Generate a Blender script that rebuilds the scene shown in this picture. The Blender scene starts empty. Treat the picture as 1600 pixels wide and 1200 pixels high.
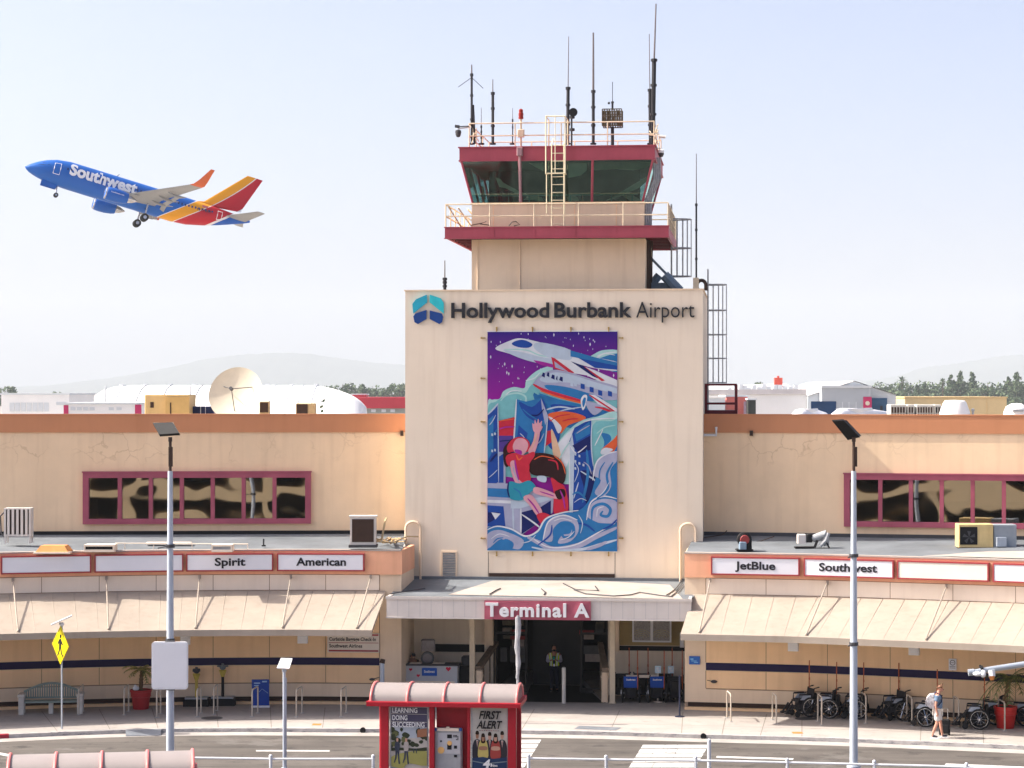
import bpy, bmesh, math, random
from mathutils import Vector, Matrix
random.seed(7)
SC = bpy.context.scene
COL = SC.collection
R = math.radians

# ---------------------------------------------------------------- camera
F, HX, HY, HC = 3570.0, 800.0, 612.0, 11.4      # focal length in photo pixels, eye point, eye height
cam = bpy.data.cameras.new('camera'); cam_o = bpy.data.objects.new('camera', cam); COL.objects.link(cam_o)
cam.sensor_width = 36.0; cam.lens = F / 1600 * 36.0
cam.shift_y = (HY - 600) / 1600.0
cam.clip_start = 0.5; cam.clip_end = 60000
cam_o.location = (0, 0, HC); cam_o.rotation_euler = (R(90), 0, 0)
SC.camera = cam_o

# ---------------------------------------------------------------- sky, sun, exposure
SUN_DIR = Vector((1.0, -0.09, -0.98)).normalized()        # the way the light travels
EL = math.asin(-SUN_DIR.z)
world = bpy.data.worlds.new('World'); SC.world = world; world.use_nodes = True
nt = world.node_tree; nt.nodes.clear()
sky = nt.nodes.new('ShaderNodeTexSky'); sky.sky_type = 'NISHITA'; sky.sun_disc = False
sky.sun_elevation = EL
sky.sun_rotation = math.atan2(-SUN_DIR.x, -SUN_DIR.y)
sky.air_density = 0.35; sky.dust_density = 5.0; sky.ozone_density = 0.7; sky.altitude = 200
bg = nt.nodes.new('ShaderNodeBackground'); bg.inputs['Strength'].default_value = 0.13
wo = nt.nodes.new('ShaderNodeOutputWorld')
nt.links.new(sky.outputs[0], bg.inputs[0]); nt.links.new(bg.outputs[0], wo.inputs[0])
sun = bpy.data.lights.new('sun', 'SUN'); sun.energy = 3.0; sun.angle = R(0.6); sun.color = (1.0, 0.93, 0.82)
sun_o = bpy.data.objects.new('sun', sun); COL.objects.link(sun_o)
sun_o.rotation_euler = SUN_DIR.to_track_quat('-Z', 'Y').to_euler(); sun_o.location = (-60, 40, 90)
SC.view_settings.view_transform = 'Standard'; SC.view_settings.look = 'None'
SC.view_settings.gamma = 1.0; SC.view_settings.use_curve_mapping = False
SC.view_settings.exposure = 1.6
HAZE = 0.00009
SC.cycles.max_bounces = 7; SC.cycles.diffuse_bounces = 3; SC.cycles.glossy_bounces = 3
SC.cycles.transmission_bounces = 4; SC.cycles.transparent_max_bounces = 8; SC.cycles.volume_bounces = 1
SC.cycles.use_denoising = True

# ---------------------------------------------------------------- photo pixels to places
def W(px, py, d):
    return Vector(((px - HX) * d / F, d, HC - (py - HY) * d / F))
def X_at(px, d): return (px - HX) * d / F
def Z_at(py, d): return HC - (py - HY) * d / F
def D_ground(py, z=0.0): return (HC - z) * F / (py - HY)
def ray_hit(fr, px, py, v=0.0):
    """local (u, v, z) where the sight line through a pixel meets the plane v = const of a frame"""
    inv = fr.inverted()
    o = inv @ Vector((0, 0, HC)); t = inv @ W(px, py, 10.0)
    k = (v - o.y) / (t.y - o.y)
    return o + (t - o) * k
def frame(loc, rz): return Matrix.Translation(loc) @ Matrix.Rotation(rz, 4, 'Z')

# ---------------------------------------------------------------- mesh builder
class MB:
    def __init__(s): s.v = []; s.f = []; s.m = []
    def add(s, vs, fs, m=0, M=None):
        b = len(s.v)
        s.v += [(M @ Vector(p)) if M is not None else Vector(p) for p in vs]
        s.f += [tuple(b + i for i in f) for f in fs]; s.m += [m] * len(fs)
        return s
    def box(s, x0, x1, y0, y1, z0, z1, m=0, M=None):
        vs = [(x0,y0,z0),(x1,y0,z0),(x1,y1,z0),(x0,y1,z0),(x0,y0,z1),(x1,y0,z1),(x1,y1,z1),(x0,y1,z1)]
        return s.add(vs, [(0,3,2,1),(4,5,6,7),(0,1,5,4),(1,2,6,5),(2,3,7,6),(3,0,4,7)], m, M)
    def bbox(s, x0, x1, y0, y1, z0, z1, b=0.02, m=0, M=None):
        """box with chamfered upright and upper edges"""
        ring = lambda i: [(x0+i,y0),(x1-i,y0),(x1,y0+i),(x1,y1-i),(x1-i,y1),(x0+i,y1),(x0,y1-i),(x0,y0+i)] if i > 0 else None
        a = ring(b); c = [(x0+b*1.6,y0+b),(x1-b*1.6,y0+b),(x1-b,y0+b*1.6),(x1-b,y1-b*1.6),(x1-b*1.6,y1-b),(x0+b*1.6,y1-b),(x0+b,y1-b*1.6),(x0+b,y0+b*1.6)]
        rings = [[(x,y,z0) for x,y in a], [(x,y,z1-b) for x,y in a], [(x,y,z1) for x,y in c]]
        return s.loft(rings, m=m, M=M)
    def loft(s, rings, closed=True, caps=True, m=0, M=None):
        n = len(rings[0]); vs = [p for r in rings for p in r]; fs = []
        for k in range(len(rings) - 1):
            for i in range(n if closed else n - 1):
                j = (i + 1) % n
                fs.append((k*n+i, k*n+j, (k+1)*n+j, (k+1)*n+i))
        if caps and closed:
            fs.append(tuple(range(n - 1, -1, -1))); fs.append(tuple((len(rings)-1)*n + i for i in range(n)))
        return s.add(vs, fs, m, M)
    def cyl(s, p0, p1, r0, r1=None, n=10, m=0, M=None):
        return s.tube([p0, p1], [r0, r0 if r1 is None else r1], n, m, M)
    def tube(s, pts, r, n=8, m=0, M=None):
        pts = [Vector(p) for p in pts]; k = len(pts)
        rs = list(r) if isinstance(r, (list, tuple)) else [r] * k
        rings = []; prev = None
        for i, p in enumerate(pts):
            t = (pts[min(i+1,k-1)] - pts[max(i-1,0)])
            if t.length < 1e-9: t = Vector((0,0,1))
            t.normalize()
            if prev is None:
                a = Vector((0,0,1)) if abs(t.z) < 0.9 else Vector((1,0,0))
                u = t.cross(a).normalized()
            else:
                u = (prev - t * prev.dot(t)).normalized()
            prev = u; w = t.cross(u)
            rings.append([p + (u*math.cos(2*math.pi*j/n) + w*math.sin(2*math.pi*j/n))*max(rs[i],1e-4) for j in range(n)])
        return s.loft(rings, m=m, M=M)
    def lathe(s, prof, n=20, m=0, M=None, c=(0,0)):
        rings = [[(c[0]+r*math.cos(2*math.pi*j/n), c[1]+r*math.sin(2*math.pi*j/n), z) for j in range(n)] for r, z in prof]
        return s.loft(rings, m=m, M=M)
    def prism(s, poly, y0, y1, m=0, M=None):
        """polygon in x, z given front depth y0 and back depth y1"""
        n = len(poly)
        vs = [(x, y0, z) for x, z in poly] + [(x, y1, z) for x, z in poly]
        fs = [tuple(range(n)), tuple(range(2*n-1, n-1, -1))] + [(i, n+i, n+(i+1)%n, (i+1)%n) for i in range(n)]
        return s.add(vs, fs, m, M)
    def flat(s, poly, y, m=0, M=None):
        return s.add([(x, y, z) for x, z in poly], [tuple(range(len(poly)))], m, M)
    def ball(s, c, r, n=12, k=8, m=0, M=None):
        rx, ry, rz = r if isinstance(r, (tuple, list)) else (r, r, r)
        rings = [[(c[0]+rx*math.sin(math.pi*i/k)*math.cos(2*math.pi*j/n), c[1]+ry*math.sin(math.pi*i/k)*math.sin(2*math.pi*j/n), c[2]-rz*math.cos(math.pi*i/k)) for j in range(n)] for i in range(k+1)]
        rings[0] = [(c[0]+(x-c[0])*1, y, z) for x, y, z in rings[0]]
        return s.loft(rings, caps=False, m=m, M=M)
    def strip(s, a, b, m=0, M=None):
        """sheet between two equally long lines of points"""
        n = len(a)
        return s.add(list(a) + list(b), [(i, i+1, n+i+1, n+i) for i in range(n-1)], m, M)
    def wallpath(s, pts, z0, z1, t, m=0, nrm=None):
        """wall of thickness t behind a plan line of (x, y); nrm: unit vectors out of its face"""
        nr = nrm or path_normals(pts)
        rings = []
        for (x, y), (nx, ny) in zip(pts, nr):
            rings.append([(x,y,z0),(x,y,z1),(x-nx*t,y-ny*t,z1),(x-nx*t,y-ny*t,z0)])
        return s.loft(rings, m=m)
    def build(s, name, mats, parent=None, world=False, smooth=False, uv=False):
        me = bpy.data.meshes.new(name)
        vs = s.v
        if world and parent is not None:
            inv = FR[top(parent).name].inverted(); vs = [inv @ p for p in vs]
        me.from_pydata([tuple(p) for p in vs], [], s.f)
        for mt in (mats if isinstance(mats, (list, tuple)) else [mats]): me.materials.append(mt)
        if any(s.m): me.polygons.foreach_set('material_index', s.m)
        bm = bmesh.new(); bm.from_mesh(me); bmesh.ops.recalc_face_normals(bm, faces=bm.faces); bm.to_mesh(me); bm.free()
        if smooth:
            me.polygons.foreach_set('use_smooth', [True]*len(me.polygons))
            try: me.set_sharp_from_angle(angle=R(smooth if smooth is not True else 40))
            except Exception: pass
        me.update()
        o = bpy.data.objects.new(name, me); COL.objects.link(o)
        if parent is not None: o.parent = parent
        return o
FR = {}
def top(o):
    while o.parent is not None: o = o.parent
    return o
def path_normals(pts):
    out = []
    for i in range(len(pts)):
        a = pts[max(i-1,0)]; b = pts[min(i+1,len(pts)-1)]
        dx, dy = b[0]-a[0], b[1]-a[1]; l = math.hypot(dx, dy)
        out.append((dy/l, -dx/l))
    return out
def offset(pts, k, nrm=None):
    return [(x+nx*k, y+ny*k) for (x, y), (nx, ny) in zip(pts, nrm or path_normals(pts))]

def tag(o, label=None, cat=None, group=None, kind=None):
    if label: o['label'] = label
    if cat: o['category'] = cat
    if group: o['group'] = group
    if kind: o['kind'] = kind
    return o
def thing(name, label, cat, loc=(0,0,0), rz=0.0, group=None, M=None):
    o = bpy.data.objects.new(name, None); COL.objects.link(o); o.empty_display_size = 0.3
    if M is not None:
        o.matrix_world = M; FR[o.name] = M.copy()
    else:
        o.location = loc; o.rotation_euler = (0,0,rz); FR[o.name] = frame(Vector(loc), rz)
    return tag(o, label, cat, group)
def copy_tree(o, parent=None):
    c = o.copy(); COL.objects.link(c)
    if parent is not None: c.parent = parent
    for ch in list(o.children): copy_tree(ch, c)
    return c
def dup(o, loc, rz, label, scale=1.0):
    c = copy_tree(o); c.location = loc; c.rotation_euler = (0,0,rz); c.scale = (scale,)*3
    FR[c.name] = frame(Vector(loc), rz)
    if label: c['label'] = label
    return c
def solo(mb, name, mats, label, cat, group=None, smooth=False, kind=None, origin=None):
    """a thing that is one mesh; its origin goes to the middle of its foot"""
    xs = [p.x for p in mb.v]; ys = [p.y for p in mb.v]; zs = [p.z for p in mb.v]
    c = Vector(((min(xs)+max(xs))/2, (min(ys)+max(ys))/2, min(zs))) if origin is None else Vector(origin)
    mb.v = [p - c for p in mb.v]
    o = mb.build(name, mats, smooth=smooth); o.location = c
    return tag(o, label, cat, group, kind)

# ---------------------------------------------------------------- materials
MATS = {}
def mat(name, col, rough=0.6, var=0.10, scale=1.2, streak=0.0, bump=0.0, bscale=40.0, metal=0.0, spec=0.22, dark=None, trans=0.0):
    if name in MATS: return MATS[name]
    m = bpy.data.materials.new(name); m.use_nodes = True; MATS[name] = m
    n = m.node_tree; p = n.nodes['Principled BSDF']
    p.inputs['Roughness'].default_value = rough; p.inputs['Metallic'].default_value = metal
    p.inputs['Specular IOR Level'].default_value = spec
    if trans: p.inputs['Transmission Weight'].default_value = trans
    tc = n.nodes.new('ShaderNodeTexCoord')
    no = n.nodes.new('ShaderNodeTexNoise'); no.inputs['Scale'].default_value = scale; no.inputs['Detail'].default_value = 6; no.inputs['Roughness'].default_value = 0.62
    n.links.new(tc.outputs['Object'], no.inputs['Vector'])
    mr = n.nodes.new('ShaderNodeMapRange'); mr.inputs[1].default_value = 0.3; mr.inputs[2].default_value = 0.7
    mr.inputs[3].default_value = 1 - var; mr.inputs[4].default_value = 1 + var * 0.6
    n.links.new(no.outputs['Fac'], mr.inputs[0])
    mx = n.nodes.new('ShaderNodeMix'); mx.data_type = 'RGBA'; mx.blend_type = 'MULTIPLY'; mx.inputs['Factor'].default_value = 1.0
    mx.inputs['A'].default_value = (*col, 1)
    n.links.new(mr.outputs[0], mx.inputs['B'])
    out = mx.outputs['Result']
    if streak > 0:
        mp = n.nodes.new('ShaderNodeMapping'); mp.inputs['Scale'].default_value = (3.2, 3.2, 0.22)
        n2 = n.nodes.new('ShaderNodeTexNoise'); n2.inputs['Scale'].default_value = 1.0; n2.inputs['Detail'].default_value = 5
        n.links.new(tc.outputs['Object'], mp.inputs[0]); n.links.new(mp.outputs[0], n2.inputs['Vector'])
        r2 = n.nodes.new('ShaderNodeMapRange'); r2.inputs[1].default_value = 0.5; r2.inputs[2].default_value = 0.78
        r2.inputs[3].default_value = 0.0; r2.inputs[4].default_value = streak
        n.links.new(n2.outputs['Fac'], r2.inputs[0])
        m2 = n.nodes.new('ShaderNodeMix'); m2.data_type = 'RGBA'; m2.blend_type = 'MULTIPLY'
        m2.inputs['B'].default_value = (*(dark or (0.55, 0.46, 0.38)), 1)
        n.links.new(r2.outputs[0], m2.inputs['Factor']); n.links.new(out, m2.inputs['A']); out = m2.outputs['Result']
    n.links.new(out, p.inputs['Base Color'])
    if bump > 0:
        n3 = n.nodes.new('ShaderNodeTexNoise'); n3.inputs['Scale'].default_value = bscale; n3.inputs['Detail'].default_value = 4
        n.links.new(tc.outputs['Object'], n3.inputs['Vector'])
        b = n.nodes.new('ShaderNodeBump'); b.inputs['Strength'].default_value = bump; b.inputs['Distance'].default_value = 0.02
        n.links.new(n3.outputs['Fac'], b.inputs['Height']); n.links.new(b.outputs[0], p.inputs['Normal'])
    return m
def emis(name, col, s):
    m = bpy.data.materials.new(name); m.use_nodes = True
    p = m.node_tree.nodes['Principled BSDF']; p.inputs['Base Color'].default_value = (*col,1)
    p.inputs['Emission Color'].default_value = (*col,1); p.inputs['Emission Strength'].default_value = s
    return m

# ---------------------------------------------------------------- lettering
def text_shape(body, bold=0.0, extrude=0.01, spacing=1.0, res=3):
    cu = bpy.data.curves.new('lettering', 'FONT'); cu.body = body; cu.size = 1.0; cu.extrude = extrude
    cu.offset = bold; cu.space_character = spacing; cu.resolution_u = res
    o = bpy.data.objects.new('lettering', cu); COL.objects.link(o)
    bpy.context.view_layer.update()
    dg = bpy.context.evaluated_depsgraph_get()
    me = bpy.data.meshes.new_from_object(o.evaluated_get(dg))
    vs = [tuple(v.co) for v in me.vertices]; fs = [tuple(p.vertices) for p in me.polygons]
    bpy.data.objects.remove(o); bpy.data.curves.remove(cu); bpy.data.meshes.remove(me)
    return vs, fs
def letters(mb, body, x0, x1, z0, cap, y, thick=0.02, bold=0.0, m=0, M=None, spacing=1.0, shear=0.0):
    """lettering facing -y between x0 and x1, baseline z0, capital height cap, front face at y"""
    vs, fs = text_shape(body, bold, 0.5, spacing)
    xa = min(v[0] for v in vs); xb = max(v[0] for v in vs)
    hs, _ = text_shape('H', bold, 0.5); hb = min(v[1] for v in hs); ht = max(v[1] for v in hs)
    sx = (x1 - x0) / (xb - xa); sz = cap / (ht - hb)
    out = [(x0 + (v[0]-xa)*sx + (v[1]-hb)*sz*shear, y + thick*(0.5 - v[2]), z0 + (v[1]-hb)*sz) for v in vs]
    return mb.add(out, fs, m, M)

def skin(joints, edges, name, mats, parent, smooth=True, sub=2):
    """one continuous surface grown over a skeleton; joints: (x, y, z, radius[, depth radius])"""
    me = bpy.data.meshes.new(name); me.from_pydata([j[:3] for j in joints], edges, [])
    o = bpy.data.objects.new(name, me); COL.objects.link(o)
    md = o.modifiers.new('skin', 'SKIN'); md.use_smooth_shade = True
    sv = me.skin_vertices[0].data
    for i, j in enumerate(joints):
        sv[i].radius = (j[3], j[4] if len(j) > 4 else j[3]); sv[i].use_root = (i == 0)
    o.modifiers.new('sub', 'SUBSURF').levels = sub
    bpy.context.view_layer.update()
    dg = bpy.context.evaluated_depsgraph_get()
    res = bpy.data.meshes.new_from_object(o.evaluated_get(dg)); res.name = name
    bpy.data.objects.remove(o); bpy.data.meshes.remove(me)
    res.materials.clear()
    for mt in (mats if isinstance(mats, (list, tuple)) else [mats]): res.materials.append(mt)
    res.polygons.foreach_set('use_smooth', [True]*len(res.polygons))
    ob = bpy.data.objects.new(name, res); COL.objects.link(ob); ob.parent = parent
    return ob
def lerp(tab, x):
    """smooth table lookup"""
    if x <= tab[0][0]: i = 0
    elif x >= tab[-1][0]: i = len(tab) - 2
    else: i = next(k for k in range(len(tab)-1) if tab[k][0] <= x <= tab[k+1][0])
    (x0, y0), (x1, y1) = tab[i], tab[i+1]
    t = (x - x0) / (x1 - x0)
    m0 = (tab[i+1][1]-tab[max(i-1,0)][1])/(tab[i+1][0]-tab[max(i-1,0)][0])*(x1-x0)
    m1 = (tab[min(i+2,len(tab)-1)][1]-tab[i][1])/(tab[min(i+2,len(tab)-1)][0]-tab[i][0])*(x1-x0)
    if t < 0 or t > 1: return y0 + (y1-y0)*t
    return (2*t**3-3*t*t+1)*y0 + (t**3-2*t*t+t)*m0 + (-2*t**3+3*t*t)*y1 + (t**3-t*t)*m1
def spline(pts, n=6, closed=True):
    """Catmull-Rom through points"""
    k = len(pts); out = []
    for i in range(k if closed else k-1):
        p = [pts[(i+j) % k] if closed else pts[min(max(i+j,0),k-1)] for j in (-1,0,1,2)]
        for s in range(n):
            t = s / n
            out.append(tuple(0.5*((2*p[1][a]) + (-p[0][a]+p[2][a])*t + (2*p[0][a]-5*p[1][a]+4*p[2][a]-p[3][a])*t*t + (-p[0][a]+3*p[1][a]-3*p[2][a]+p[3][a])*t**3) for a in range(len(pts[0]))))
    if not closed: out.append(tuple(pts[-1]))
    return out
# ---------------------------------------------------------------- palette
def crack_mat(name, col, zlo, zhi, stain):
    """stucco with a network of repaired cracks in one band of heights"""
    m = mat(name, col, 0.85, 0.08, 0.5, streak=0.2, bump=0.25, bscale=30); n = m.node_tree; p = n.nodes['Principled BSDF']
    src = p.inputs['Base Color'].links[0].from_socket
    geo = n.nodes.new('ShaderNodeNewGeometry'); sp = n.nodes.new('ShaderNodeSeparateXYZ'); n.links.new(geo.outputs['Position'], sp.inputs[0])
    nz = n.nodes.new('ShaderNodeTexNoise'); nz.inputs['Scale'].default_value = 1.7; nz.inputs['Detail'].default_value = 9
    n.links.new(geo.outputs['Position'], nz.inputs['Vector'])
    ad = n.nodes.new('ShaderNodeMix'); ad.data_type = 'RGBA'; ad.blend_type = 'ADD'; ad.inputs['Factor'].default_value = 0.85
    n.links.new(geo.outputs['Position'], ad.inputs['A']); n.links.new(nz.outputs['Color'], ad.inputs['B'])
    vo = n.nodes.new('ShaderNodeTexVoronoi'); vo.feature = 'DISTANCE_TO_EDGE'; vo.inputs['Scale'].default_value = 0.95
    n.links.new(ad.outputs['Result'], vo.inputs['Vector'])
    r = n.nodes.new('ShaderNodeMapRange'); r.inputs[1].default_value = 0.008; r.inputs[2].default_value = 0.026; r.inputs[3].default_value = 1; r.inputs[4].default_value = 0
    n.links.new(vo.outputs['Distance'], r.inputs[0])
    lo = n.nodes.new('ShaderNodeMapRange'); lo.inputs[1].default_value = zlo; lo.inputs[2].default_value = zlo + 0.45
    n.links.new(sp.outputs[2], lo.inputs[0])
    n4 = n.nodes.new('ShaderNodeTexNoise'); n4.inputs['Scale'].default_value = 0.42; n.links.new(geo.outputs['Position'], n4.inputs['Vector'])
    r4 = n.nodes.new('ShaderNodeMapRange'); r4.inputs[1].default_value = 0.44; r4.inputs[2].default_value = 0.6; n.links.new(n4.outputs['Fac'], r4.inputs[0])
    a = n.nodes.new('ShaderNodeMath'); a.operation = 'MULTIPLY'; n.links.new(r.outputs[0], a.inputs[0]); n.links.new(lo.outputs[0], a.inputs[1])
    b = n.nodes.new('ShaderNodeMath'); b.operation = 'MULTIPLY'; n.links.new(a.outputs[0], b.inputs[0]); n.links.new(r4.outputs[0], b.inputs[1])
    c = n.nodes.new('ShaderNodeMath'); c.operation = 'MULTIPLY'; c.inputs[1].default_value = 0.32; n.links.new(b.outputs[0], c.inputs[0])
    mx = n.nodes.new('ShaderNodeMix'); mx.data_type = 'RGBA'; mx.inputs['B'].default_value = (*stain, 1)
    n.links.new(c.outputs[0], mx.inputs['Factor']); n.links.new(src, mx.inputs['A']); n.links.new(mx.outputs['Result'], p.inputs['Base Color'])
    return m
CREAM = mat('cream_stucco', (0.78, 0.61, 0.44), 0.85, 0.09, 0.35, streak=0.24, bump=0.22, bscale=28)
CREAM_UP = crack_mat('upper_stucco', (0.86, 0.63, 0.41), 8.5, 10, (0.42, 0.24, 0.12))
PANEL = mat('panel_stucco', (0.88, 0.60, 0.35), 0.8, 0.06, 0.8, streak=0.2, bump=0.15)
PANEL_W = mat('pale_panel', (0.82, 0.70, 0.57), 0.8, 0.05, 0.8, streak=0.15, bump=0.1)
SALMON = mat('salmon_stucco', (0.80, 0.42, 0.26), 0.85, 0.12, 0.5, streak=0.25, bump=0.2)
BROWN = mat('brown_stucco', (0.57, 0.25, 0.125), 0.85, 0.08, 0.3, streak=0.12, bump=0.2)
AWN = mat('awning_metal', (0.36, 0.305, 0.25), 0.55, 0.10, 0.7, streak=0.22)
NAVY = mat('navy_stripe', (0.012, 0.007, 0.05), 0.5, 0.12, 1.0)
MAROON = mat('maroon_frame', (0.36, 0.085, 0.125), 0.55, 0.15, 1.5, streak=0.2, dark=(0.7, 0.5, 0.5))
RED_F = mat('red_fascia', (0.37, 0.07, 0.10), 0.5, 0.12, 1.2, streak=0.25)
RED_D = mat('dark_red_steel', (0.13, 0.016, 0.025), 0.5, 0.1, 2)
DECK = mat('roof_felt', (0.155, 0.17, 0.185), 0.9, 0.28, 0.5, bump=0.5, bscale=8)
DECK_L = mat('roof_coating', (0.40, 0.35, 0.31), 0.85, 0.2, 0.7, bump=0.4, bscale=6)
RAILC = mat('cream_rail', (0.68, 0.56, 0.40), 0.5, 0.12, 3)
WHITE = mat('white_paint', (0.74, 0.74, 0.75), 0.5, 0.05, 2)
OFFW = mat('off_white_metal', (0.62, 0.57, 0.53), 0.55, 0.08, 1.2, streak=0.12)
GREY = mat('grey_metal', (0.36, 0.37, 0.38), 0.5, 0.15, 3)
GALV = mat('galvanised', (0.45, 0.50, 0.56), 0.4, 0.12, 2, metal=0.5)
DKGREY = mat('dark_grey', (0.06, 0.06, 0.065), 0.55, 0.15, 3)
BLACK = mat('black', (0.012, 0.012, 0.013), 0.6, 0.2, 3)
DKBROWN = mat('dark_brown_metal', (0.05, 0.028, 0.02), 0.5, 0.2, 3)
GLASSW = None
def glass_mat(name, tint, refl_rough=0.02, bump=0.0, through=0.5, gcol=(0.9,0.9,0.9)):
    m = bpy.data.materials.new(name); m.use_nodes = True; n = m.node_tree; n.nodes.clear()
    o = n.nodes.new('ShaderNodeOutputMaterial'); mx = n.nodes.new('ShaderNodeMixShader'); tr = n.nodes.new('ShaderNodeBsdfTransparent')
    tr.inputs[0].default_value = (*tint, 1); gl = n.nodes.new('ShaderNodeBsdfGlossy'); gl.inputs['Roughness'].default_value = refl_rough
    gl.inputs['Color'].default_value = (*gcol, 1)
    fr = n.nodes.new('ShaderNodeFresnel'); fr.inputs[0].default_value = 1.6
    a = n.nodes.new('ShaderNodeMath'); a.operation = 'ADD'; a.inputs[1].default_value = through; a.use_clamp = True
    n.links.new(fr.outputs[0], a.inputs[0]); n.links.new(a.outputs[0], mx.inputs[0]); n.links.new(tr.outputs[0], mx.inputs[1]); n.links.new(gl.outputs[0], mx.inputs[2])
    if bump:
        tc = n.nodes.new('ShaderNodeTexCoord'); no = n.nodes.new('ShaderNodeTexNoise'); no.inputs['Scale'].default_value = 0.55; no.inputs['Detail'].default_value = 0.5
        n.links.new(tc.outputs['Object'], no.inputs['Vector']); b = n.nodes.new('ShaderNodeBump'); b.inputs['Strength'].default_value = bump; b.inputs['Distance'].default_value = 0.25
        n.links.new(no.outputs['Fac'], b.inputs['Height']); n.links.new(b.outputs[0], gl.inputs['Normal'])
    n.links.new(mx.outputs[0], o.inputs[0]); return m
GLASS = glass_mat('window_glass', (0.45, 0.42, 0.36), 0.02, 0.085, 0.24)
CABGLASS = glass_mat('tinted_cab_glass', (0.36, 0.52, 0.50), 0.04, 0.10, 0.10, (0.55,0.80,0.74))

# ---------------------------------------------------------------- ground, roads, pavement
CONC = mat('pavement_concrete', (0.37, 0.335, 0.31), 0.9, 0.12, 0.6, bump=0.2, bscale=20)
ASPH = mat('asphalt', (0.112, 0.100, 0.090), 0.9, 0.30, 0.30, bump=0.4, bscale=30)
APRON = mat('airfield_ground', (0.33, 0.30, 0.26), 0.95, 0.2, 0.02)
mb = MB(); mb.add([(-14800,-250,-.2),(14800,-250,-.2),(14800,22300,-.2),(-14800,22300,-.2)], [(0,1,2,3)])
tag(mb.build('ground', APRON), kind='structure')

KERB = [(-450,71.4),(-250,73.6),(-150,74.6),(0,75.9),(250,77.2),(500,77.3),(900,76.7),(1100,75.9),(1310,75.1),(1600,73.5),(1800,72.2),(2025,70.2)]
kp = [(X_at(px, lerp(KERB, px)), lerp(KERB, px)) for px in range(-450, 2026, 25)]
kn = path_normals(kp)
road = MB(); road.strip([(x, y, -.13) for x, y in kp], [(x*1.05, 40.0, -.13) for x, y in kp])
def asphalt_wear(m):
    n = m.node_tree; p = n.nodes['Principled BSDF']; src = p.inputs['Base Color'].links[0].from_socket; tc = n.nodes.new('ShaderNodeTexCoord')
    def layer(scale, sc3, lo, hi, col, amt, src):
        mp = n.nodes.new('ShaderNodeMapping'); mp.inputs['Scale'].default_value = sc3; no = n.nodes.new('ShaderNodeTexNoise'); no.inputs['Scale'].default_value = scale; no.inputs['Detail'].default_value = 8; no.inputs['Roughness'].default_value = .7
        n.links.new(tc.outputs['Object'], mp.inputs[0]); n.links.new(mp.outputs[0], no.inputs['Vector']); r = n.nodes.new('ShaderNodeMapRange'); r.inputs[1].default_value = lo; r.inputs[2].default_value = hi; r.inputs[4].default_value = amt; n.links.new(no.outputs['Fac'], r.inputs[0])
        x = n.nodes.new('ShaderNodeMix'); x.data_type = 'RGBA'; x.inputs['B'].default_value = (*col, 1); n.links.new(r.outputs[0], x.inputs['Factor']); n.links.new(src, x.inputs['A']); return x.outputs['Result']
    src = layer(1.0, (.10, 1.3, 1), .48, .66, (.055,.05,.046), .7, src)      # tyre-polished lanes
    src = layer(1.0, (.9, 1.1, 1), .56, .64, (.045,.042,.04), .75, src)         # oil spots and patches
    src = layer(1.0, (.35, .5, 1), .58, .63, (.16,.15,.14), .5, src)
    n.links.new(src, p.inputs['Base Color'])
asphalt_wear(ASPH)
def grime(m, col, amt):
    n = m.node_tree; p = n.nodes['Principled BSDF']; src = p.inputs['Base Color'].links[0].from_socket; tc = n.nodes.new('ShaderNodeTexCoord')
    no = n.nodes.new('ShaderNodeTexNoise'); no.inputs['Scale'].default_value = 1.6; no.inputs['Detail'].default_value = 9; no.inputs['Roughness'].default_value = .72; n.links.new(tc.outputs['Object'], no.inputs['Vector'])
    r = n.nodes.new('ShaderNodeMapRange'); r.inputs[1].default_value = .55; r.inputs[2].default_value = .66; r.inputs[4].default_value = amt; n.links.new(no.outputs['Fac'], r.inputs[0])
    x = n.nodes.new('ShaderNodeMix'); x.data_type = 'RGBA'; x.inputs['B'].default_value = (*col, 1); n.links.new(r.outputs[0], x.inputs['Factor']); n.links.new(src, x.inputs['A']); n.links.new(x.outputs['Result'], p.inputs['Base Color'])
grime(CONC, (.22,.20,.18), .5)
tag(road.build('road', ASPH), kind='structure')
walk = MB(); inn = offset(kp, -0.16, kn)
walk.strip([(x, y, 0) for x, y in inn], [(x*1.02, 96.0, 0) for x, y in inn])
tag(walk.build('pavement', CONC), kind='structure')

def kerb_mat():
    m = mat('worn_kerb_paint', (0.42, 0.40, 0.39), 0.85, 0.25, 3, bump=0.3); n = m.node_tree; p = n.nodes['Principled BSDF']
    src = p.inputs['Base Color'].links[0].from_socket
    tc = n.nodes.new('ShaderNodeTexCoord'); mp = n.nodes.new('ShaderNodeMapping'); mp.inputs['Scale'].default_value = (1.6, 4, 9)
    no = n.nodes.new('ShaderNodeTexNoise'); no.inputs['Scale'].default_value = 1.1; no.inputs['Detail'].default_value = 8; no.inputs['Roughness'].default_value = 0.75
    n.links.new(tc.outputs['Object'], mp.inputs[0]); n.links.new(mp.outputs[0], no.inputs['Vector'])
    r = n.nodes.new('ShaderNodeMapRange'); r.inputs[1].default_value = 0.53; r.inputs[2].default_value = 0.6; n.links.new(no.outputs['Fac'], r.inputs[0])
    mx = n.nodes.new('ShaderNodeMix'); mx.data_type = 'RGBA'; mx.inputs['B'].default_value = (0.2, 0.2, 0.21, 1)
    n.links.new(r.outputs[0], mx.inputs['Factor']); n.links.new(src, mx.inputs['A']); n.links.new(mx.outputs['Result'], p.inputs['Base Color'])
    return m
KERBM = kerb_mat()
mb = MB(); mb.wallpath(kp, -.15, 0.004, 0.18, nrm=kn)
tag(mb.build('kerb', KERBM), kind='structure')
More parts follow.
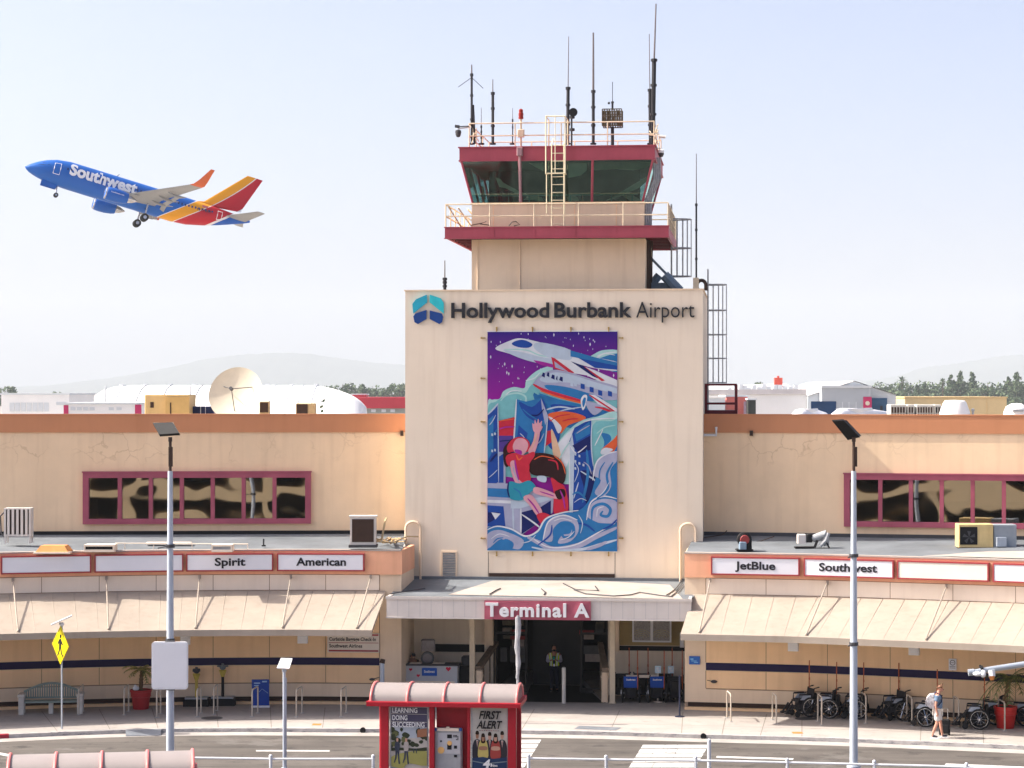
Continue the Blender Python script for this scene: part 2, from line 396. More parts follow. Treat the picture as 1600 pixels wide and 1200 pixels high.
GUT = mat('gutter_concrete', (0.37, 0.345, 0.32), 0.9, 0.22, 0.8, bump=0.2)
mb = MB(); a = offset(kp, 0.0, kn); b = offset(kp, 0.75, kn)
mb.strip([(x,y,-.122) for x,y in a], [(x,y,-.126) for x,y in b])
tag(mb.build('gutter', GUT), kind='structure')
# expansion joints of the pavement, cut lines a few mm proud
JOINT = mat('pavement_joint', (0.20, 0.18, 0.16), 0.9, 0.1)
mb = MB()
for px, pb in ((65,90),(155,172),(237,247),(338,341),(422,424),(508,504),(640,628),(835,815),(968,953),(1067,1065),(1135,1128),(1198,1188),(1253,1253),(1330,1330),(1440,1438),(1535,1537),(1625,1640)):
    d0 = lerp(KERB, px) + 5.2; d1 = lerp(KERB, pb) + 0.16
    x0, x1 = X_at(px, d0), X_at(pb, d1)
    mb.add([(x0-.013,d0,.003),(x0+.013,d0,.003),(x1+.013,d1,.003),(x1-.013,d1,.003)], [(0,1,2,3)])
a = offset(kp, -2.05, kn); b = offset(kp, -2.075, kn)
mb.strip([(x,y,.003) for x,y in a[10:]], [(x,y,.003) for x,y in b[10:]])
tag(mb.build('pavement_joints', JOINT), kind='structure')
# painted markings
PAINT = mat('road_paint', (0.55, 0.54, 0.52), 0.8, 0.22, 2.5); grime(PAINT, (.20,.19,.18), .75)
def marks(name, quads, m):
    q = MB()
    for quad in quads: q.add([W(px, py, D_ground(py, -.13)) + Vector((0,0,.005)) for px, py in quad], [(0,1,2,3)])
    return tag(q.build(name, m), kind='structure')
cw = []
random.seed(3)
for (xa, xb, sl, ys) in ((1004, 1108, -0.62, [1164,1170.5,1177.5,1184.5,1192,1200,1208.5,1217.5]), (700, 846, -0.62, [1156,1163,1170,1177,1184.5,1192,1200,1209])):
    for i in range(len(ys)-1):
        y0, y1 = ys[i], ys[i+1] - 1.2
        cuts = [xa] + sorted(random.uniform(xa+20, xb-20) for _ in range(2)) + [xb]
        for a, b in zip(cuts[:-1], cuts[1:]):
            s = (y0-ys[0])*sl; s1 = (y1-ys[0])*sl
            cw.append([(a+s+.6,y0),(b+s-.2,y0),(b+s1-.2,y1),(a+s1+.6,y1)])
marks('crosswalk_markings', cw, PAINT)
marks('lane_markings', [[(400,1172),(515,1172.5),(515,1174.5),(400,1174.2)],[(1120,1181.5),(1240,1185),(1239,1187.5),(1119,1184)],[(1478,1193),(1620,1199),(1619,1201.5),(1476,1195.5)],
    [(-60,1168),(-10,1176),(-14,1179),(-70,1171)], [(-10,1174),(26,1181),(16,1183),(-20,1176)]], PAINT)
marks('pavement_spray_marks', [], PAINT) if False else None
ORANGE = mat('orange_marking', (0.72, 0.20, 0.05), 0.8, 0.3, 6)
mb = MB()
for px, py, w in ((495,1132,14),(1246,1145,16)):
    d = D_ground(py); x = X_at(px, d); mb.add([(x-w*.011,d-.2,.004),(x+w*.011,d-.2,.004),(x+w*.011,d+.2,.004),(x-w*.011,d+.2,.004)], [(0,1,2,3)])
tag(mb.build('orange_pavement_marks', ORANGE), kind='structure')
PLATE = mat('steel_cover', (0.25, 0.27, 0.30), 0.5, 0.2, 3, metal=0.4)
mb = MB(); q = [W(px,py,D_ground(py)) for px,py in ((905,1134),(971,1137),(962,1141.5),(897,1139))]
mb.add([p + Vector((0,0,.006)) for p in q] + [p + Vector((0,0,-.04)) for p in q], [(0,1,2,3),(0,4,5,1),(1,5,6,2),(2,6,7,3),(3,7,4,0)])
solo(mb, 'access_cover', PLATE, 'flat grey steel access cover in the pavement by the kerb', 'cover')
for px, py, lab in ((331,1122,'round dark manhole cover in the shade beneath the left awning'),(1259,1123,'round dark manhole cover before the wheelchairs')):
    mb = MB(); mb.lathe([(0.0,-.02),(.38,-.02),(.38,.006),(.33,.009),(0.0,.009)], 24); d = D_ground(py)
    mb.v = [p + Vector((X_at(px,d), d, 0)) for p in mb.v]; solo(mb, 'manhole_cover', DKGREY, lab, 'manhole cover', 'manhole covers in the pavement')
for px, lab in ((567,'dark drain hole in the kerb left of the red bus shelter'),(1099,'dark drain hole in the kerb above the right crosswalk')):
    d = lerp(KERB, px); x = X_at(px, d)
    mb = MB(); mb.tube([(x, d-.05, -.04),(x, d+.1, -.04)], .085, 12); mb.tube([(x, d-.06, -.04),(x, d-.045, -.04)], [.1,.1], 12)
    solo(mb, 'kerb_drain', BLACK, lab, 'drain', 'drains in the kerb')
mb = MB(); seg = [(px, lerp(KERB,px)) for px in (-60,-30,0,14)]
sp_ = [(X_at(px,d-.012), d-.012) for px,d in seg]
mb.wallpath(sp_, -.12, .009, .205); tag(mb.build('kerb_red_paint', mat('red_kerb_paint',(.36,.03,.05),.7,.2,3)), kind='structure')
mb = MB(); q0 = [(px, lerp(KERB,px)) for px in (196,215,235,252)]
rp = [(X_at(px,d), d) for px,d in q0]; rb = offset(rp, -.02); rf = offset(rp, .62)
mb.strip([(x,y,.008) for x,y in rb], [(x,y,-.105) for x,y in rf]); mb.strip([(x,y,-.105) for x,y in rf],[(x,y,-.13) for x,y in rf])
tag(mb.build('kerb_ramp_plate', PLATE), kind='structure')

# ---------------------------------------------------------------- terminal wings
FAC_L = [(-440,78.2),(-220,80.3),(0,81.85),(230,83.0),(450,83.4),(627,83.15)]
FAC_R = [(1070,81.95),(1250,81.1),(1330,80.5),(1600,78.2),(1800,76.2),(2040,73.6)]
def fpath(tab, a, b, step=20):
    k = max(2, int(abs(b-a)/step)+1)
    return [(X_at(a+(b-a)*i/(k-1), lerp(tab, a+(b-a)*i/(k-1))), lerp(tab, a+(b-a)*i/(k-1))) for i in range(k)]
def fpt(tab, px, out=0.0):
    d = lerp(tab, px); d2 = lerp(tab, px+5); d1 = lerp(tab, px-5)
    ax, ay, bx, by = X_at(px-5,d1), d1, X_at(px+5,d2), d2
    l = math.hypot(bx-ax, by-ay); nx, ny = (by-ay)/l, -(bx-ax)/l
    return Vector((X_at(px,d)+nx*out, d+ny*out, 0)), Vector((nx,ny,0)), math.atan2(by-ay, bx-ax)
VDIR = Vector((math.sin(R(6)), math.cos(R(6)), 0))
def wing(side):
    L = side == 'left'
    tab = FAC_L if L else FAC_R
    a, b = (-430, 627) if L else (1070, 2020)
    base = fpt(tab, 350 if L else 1400)[0]
    lab = ('curved cream terminal wing with seven framed upper windows on the dish antenna side' if L else 'curved cream terminal wing above the row of parked wheelchairs')
    t = thing('terminal_wing', lab, 'terminal building', base, group='terminal wings either side of the control tower')
    P = fpath(tab, a, b); N = path_normals(P)
    B = lambda mb_, n, m, par=t, **k: mb_.build(n, m, par, world=True, **k)
    # lower wall with its panels
    w = MB(); w.wallpath(P, .28, 5.58, .25, nrm=N); rc = MB(); rc.wallpath(offset(P,-.14,N), 0, .28, .1, nrm=N); B(rc, 'base_recess_shade', DKBROWN)  # dark brown recess colours in the shadow line at the wall foot
    if L: e0 = Vector((P[-1][0], P[-1][1], 0))
    else: e0 = Vector((P[0][0], P[0][1], 0))
    e1 = e0 + VDIR * 3.15
    B(w, 'lower_wall', CREAM)
    ew = MB(); s = .28 if not L else -.28
    ew.add([(e0.x,e0.y+.01,0),(e1.x,e1.y,0),(e1.x,e1.y,5.58),(e0.x,e0.y+.01,5.58),(e0.x+s,e0.y+.26,0),(e1.x+s,e1.y,0),(e1.x+s,e1.y,5.58),(e0.x+s,e0.y+.26,5.58)],
           [(0,1,2,3),(4,7,6,5),(0,3,7,4),(3,2,6,7)])
    B(ew, 'end_wall', CREAM)
    if L:
        eb = MB(); q = .1045
        eb.add([(e0.x+.02,e0.y-.10,4.75),(e1.x+.02,e1.y,4.75),(e1.x+.02,e1.y,5.62),(e0.x+.02,e0.y-.10,5.62),(e0.x-.14,e0.y-.02,4.75),(e1.x-.14,e1.y,4.75),(e1.x-.14,e1.y,5.62),(e0.x-.14,e0.y-.02,5.62)],
           [(0,1,2,3),(4,7,6,5),(0,3,7,4),(3,2,6,7),(0,4,5,1)])
        B(eb, 'end_wall_band', SALMON)
    seams = [-405,-310,-215,-120,-25,65,155,244,333,421,509,593] if L else [1103,1197,1293,1391,1489,1587,1687,1788,1892,1998]
    pn = MB(); pw = MB(); st = MB()
    for x0, x1 in zip(seams[:-1], seams[1:]):
        for z0, z1, q in ((.79, 1.42, pn), (1.71, 2.95, pn), (2.95, 4.12, pn), (4.17, 4.72, pw)):
            pp = fpath(tab, x0+.5, x1-.5, 30); q.wallpath(offset(pp, .018), z0, z1, .03)
    pp = fpath(tab, seams[0], seams[-1], 25); st.wallpath(offset(pp,.024), 1.435, 1.70, .035)
    B(pn, 'wall_panel', PANEL); B(pw, 'upper_panel', PANEL_W); B(st, 'navy_stripe', NAVY)
    JB = mat('wall_joint_brown', (0.30, 0.19, 0.12), 0.8, 0.15, 2)
    jm = MB()
    for sx_ in seams:
        pj = fpath(tab, sx_-.6, sx_+.6, 5)
        for za, zb3 in ((.79,1.42),(1.71,4.10),(4.17,4.72)): jm.wallpath(offset(pj,.012), za, zb3, .03)
    for z_ in (.77, 4.725, 4.155): jm.wallpath(offset(pp,.014), z_-.016, z_+.016, .03)
    B(jm, 'panel_joint', JB)
    ledge = MB(); ledge.wallpath(offset(P,.05,N), 0.0, .10, .18, nrm=N); B(ledge, 'base_ledge', PANEL)
    bd = MB(); bd.wallpath(offset(P,.09,N), 4.75, 5.60, .15, nrm=N); B(bd, 'sign_band', SALMON)
    cp = MB(); cp.wallpath(offset(P,.12,N), 5.60, 5.65, .34, nrm=N); B(cp, 'coping', DECK_L)
    # awning with its tension rods
    aw_px = (-420, 603) if L else (1083, 2010)
    A = fpath(tab, *aw_px); AN = path_normals(A)
    rings = []
    for (x, y), (nx, ny) in zip(A, AN):
        rings.append([(x+nx*o, y+ny*o, z) for o, z in ((.02,4.15),(3.6,3.09),(3.6,2.87),(3.54,2.87),(3.52,2.99),(.02,4.05))])
    aw = MB(); aw.loft(rings)
    for px in range(aw_px[0]+25, aw_px[1]-5, 34):
        p0, n0, _ = fpt(tab, px, .05); p1, n1, _ = fpt(tab, px, 3.59)
        tx = Vector((-n0.y, n0.x, 0))*.012
        aw.add([p0-tx+Vector((0,0,4.14)), p0+tx+Vector((0,0,4.14)), p1+tx+Vector((0,0,3.092)), p1-tx+Vector((0,0,3.092)), p0+Vector((0,0,4.157)), p1+Vector((0,0,3.099))], [(0,4,5,3),(4,1,2,5),(3,5,2)])
    B(aw, 'awning', AWN)
    for px in ((20,166,312,455,580) if L else (1110,1294,1480,1668)):
        p0, n0, _ = fpt(tab, px, .12); p1, _, _ = fpt(tab, px, 3.47)
        s = MB(); s.tube([p0+Vector((0,0,4.66)), p1+Vector((0,0,3.16))], .028, 8); s.ball(p1+Vector((0,0,3.16)), .05, 8, 6)
        s.box(-.04,.04,-.04,.05,-.07,.07, M=Matrix.Translation(p0+Vector((0,0,4.66)))); B(s, 'awning_rod', AWN)
    # flood lights under the awning
    for px, py in ((478,998),(291,1000)) if L else ((1245,1010),(1438,1016)):
        p, n0, an = fpt(tab, px, 1.0); M = frame(p, an); z = Z_at(py, p.y)
        s = MB(); s.bbox(-.18,.18,-.12,.12,z-.16,z+.16,.02,M=M); s.box(-.03,.03,.12,1.02,z+.08,z+.13,M=M); s.box(-.14,.14,-.125,-.12,z-.12,z+.12,M=M)
        o = B(s, 'flood_light', WHITE)
    # upper storey
    if L: u0, u1 = W(-430, HY, 86.75), W(640, HY, 88.11)
    else: u0, u1 = W(1085, HY, 87.3), W(2020, HY, 82.33)
    ang = math.atan2(u1.y-u0.y, u1.x-u0.x); UF = frame(Vector((u0.x,u0.y,0)), ang); ln = (u1-u0).length
    hx = lambda px, py: ray_hit(UF, px, py)
    wx0, wx1 = (hx(130,780).x, hx(486,780).x) if L else (hx(1319,780).x, hx(1726,780).x)
    wz0, wz1 = 6.33, 8.30
    up = MB()
    up.box(0, wx0+.1, 0, .3, 5.9, 9.9, M=UF); up.box(wx1-.1, ln, 0, .3, 5.9, 9.9, M=UF)
    up.box(wx0+.1, wx1-.1, 0, .3, 5.9, wz0+.1, M=UF); up.box(wx0+.1, wx1-.1, 0, .3, wz1-.1, 9.9, M=UF)
    B(up, 'upper_wall', CREAM_UP)
    pr = MB(); pr.box(0, ln, -.05, .35, 9.84, 10.50, M=UF); pr.box(0, ln, -.07, .38, 10.50, 10.55, M=UF); B(pr, 'parapet', BROWN)
    fl = MB(); fl.box(0, ln, -.05, .02, 5.86, 6.06, M=UF) ; B(fl, 'roof_flashing', BLACK if L else DKGREY)
    rf = MB(); rf.box(0, ln, .35, 26, 9.9, 10.2, M=UF); B(rf, 'main_roof', DECK_L)
    # lower roof deck
    n_ = 24; dk = MB()
    fp = fpath(tab, a, b, (b-a)/n_)[:n_+1]; k = len(fp)
    back = [UF @ Vector((ln*i/(k-1), -.001, 0)) for i in range(k)]
    if L: back[-1] = UF @ Vector((ln-.1, 0, 0))
    fo = offset(fp, -.2)
    mid = [((x+q.x)/2, (y+q.y)/2, 5.74) for (x,y), q in zip(fo, back)]
    dk.strip([(x,y,5.6) for x,y in fo], mid); dk.strip(mid, [(q.x,q.y,5.93) for q in back]); B(dk, 'roof_deck', DECK)
    # window band: frame, mullions, sill lines, panes with blinds behind
    fm = MB(); n = 7 if L else 8; fw = .20
    fm.box(wx0, wx1, -.16, .1, wz1-fw, wz1, M=UF); fm.box(wx0, wx1, -.16, .1, wz0, wz0+fw, M=UF)
    fm.box(wx0, wx0+fw+.02, -.16, .1, wz0+fw, wz1-fw, M=UF); fm.box(wx1-fw-.02, wx1, -.16, .1, wz0+fw, wz1-fw, M=UF)
    fm.box(wx0-.03, wx1+.03, -.19, -.02, wz1, wz1+.05, M=UF)
    fmo = B(fm, 'window_frame', MAROON)
    gx0, gx1 = wx0+fw+.02, wx1-fw-.02; cw_ = (gx1-gx0)/n
    random.seed(5 if L else 9)
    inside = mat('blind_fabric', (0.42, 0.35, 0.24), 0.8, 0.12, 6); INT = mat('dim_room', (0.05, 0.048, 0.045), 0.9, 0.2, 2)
    for i in range(n):
        x0 = gx0+cw_*i; x1 = x0+cw_
        if i:
            mu = MB(); mu.box(x0-.075, x0+.075, -.135, .1, wz0+fw, wz1-fw, M=UF); B(mu, 'mullion', MAROON, fmo)
        pa = MB(); pa.box(x0+(.076 if i else .001), x1-(.076 if i<n-1 else .001), .03, .04, wz0+fw+.002, wz1-fw-.002, M=UF); B(pa, 'window_pane', GLASS)
        h = ((.5,.62,.9,.82,.7,.55,1.0) if L else (1.0,1.0,.42,.5,.6,.5,.6,.7))[i]*(wz1-wz0-2*fw)
        bl = MB(); bl.box(x0+.09, x1-.09, .13, .15, wz1-fw-h, wz1-fw, M=UF); B(bl, 'window_blind', inside)
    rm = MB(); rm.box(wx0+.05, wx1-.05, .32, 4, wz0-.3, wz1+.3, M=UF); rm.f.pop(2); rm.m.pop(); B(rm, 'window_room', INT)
    return t, UF
WING_L, UFL = wing('left')
WING_R, UFR = wing('right')
# ---------------------------------------------------------------- control tower
c0 = W(864, HY, 86.0)
TF = frame(Vector((c0.x, c0.y, 0)), R(-6))
def tp(px, py, v=0.0):
    h = ray_hit(TF, px, py, v); return h.x, h.z
T = thing('control_tower', 'tall cream airport control tower with red balcony and glass cab above the entrance', 'control tower', M=TF)
BT = lambda mb_, n, m, par=T, **k: mb_.build(n, m, par, **k)
ZT = tp(864,454)[1]; U0, U1 = -5.62, 5.62
dl, dr = tp(770,1000)[0], tp(950,1000)[0]
w = MB()
w.box(U0, U1, 0, .3, 3.6, ZT); w.box(U0, dl, 0, .3, 0, 3.6); w.box(dr, U1, 0, .3, 0, 3.6)
w.box(U0, U0+.3, .3, 9, 0, ZT-.004); w.box(U1-.3, U1, .3, 9, 0, ZT-.004); w.box(U0, U1, 9, 9.3, 0, ZT-.002)
BT(w, 'tower_block', mat('tower_stucco', (0.82, 0.70, 0.555), 0.85, 0.07, 0.25, streak=0.22, bump=0.2, bscale=28))
r_ = MB(); r_.box(U0+.3, U1-.3, .3, 9, ZT-.35, ZT-.25); BT(r_, 'block_roof', DECK)
cp = MB(); cp.box(U0-.04, U1+.04, -.04, .34, ZT, ZT+.05); cp.box(U0-.04,U0+.3,.34,9.3,ZT,ZT+.05); cp.box(U1-.3,U1+.04,.34,9.3,ZT,ZT+.05); BT(cp, 'coping', CREAM)
# shaft
SV = 2.2
s0, s1 = tp(737,420,SV)[0], tp(1008,420,SV)[0]; zb = tp(864,371,1.25)[1]; zd = tp(864,355,1.25)[1]
w = MB(); w.box(s0, s1, SV, SV+6.7, ZT-.3, zb); BT(w, 'shaft', CREAM)
w = MB()
for px in (746, 812):
    u = tp(px,420,SV-.03)[0]; w = MB(); w.tube([(u,SV-.03,ZT),(u,SV-.03,zb-.01)], .022 if px==746 else .035, 6); BT(w, 'conduit', CREAM)
# balcony
b0, b1 = tp(695,360,1.25)[0], tp(1045,360,1.25)[0]; BV0, BV1 = 1.25, 9.85
w = MB(); w.box(b0, b1, BV0, BV0+.08, zb, zd); w.box(b0, b0+.08, BV0+.08, BV1-.08, zb, zd); w.box(b1-.08, b1, BV0+.08, BV1-.08, zb, zd); w.box(b0, b1, BV1-.08, BV1, zb, zd)
for px in (772, 836, 899, 963):
    u = tp(px,362,BV0)[0]; w.box(u-.012, u+.012, BV0-.02, BV0, zb, zd)
w.box(b0-.03, b1+.03, BV0-.04, BV0+.1, zd, zd+.04); w.box(b0-.03, b1+.03, BV0-.03, BV0+.1, zb-.03, zb)
BT(w, 'balcony_fascia', RED_F)
w = MB(); w.box(b0+.08, b1-.08, BV0+.08, BV1-.08, zd-.14, zd-.02); 
for i in range(9):
    v = BV0+.6+i*.92; w.box(b0+.08, s0, v-.05, v+.05, zb+.03, zd-.14); w.box(s1, b1-.08, v-.05, v+.05, zb+.03, zd-.14)
BT(w, 'balcony_deck', RED_D)
def railing(par, name, pts, zs, zbase, step, r=.026, m=RAILC, closed=True):
    q = MB(); ps = pts + ([pts[0]] if closed else [])
    for z in zs: q.tube([(x,y,z) for x,y in ps], r, 6)
    for (x0,y0),(x1,y1) in zip(ps[:-1], ps[1:]):
        l = math.hypot(x1-x0,y1-y0); k = max(1, round(l/step))
        for i in range(k):
            x = x0+(x1-x0)*i/k; y = y0+(y1-y0)*i/k; q.tube([(x,y,zbase),(x,y,zs[-1])], r, 6)
    return q.build(name, m, par)
zr = tp(864,318,BV0)[1]
railing(T, 'balcony_railing', [(b0+.03,BV0+.03),(b1-.03,BV0+.03),(b1-.03,BV1-.03),(b0+.03,BV1-.03)], [zd+.45, zr], zd, 1.55, .03)
q = MB(); u0 = b0+.2
for i in range(3): q.tube([(b0+.1+i*.32,BV0+.2+i*.5,zr-.05-i*.02),(b0+.55+i*.4,BV0+.9+i*.5,zd+.05)], .03, 6)
BT(q, 'rail_brace', RAILC)
q = MB(); 
for pxs in (((735,352),(752,349),(760,346),(750,350),(766,352)), ((795,353),(800,347),(806,346),(812,351),(803,353))):
    q.tube([(*(lambda h:(h[0],BV0+.5,h[1]))(tp(px,py,BV0+.5)),) for px,py in pxs], .02, 5)
BT(q, 'loose_cable', DKBROWN)
# cab
zs_ = tp(864,316,SV)[1]; c0u, c1u = tp(737,330,SV)[0], tp(1006,330,SV)[0]
w = MB(); w.box(c0u, c1u, SV, SV+6.7, zd, zs_-.06)
BT(w, 'cab_base', CREAM)
w = MB()
for px in (771, 834, 898, 963): u = tp(px,335,SV)[0]; w.box(u-.012,u+.012,SV-.01,SV-.001,zd,zs_-.06)
w.box(c0u-.03,c1u+.03,SV-.05,SV+6.75,zs_-.06,zs_); BT(w, 'cab_sill', PANEL)
TV = 1.72; zf = tp(864,250,TV)[1]; zt = tp(864,228,TV)[1]
t0u, t1u = tp(719,250,TV)[0], tp(1022,250,TV)[0]
VB, VT = SV+6.7, SV+7.2
low = [(c0u+.04,SV+.02),(c1u-.04,SV+.02),(c1u-.04,VB-.02),(c0u+.04,VB-.02)]; hi = [(t0u+.04,TV+.03),(t1u-.04,TV+.03),(t1u-.04,VT-.03),(t0u+.04,VT-.03)]
fr_px = [(737,720),(814,811),(926,926),(1006,1020)]
fr = [((px-737)/(1006-737), (qx-720)/(1020-720)) for px,qx in fr_px]
Lp = lambda a,b,t: (a[0]+(b[0]-a[0])*t, a[1]+(b[1]-a[1])*t)
for side in range(4):
    cuts = fr if side in (0,2) else [(0,0),(.33,.33),(.66,.66),(1,1)]
    a, b = low[side], low[(side+1)%4]; c, d = hi[side], hi[(side+1)%4]
    for (f0,g0),(f1,g1) in zip(cuts[:-1], cuts[1:]):
        p0, p1, p2, p3 = Lp(a,b,f0), Lp(a,b,f1), Lp(c,d,g1), Lp(c,d,g0)
        g = MB(); g.add([(*p0,zs_),(*p1,zs_),(*p2,zf),(*p3,zf)], [(0,1,2,3)]); BT(g, 'cab_window', CABGLASS)
    for f, gq in (cuts if side == 0 else cuts[1:] if side < 3 else cuts[1:-1]):
        p, q = Lp(a,b,f), Lp(c,d,gq); rr = .05 if 0 < f < 1 else .045
        g = MB(); g.tube([(p[0],p[1]-.02,zs_-.01),(q[0],q[1]-.02,zf+.01)], rr, 8); BT(g, 'cab_mullion', RED_F)
w = MB(); w.box(t0u-.03, t1u+.03, TV, VT, zf, zt-.04); w.box(t0u-.08, t1u+.08, TV-.05, VT+.05, zt-.04, zt)
w.box(t0u-.06, t1u+.06, TV-.03, VT+.03, zf-.02, zf+.03); BT(w, 'cab_roof', RED_F)
# cab inside, coloured dark: floor, console, lowered shades, added wall hiding the sky
INK = mat('cab_interior', (0.05, 0.085, 0.085), 0.8, 0.3, 1.5); SHADE = mat('cab_shade', (0.34, 0.38, 0.27), 0.8, 0.15, 2); PALE = mat('cab_pale_tone', (0.42, 0.5, 0.36), 0.7, 0.2, 2)
w = MB(); w.box(c0u+.1,c1u-.1,SV+.1,VB-.1,zs_-.05,zs_-.02); w.box(t0u+.1,t1u-.1,TV+.1,VT-.1,zf-.06,zf-.03); w.box(c0u+.3,c1u-.3,SV+3.2,SV+3.35,zs_-.02,zf-.06); BT(w, 'cab_room', INK)
w = MB(); w.box(c0u+.25,c1u-.25,SV+.35,SV+.42,zs_+.28,zs_+.33)
for i in range(8): u=c0u+.6+i*.8; w.box(u-.02,u+.02,SV+.36,SV+.41,zs_-.02,zs_+.28)
BT(w, 'cab_counter', mat('counter_edge',(.12,.3,.26),.5,.1))
sh = MB(); vq = 2.05
def cabpoly(pts, v): return [(tp(x,y,v)[0], tp(x,y,v)[1]) for x,y in pts]
for poly in ([(928,251),(1018,251),(1012,262),(990,266),(960,264),(928,266)], [(888,251),(918,251),(917,266),(908,274),(888,278)], [(820,251),(850,251),(850,268),(838,262)]):
    sh.prism(cabpoly(poly, vq+.1), vq+.1, vq+.13)
BT(sh, 'window_shade', SHADE)
cs = MB()
for poly in ([(774,277),(782,280),(786,285),(800,293),(812,299),(828,305),(826,308),(806,302),(790,294),(780,292)], [(752,291),(755,291),(759,312),(756,313)], [(945,314),(965,303),(985,291),(1010,276),(1012,282),(998,294),(978,302),(962,310)], [(970,304),(982,301),(996,309),(1004,314),(985,314)], [(818,312),(828,304),(846,308),(850,314)], [(886,308),(893,303),(902,308),(905,314),(888,314)]):
    cs.prism(cabpoly(poly, SV+.55), SV+.55, SV+.6)  # flat pale outlines standing behind the front glass
BT(cs, 'cab_pale_shapes', PALE)
ch = MB()
for px in (772, 791):
    u,z = tp(px,312,SV+.6); ch.bbox(u-.22,u+.22,SV+.6,SV+.95,zs_-.02,zs_+.55,.08); 
BT(ch, 'operator_chair', DKGREY)
# roof railing and ladder
RV = 2.3; r0, r1 = tp(733,200,RV)[0], tp(1022,200,RV)[0]
zm, ztp = tp(864,211,RV)[1], tp(864,191.5,RV)[1]
railing(T, 'roof_railing', [(r0,RV),(r1,RV),(r1,VT-.4),(r0,VT-.4)], [zm, ztp], zt, 2.0, .028)
LV = 1.45; q = MB()
la, lb = tp(854,272,LV)[0], tp(884,272,LV)[0]; ma, mb_u = tp(862,272,LV)[0], tp(881,272,LV)[0]
zl0, zl1, zp = tp(864,317,LV)[1], tp(864,183,LV)[1], tp(864,272,LV)[1]
for u in (la, lb):
    q.tube([(u,LV-.3,zp),(u,LV-.3,zl1),(u,RV+.1,zl1),(u,RV+.1,zt)], .03, 6); q.tube([(u,LV-.3,zp),(u,LV+.05,zp)], .03, 6)
q.tube([(la,LV-.3,zl1),(lb,LV-.3,zl1)], .03, 6); q.tube([(la,LV-.3,zp),(lb,LV-.3,zp)], .03, 6)
q.tube([((la+lb)/2,LV-.45,zp),((la+lb)/2,LV-.45,zl1-.02)], .018, 6)
q.tube([(la,LV,zl0-.4),(la,LV,zp)], .022, 6); q.tube([(lb-.05,LV,zl0-.4),(lb-.05,LV,zp)], .03, 6)
for u in (ma, mb_u): q.tube([(u,LV,zl0-.9),(u,LV,zt+.05),(u,RV,zt+.35)], .026, 6)
z = zl0-.8
while z < zt: q.tube([(ma,LV,z),(mb_u,LV,z)], .018, 6); z += .30
BT(q, 'roof_ladder', mat('pale_yellow_steel', (0.74, 0.66, 0.46), 0.45, 0.1, 4))
# ladder cages on the right flank
def cage(px0, px1, ys, v, lab):
    u0 = tp(px0, ys[0], v)[0]; u1 = tp(px1, ys[0], v)[0]; wq = (u1-u0); zs2 = [tp(px0, y, v)[1] for y in ys]
    q = MB(); arc = [(u0 + wq*math.sin(math.pi*i/10), v + .42*math.cos(math.pi*i/10)) for i in range(11)]
    for z in zs2: q.tube([(x,y,z) for x,y in arc], .028, 6)
    for i in (1,2,3,5,7,8,9): q.tube([(arc[i][0],arc[i][1],zs2[0]),(arc[i][0],arc[i][1],zs2[-1])], .02, 6)
    for y in (v-.22, v+.22): q.tube([(u0+.03,y,zs2[0]+.6),(u0+.03,y,zs2[-1]-1.2)], .03, 6)
    z = zs2[-1]-1.2
    while z < zs2[0]+.3: q.tube([(u0+.03,v-.22,z),(u0+.03,v+.22,z)], .016, 6); z += .3
    o = BT(q, 'caged_ladder', GREY)
    return o
cage(1048, 1080, (343,388,432), 6.5, ''); cage(1105, 1135, (445,485,523,560,598), 4.0, '')
q = MB(); pv = 3.2
pu0, pz1 = tp(1101,601,pv); pu1, pz0 = tp(1150,646,pv)
for z in (pz1, pz0+.38): q.tube([(pu0,pv,z),(pu1,pv,z),(pu1,pv+1.8,z),(pu0,pv+1.8,z)], .045, 6)
q.box(pu0,pu1+.05,pv-.05,pv+1.85,pz0-.05,pz0+.12)
for u,v in ((pu0+.05,pv),(pu1,pv),(pu1,pv+1.8)): q.box(u-.05,u+.05,v-.05,v+.05,pz0,pz1)
BT(q, 'ladder_landing', RED_D)
# clutter between shaft and block roof, drains, louvre, base flashing
q = MB()
for a,b,r in (((1016,402,5.0),(1062,450,5.0),.05),((1012,452,4.5),(1030,430,4.5),.16),((1038,430,3.5),(1062,455,3.5),.2)):
    pa = tp(a[0],a[1],a[2]); pb = tp(b[0],b[1],b[2]); q.tube([(pa[0],a[2],pa[1]),(pb[0],b[2],pb[1])], r, 8)
u,z = tp(1040,448,4); q.box(u-.55,u+.35,3.8,4.6,ZT-.3,z+.15); BT(q, 'roof_ductwork', mat('duct_blue_grey',(.16,.22,.28),.5,.2,4))
q = MB(); u,_ = tp(1012,420,3.2)
for i in range(4): q.tube([(u+.03*i,3.2+.3*i,ZT-.2),(u+.05*i,3.2+.3*i,zb+.02)], .045-.006*i, 6)
BT(q, 'shaft_cable', DKBROWN)
q = MB()
for i,(pa,pb) in enumerate(((1018,1006),(1021,1009),(1024,1012),(1027,1014))):
    p = [tp(pa+4,246,3+i*.3), tp(pa+4,280,3+i*.3), tp(pb+3,312,3+i*.3), tp(pb+3,352,3+i*.3)]
    q.tube([(x, 3+i*.3, z) for x,z in p], .05, 6)
BT(q, 'cab_cable', mat('pale_cable',(.42,.42,.45),.5,.3,5))
lv = MB(); x0,z0 = tp(692,902); x1,z1 = tp(712,864)
lv.box(x0-.06,x1+.06,-.04,0,z0-.06,z0); lv.box(x0-.06,x1+.06,-.04,0,z1,z1+.06); lv.box(x0-.06,x0,-.04,0,z0,z1); lv.box(x1,x1+.06,-.04,0,z0,z1)
lo_ = BT(lv, 'louvre_vent', CREAM)
sl = MB(); z = z0+.01
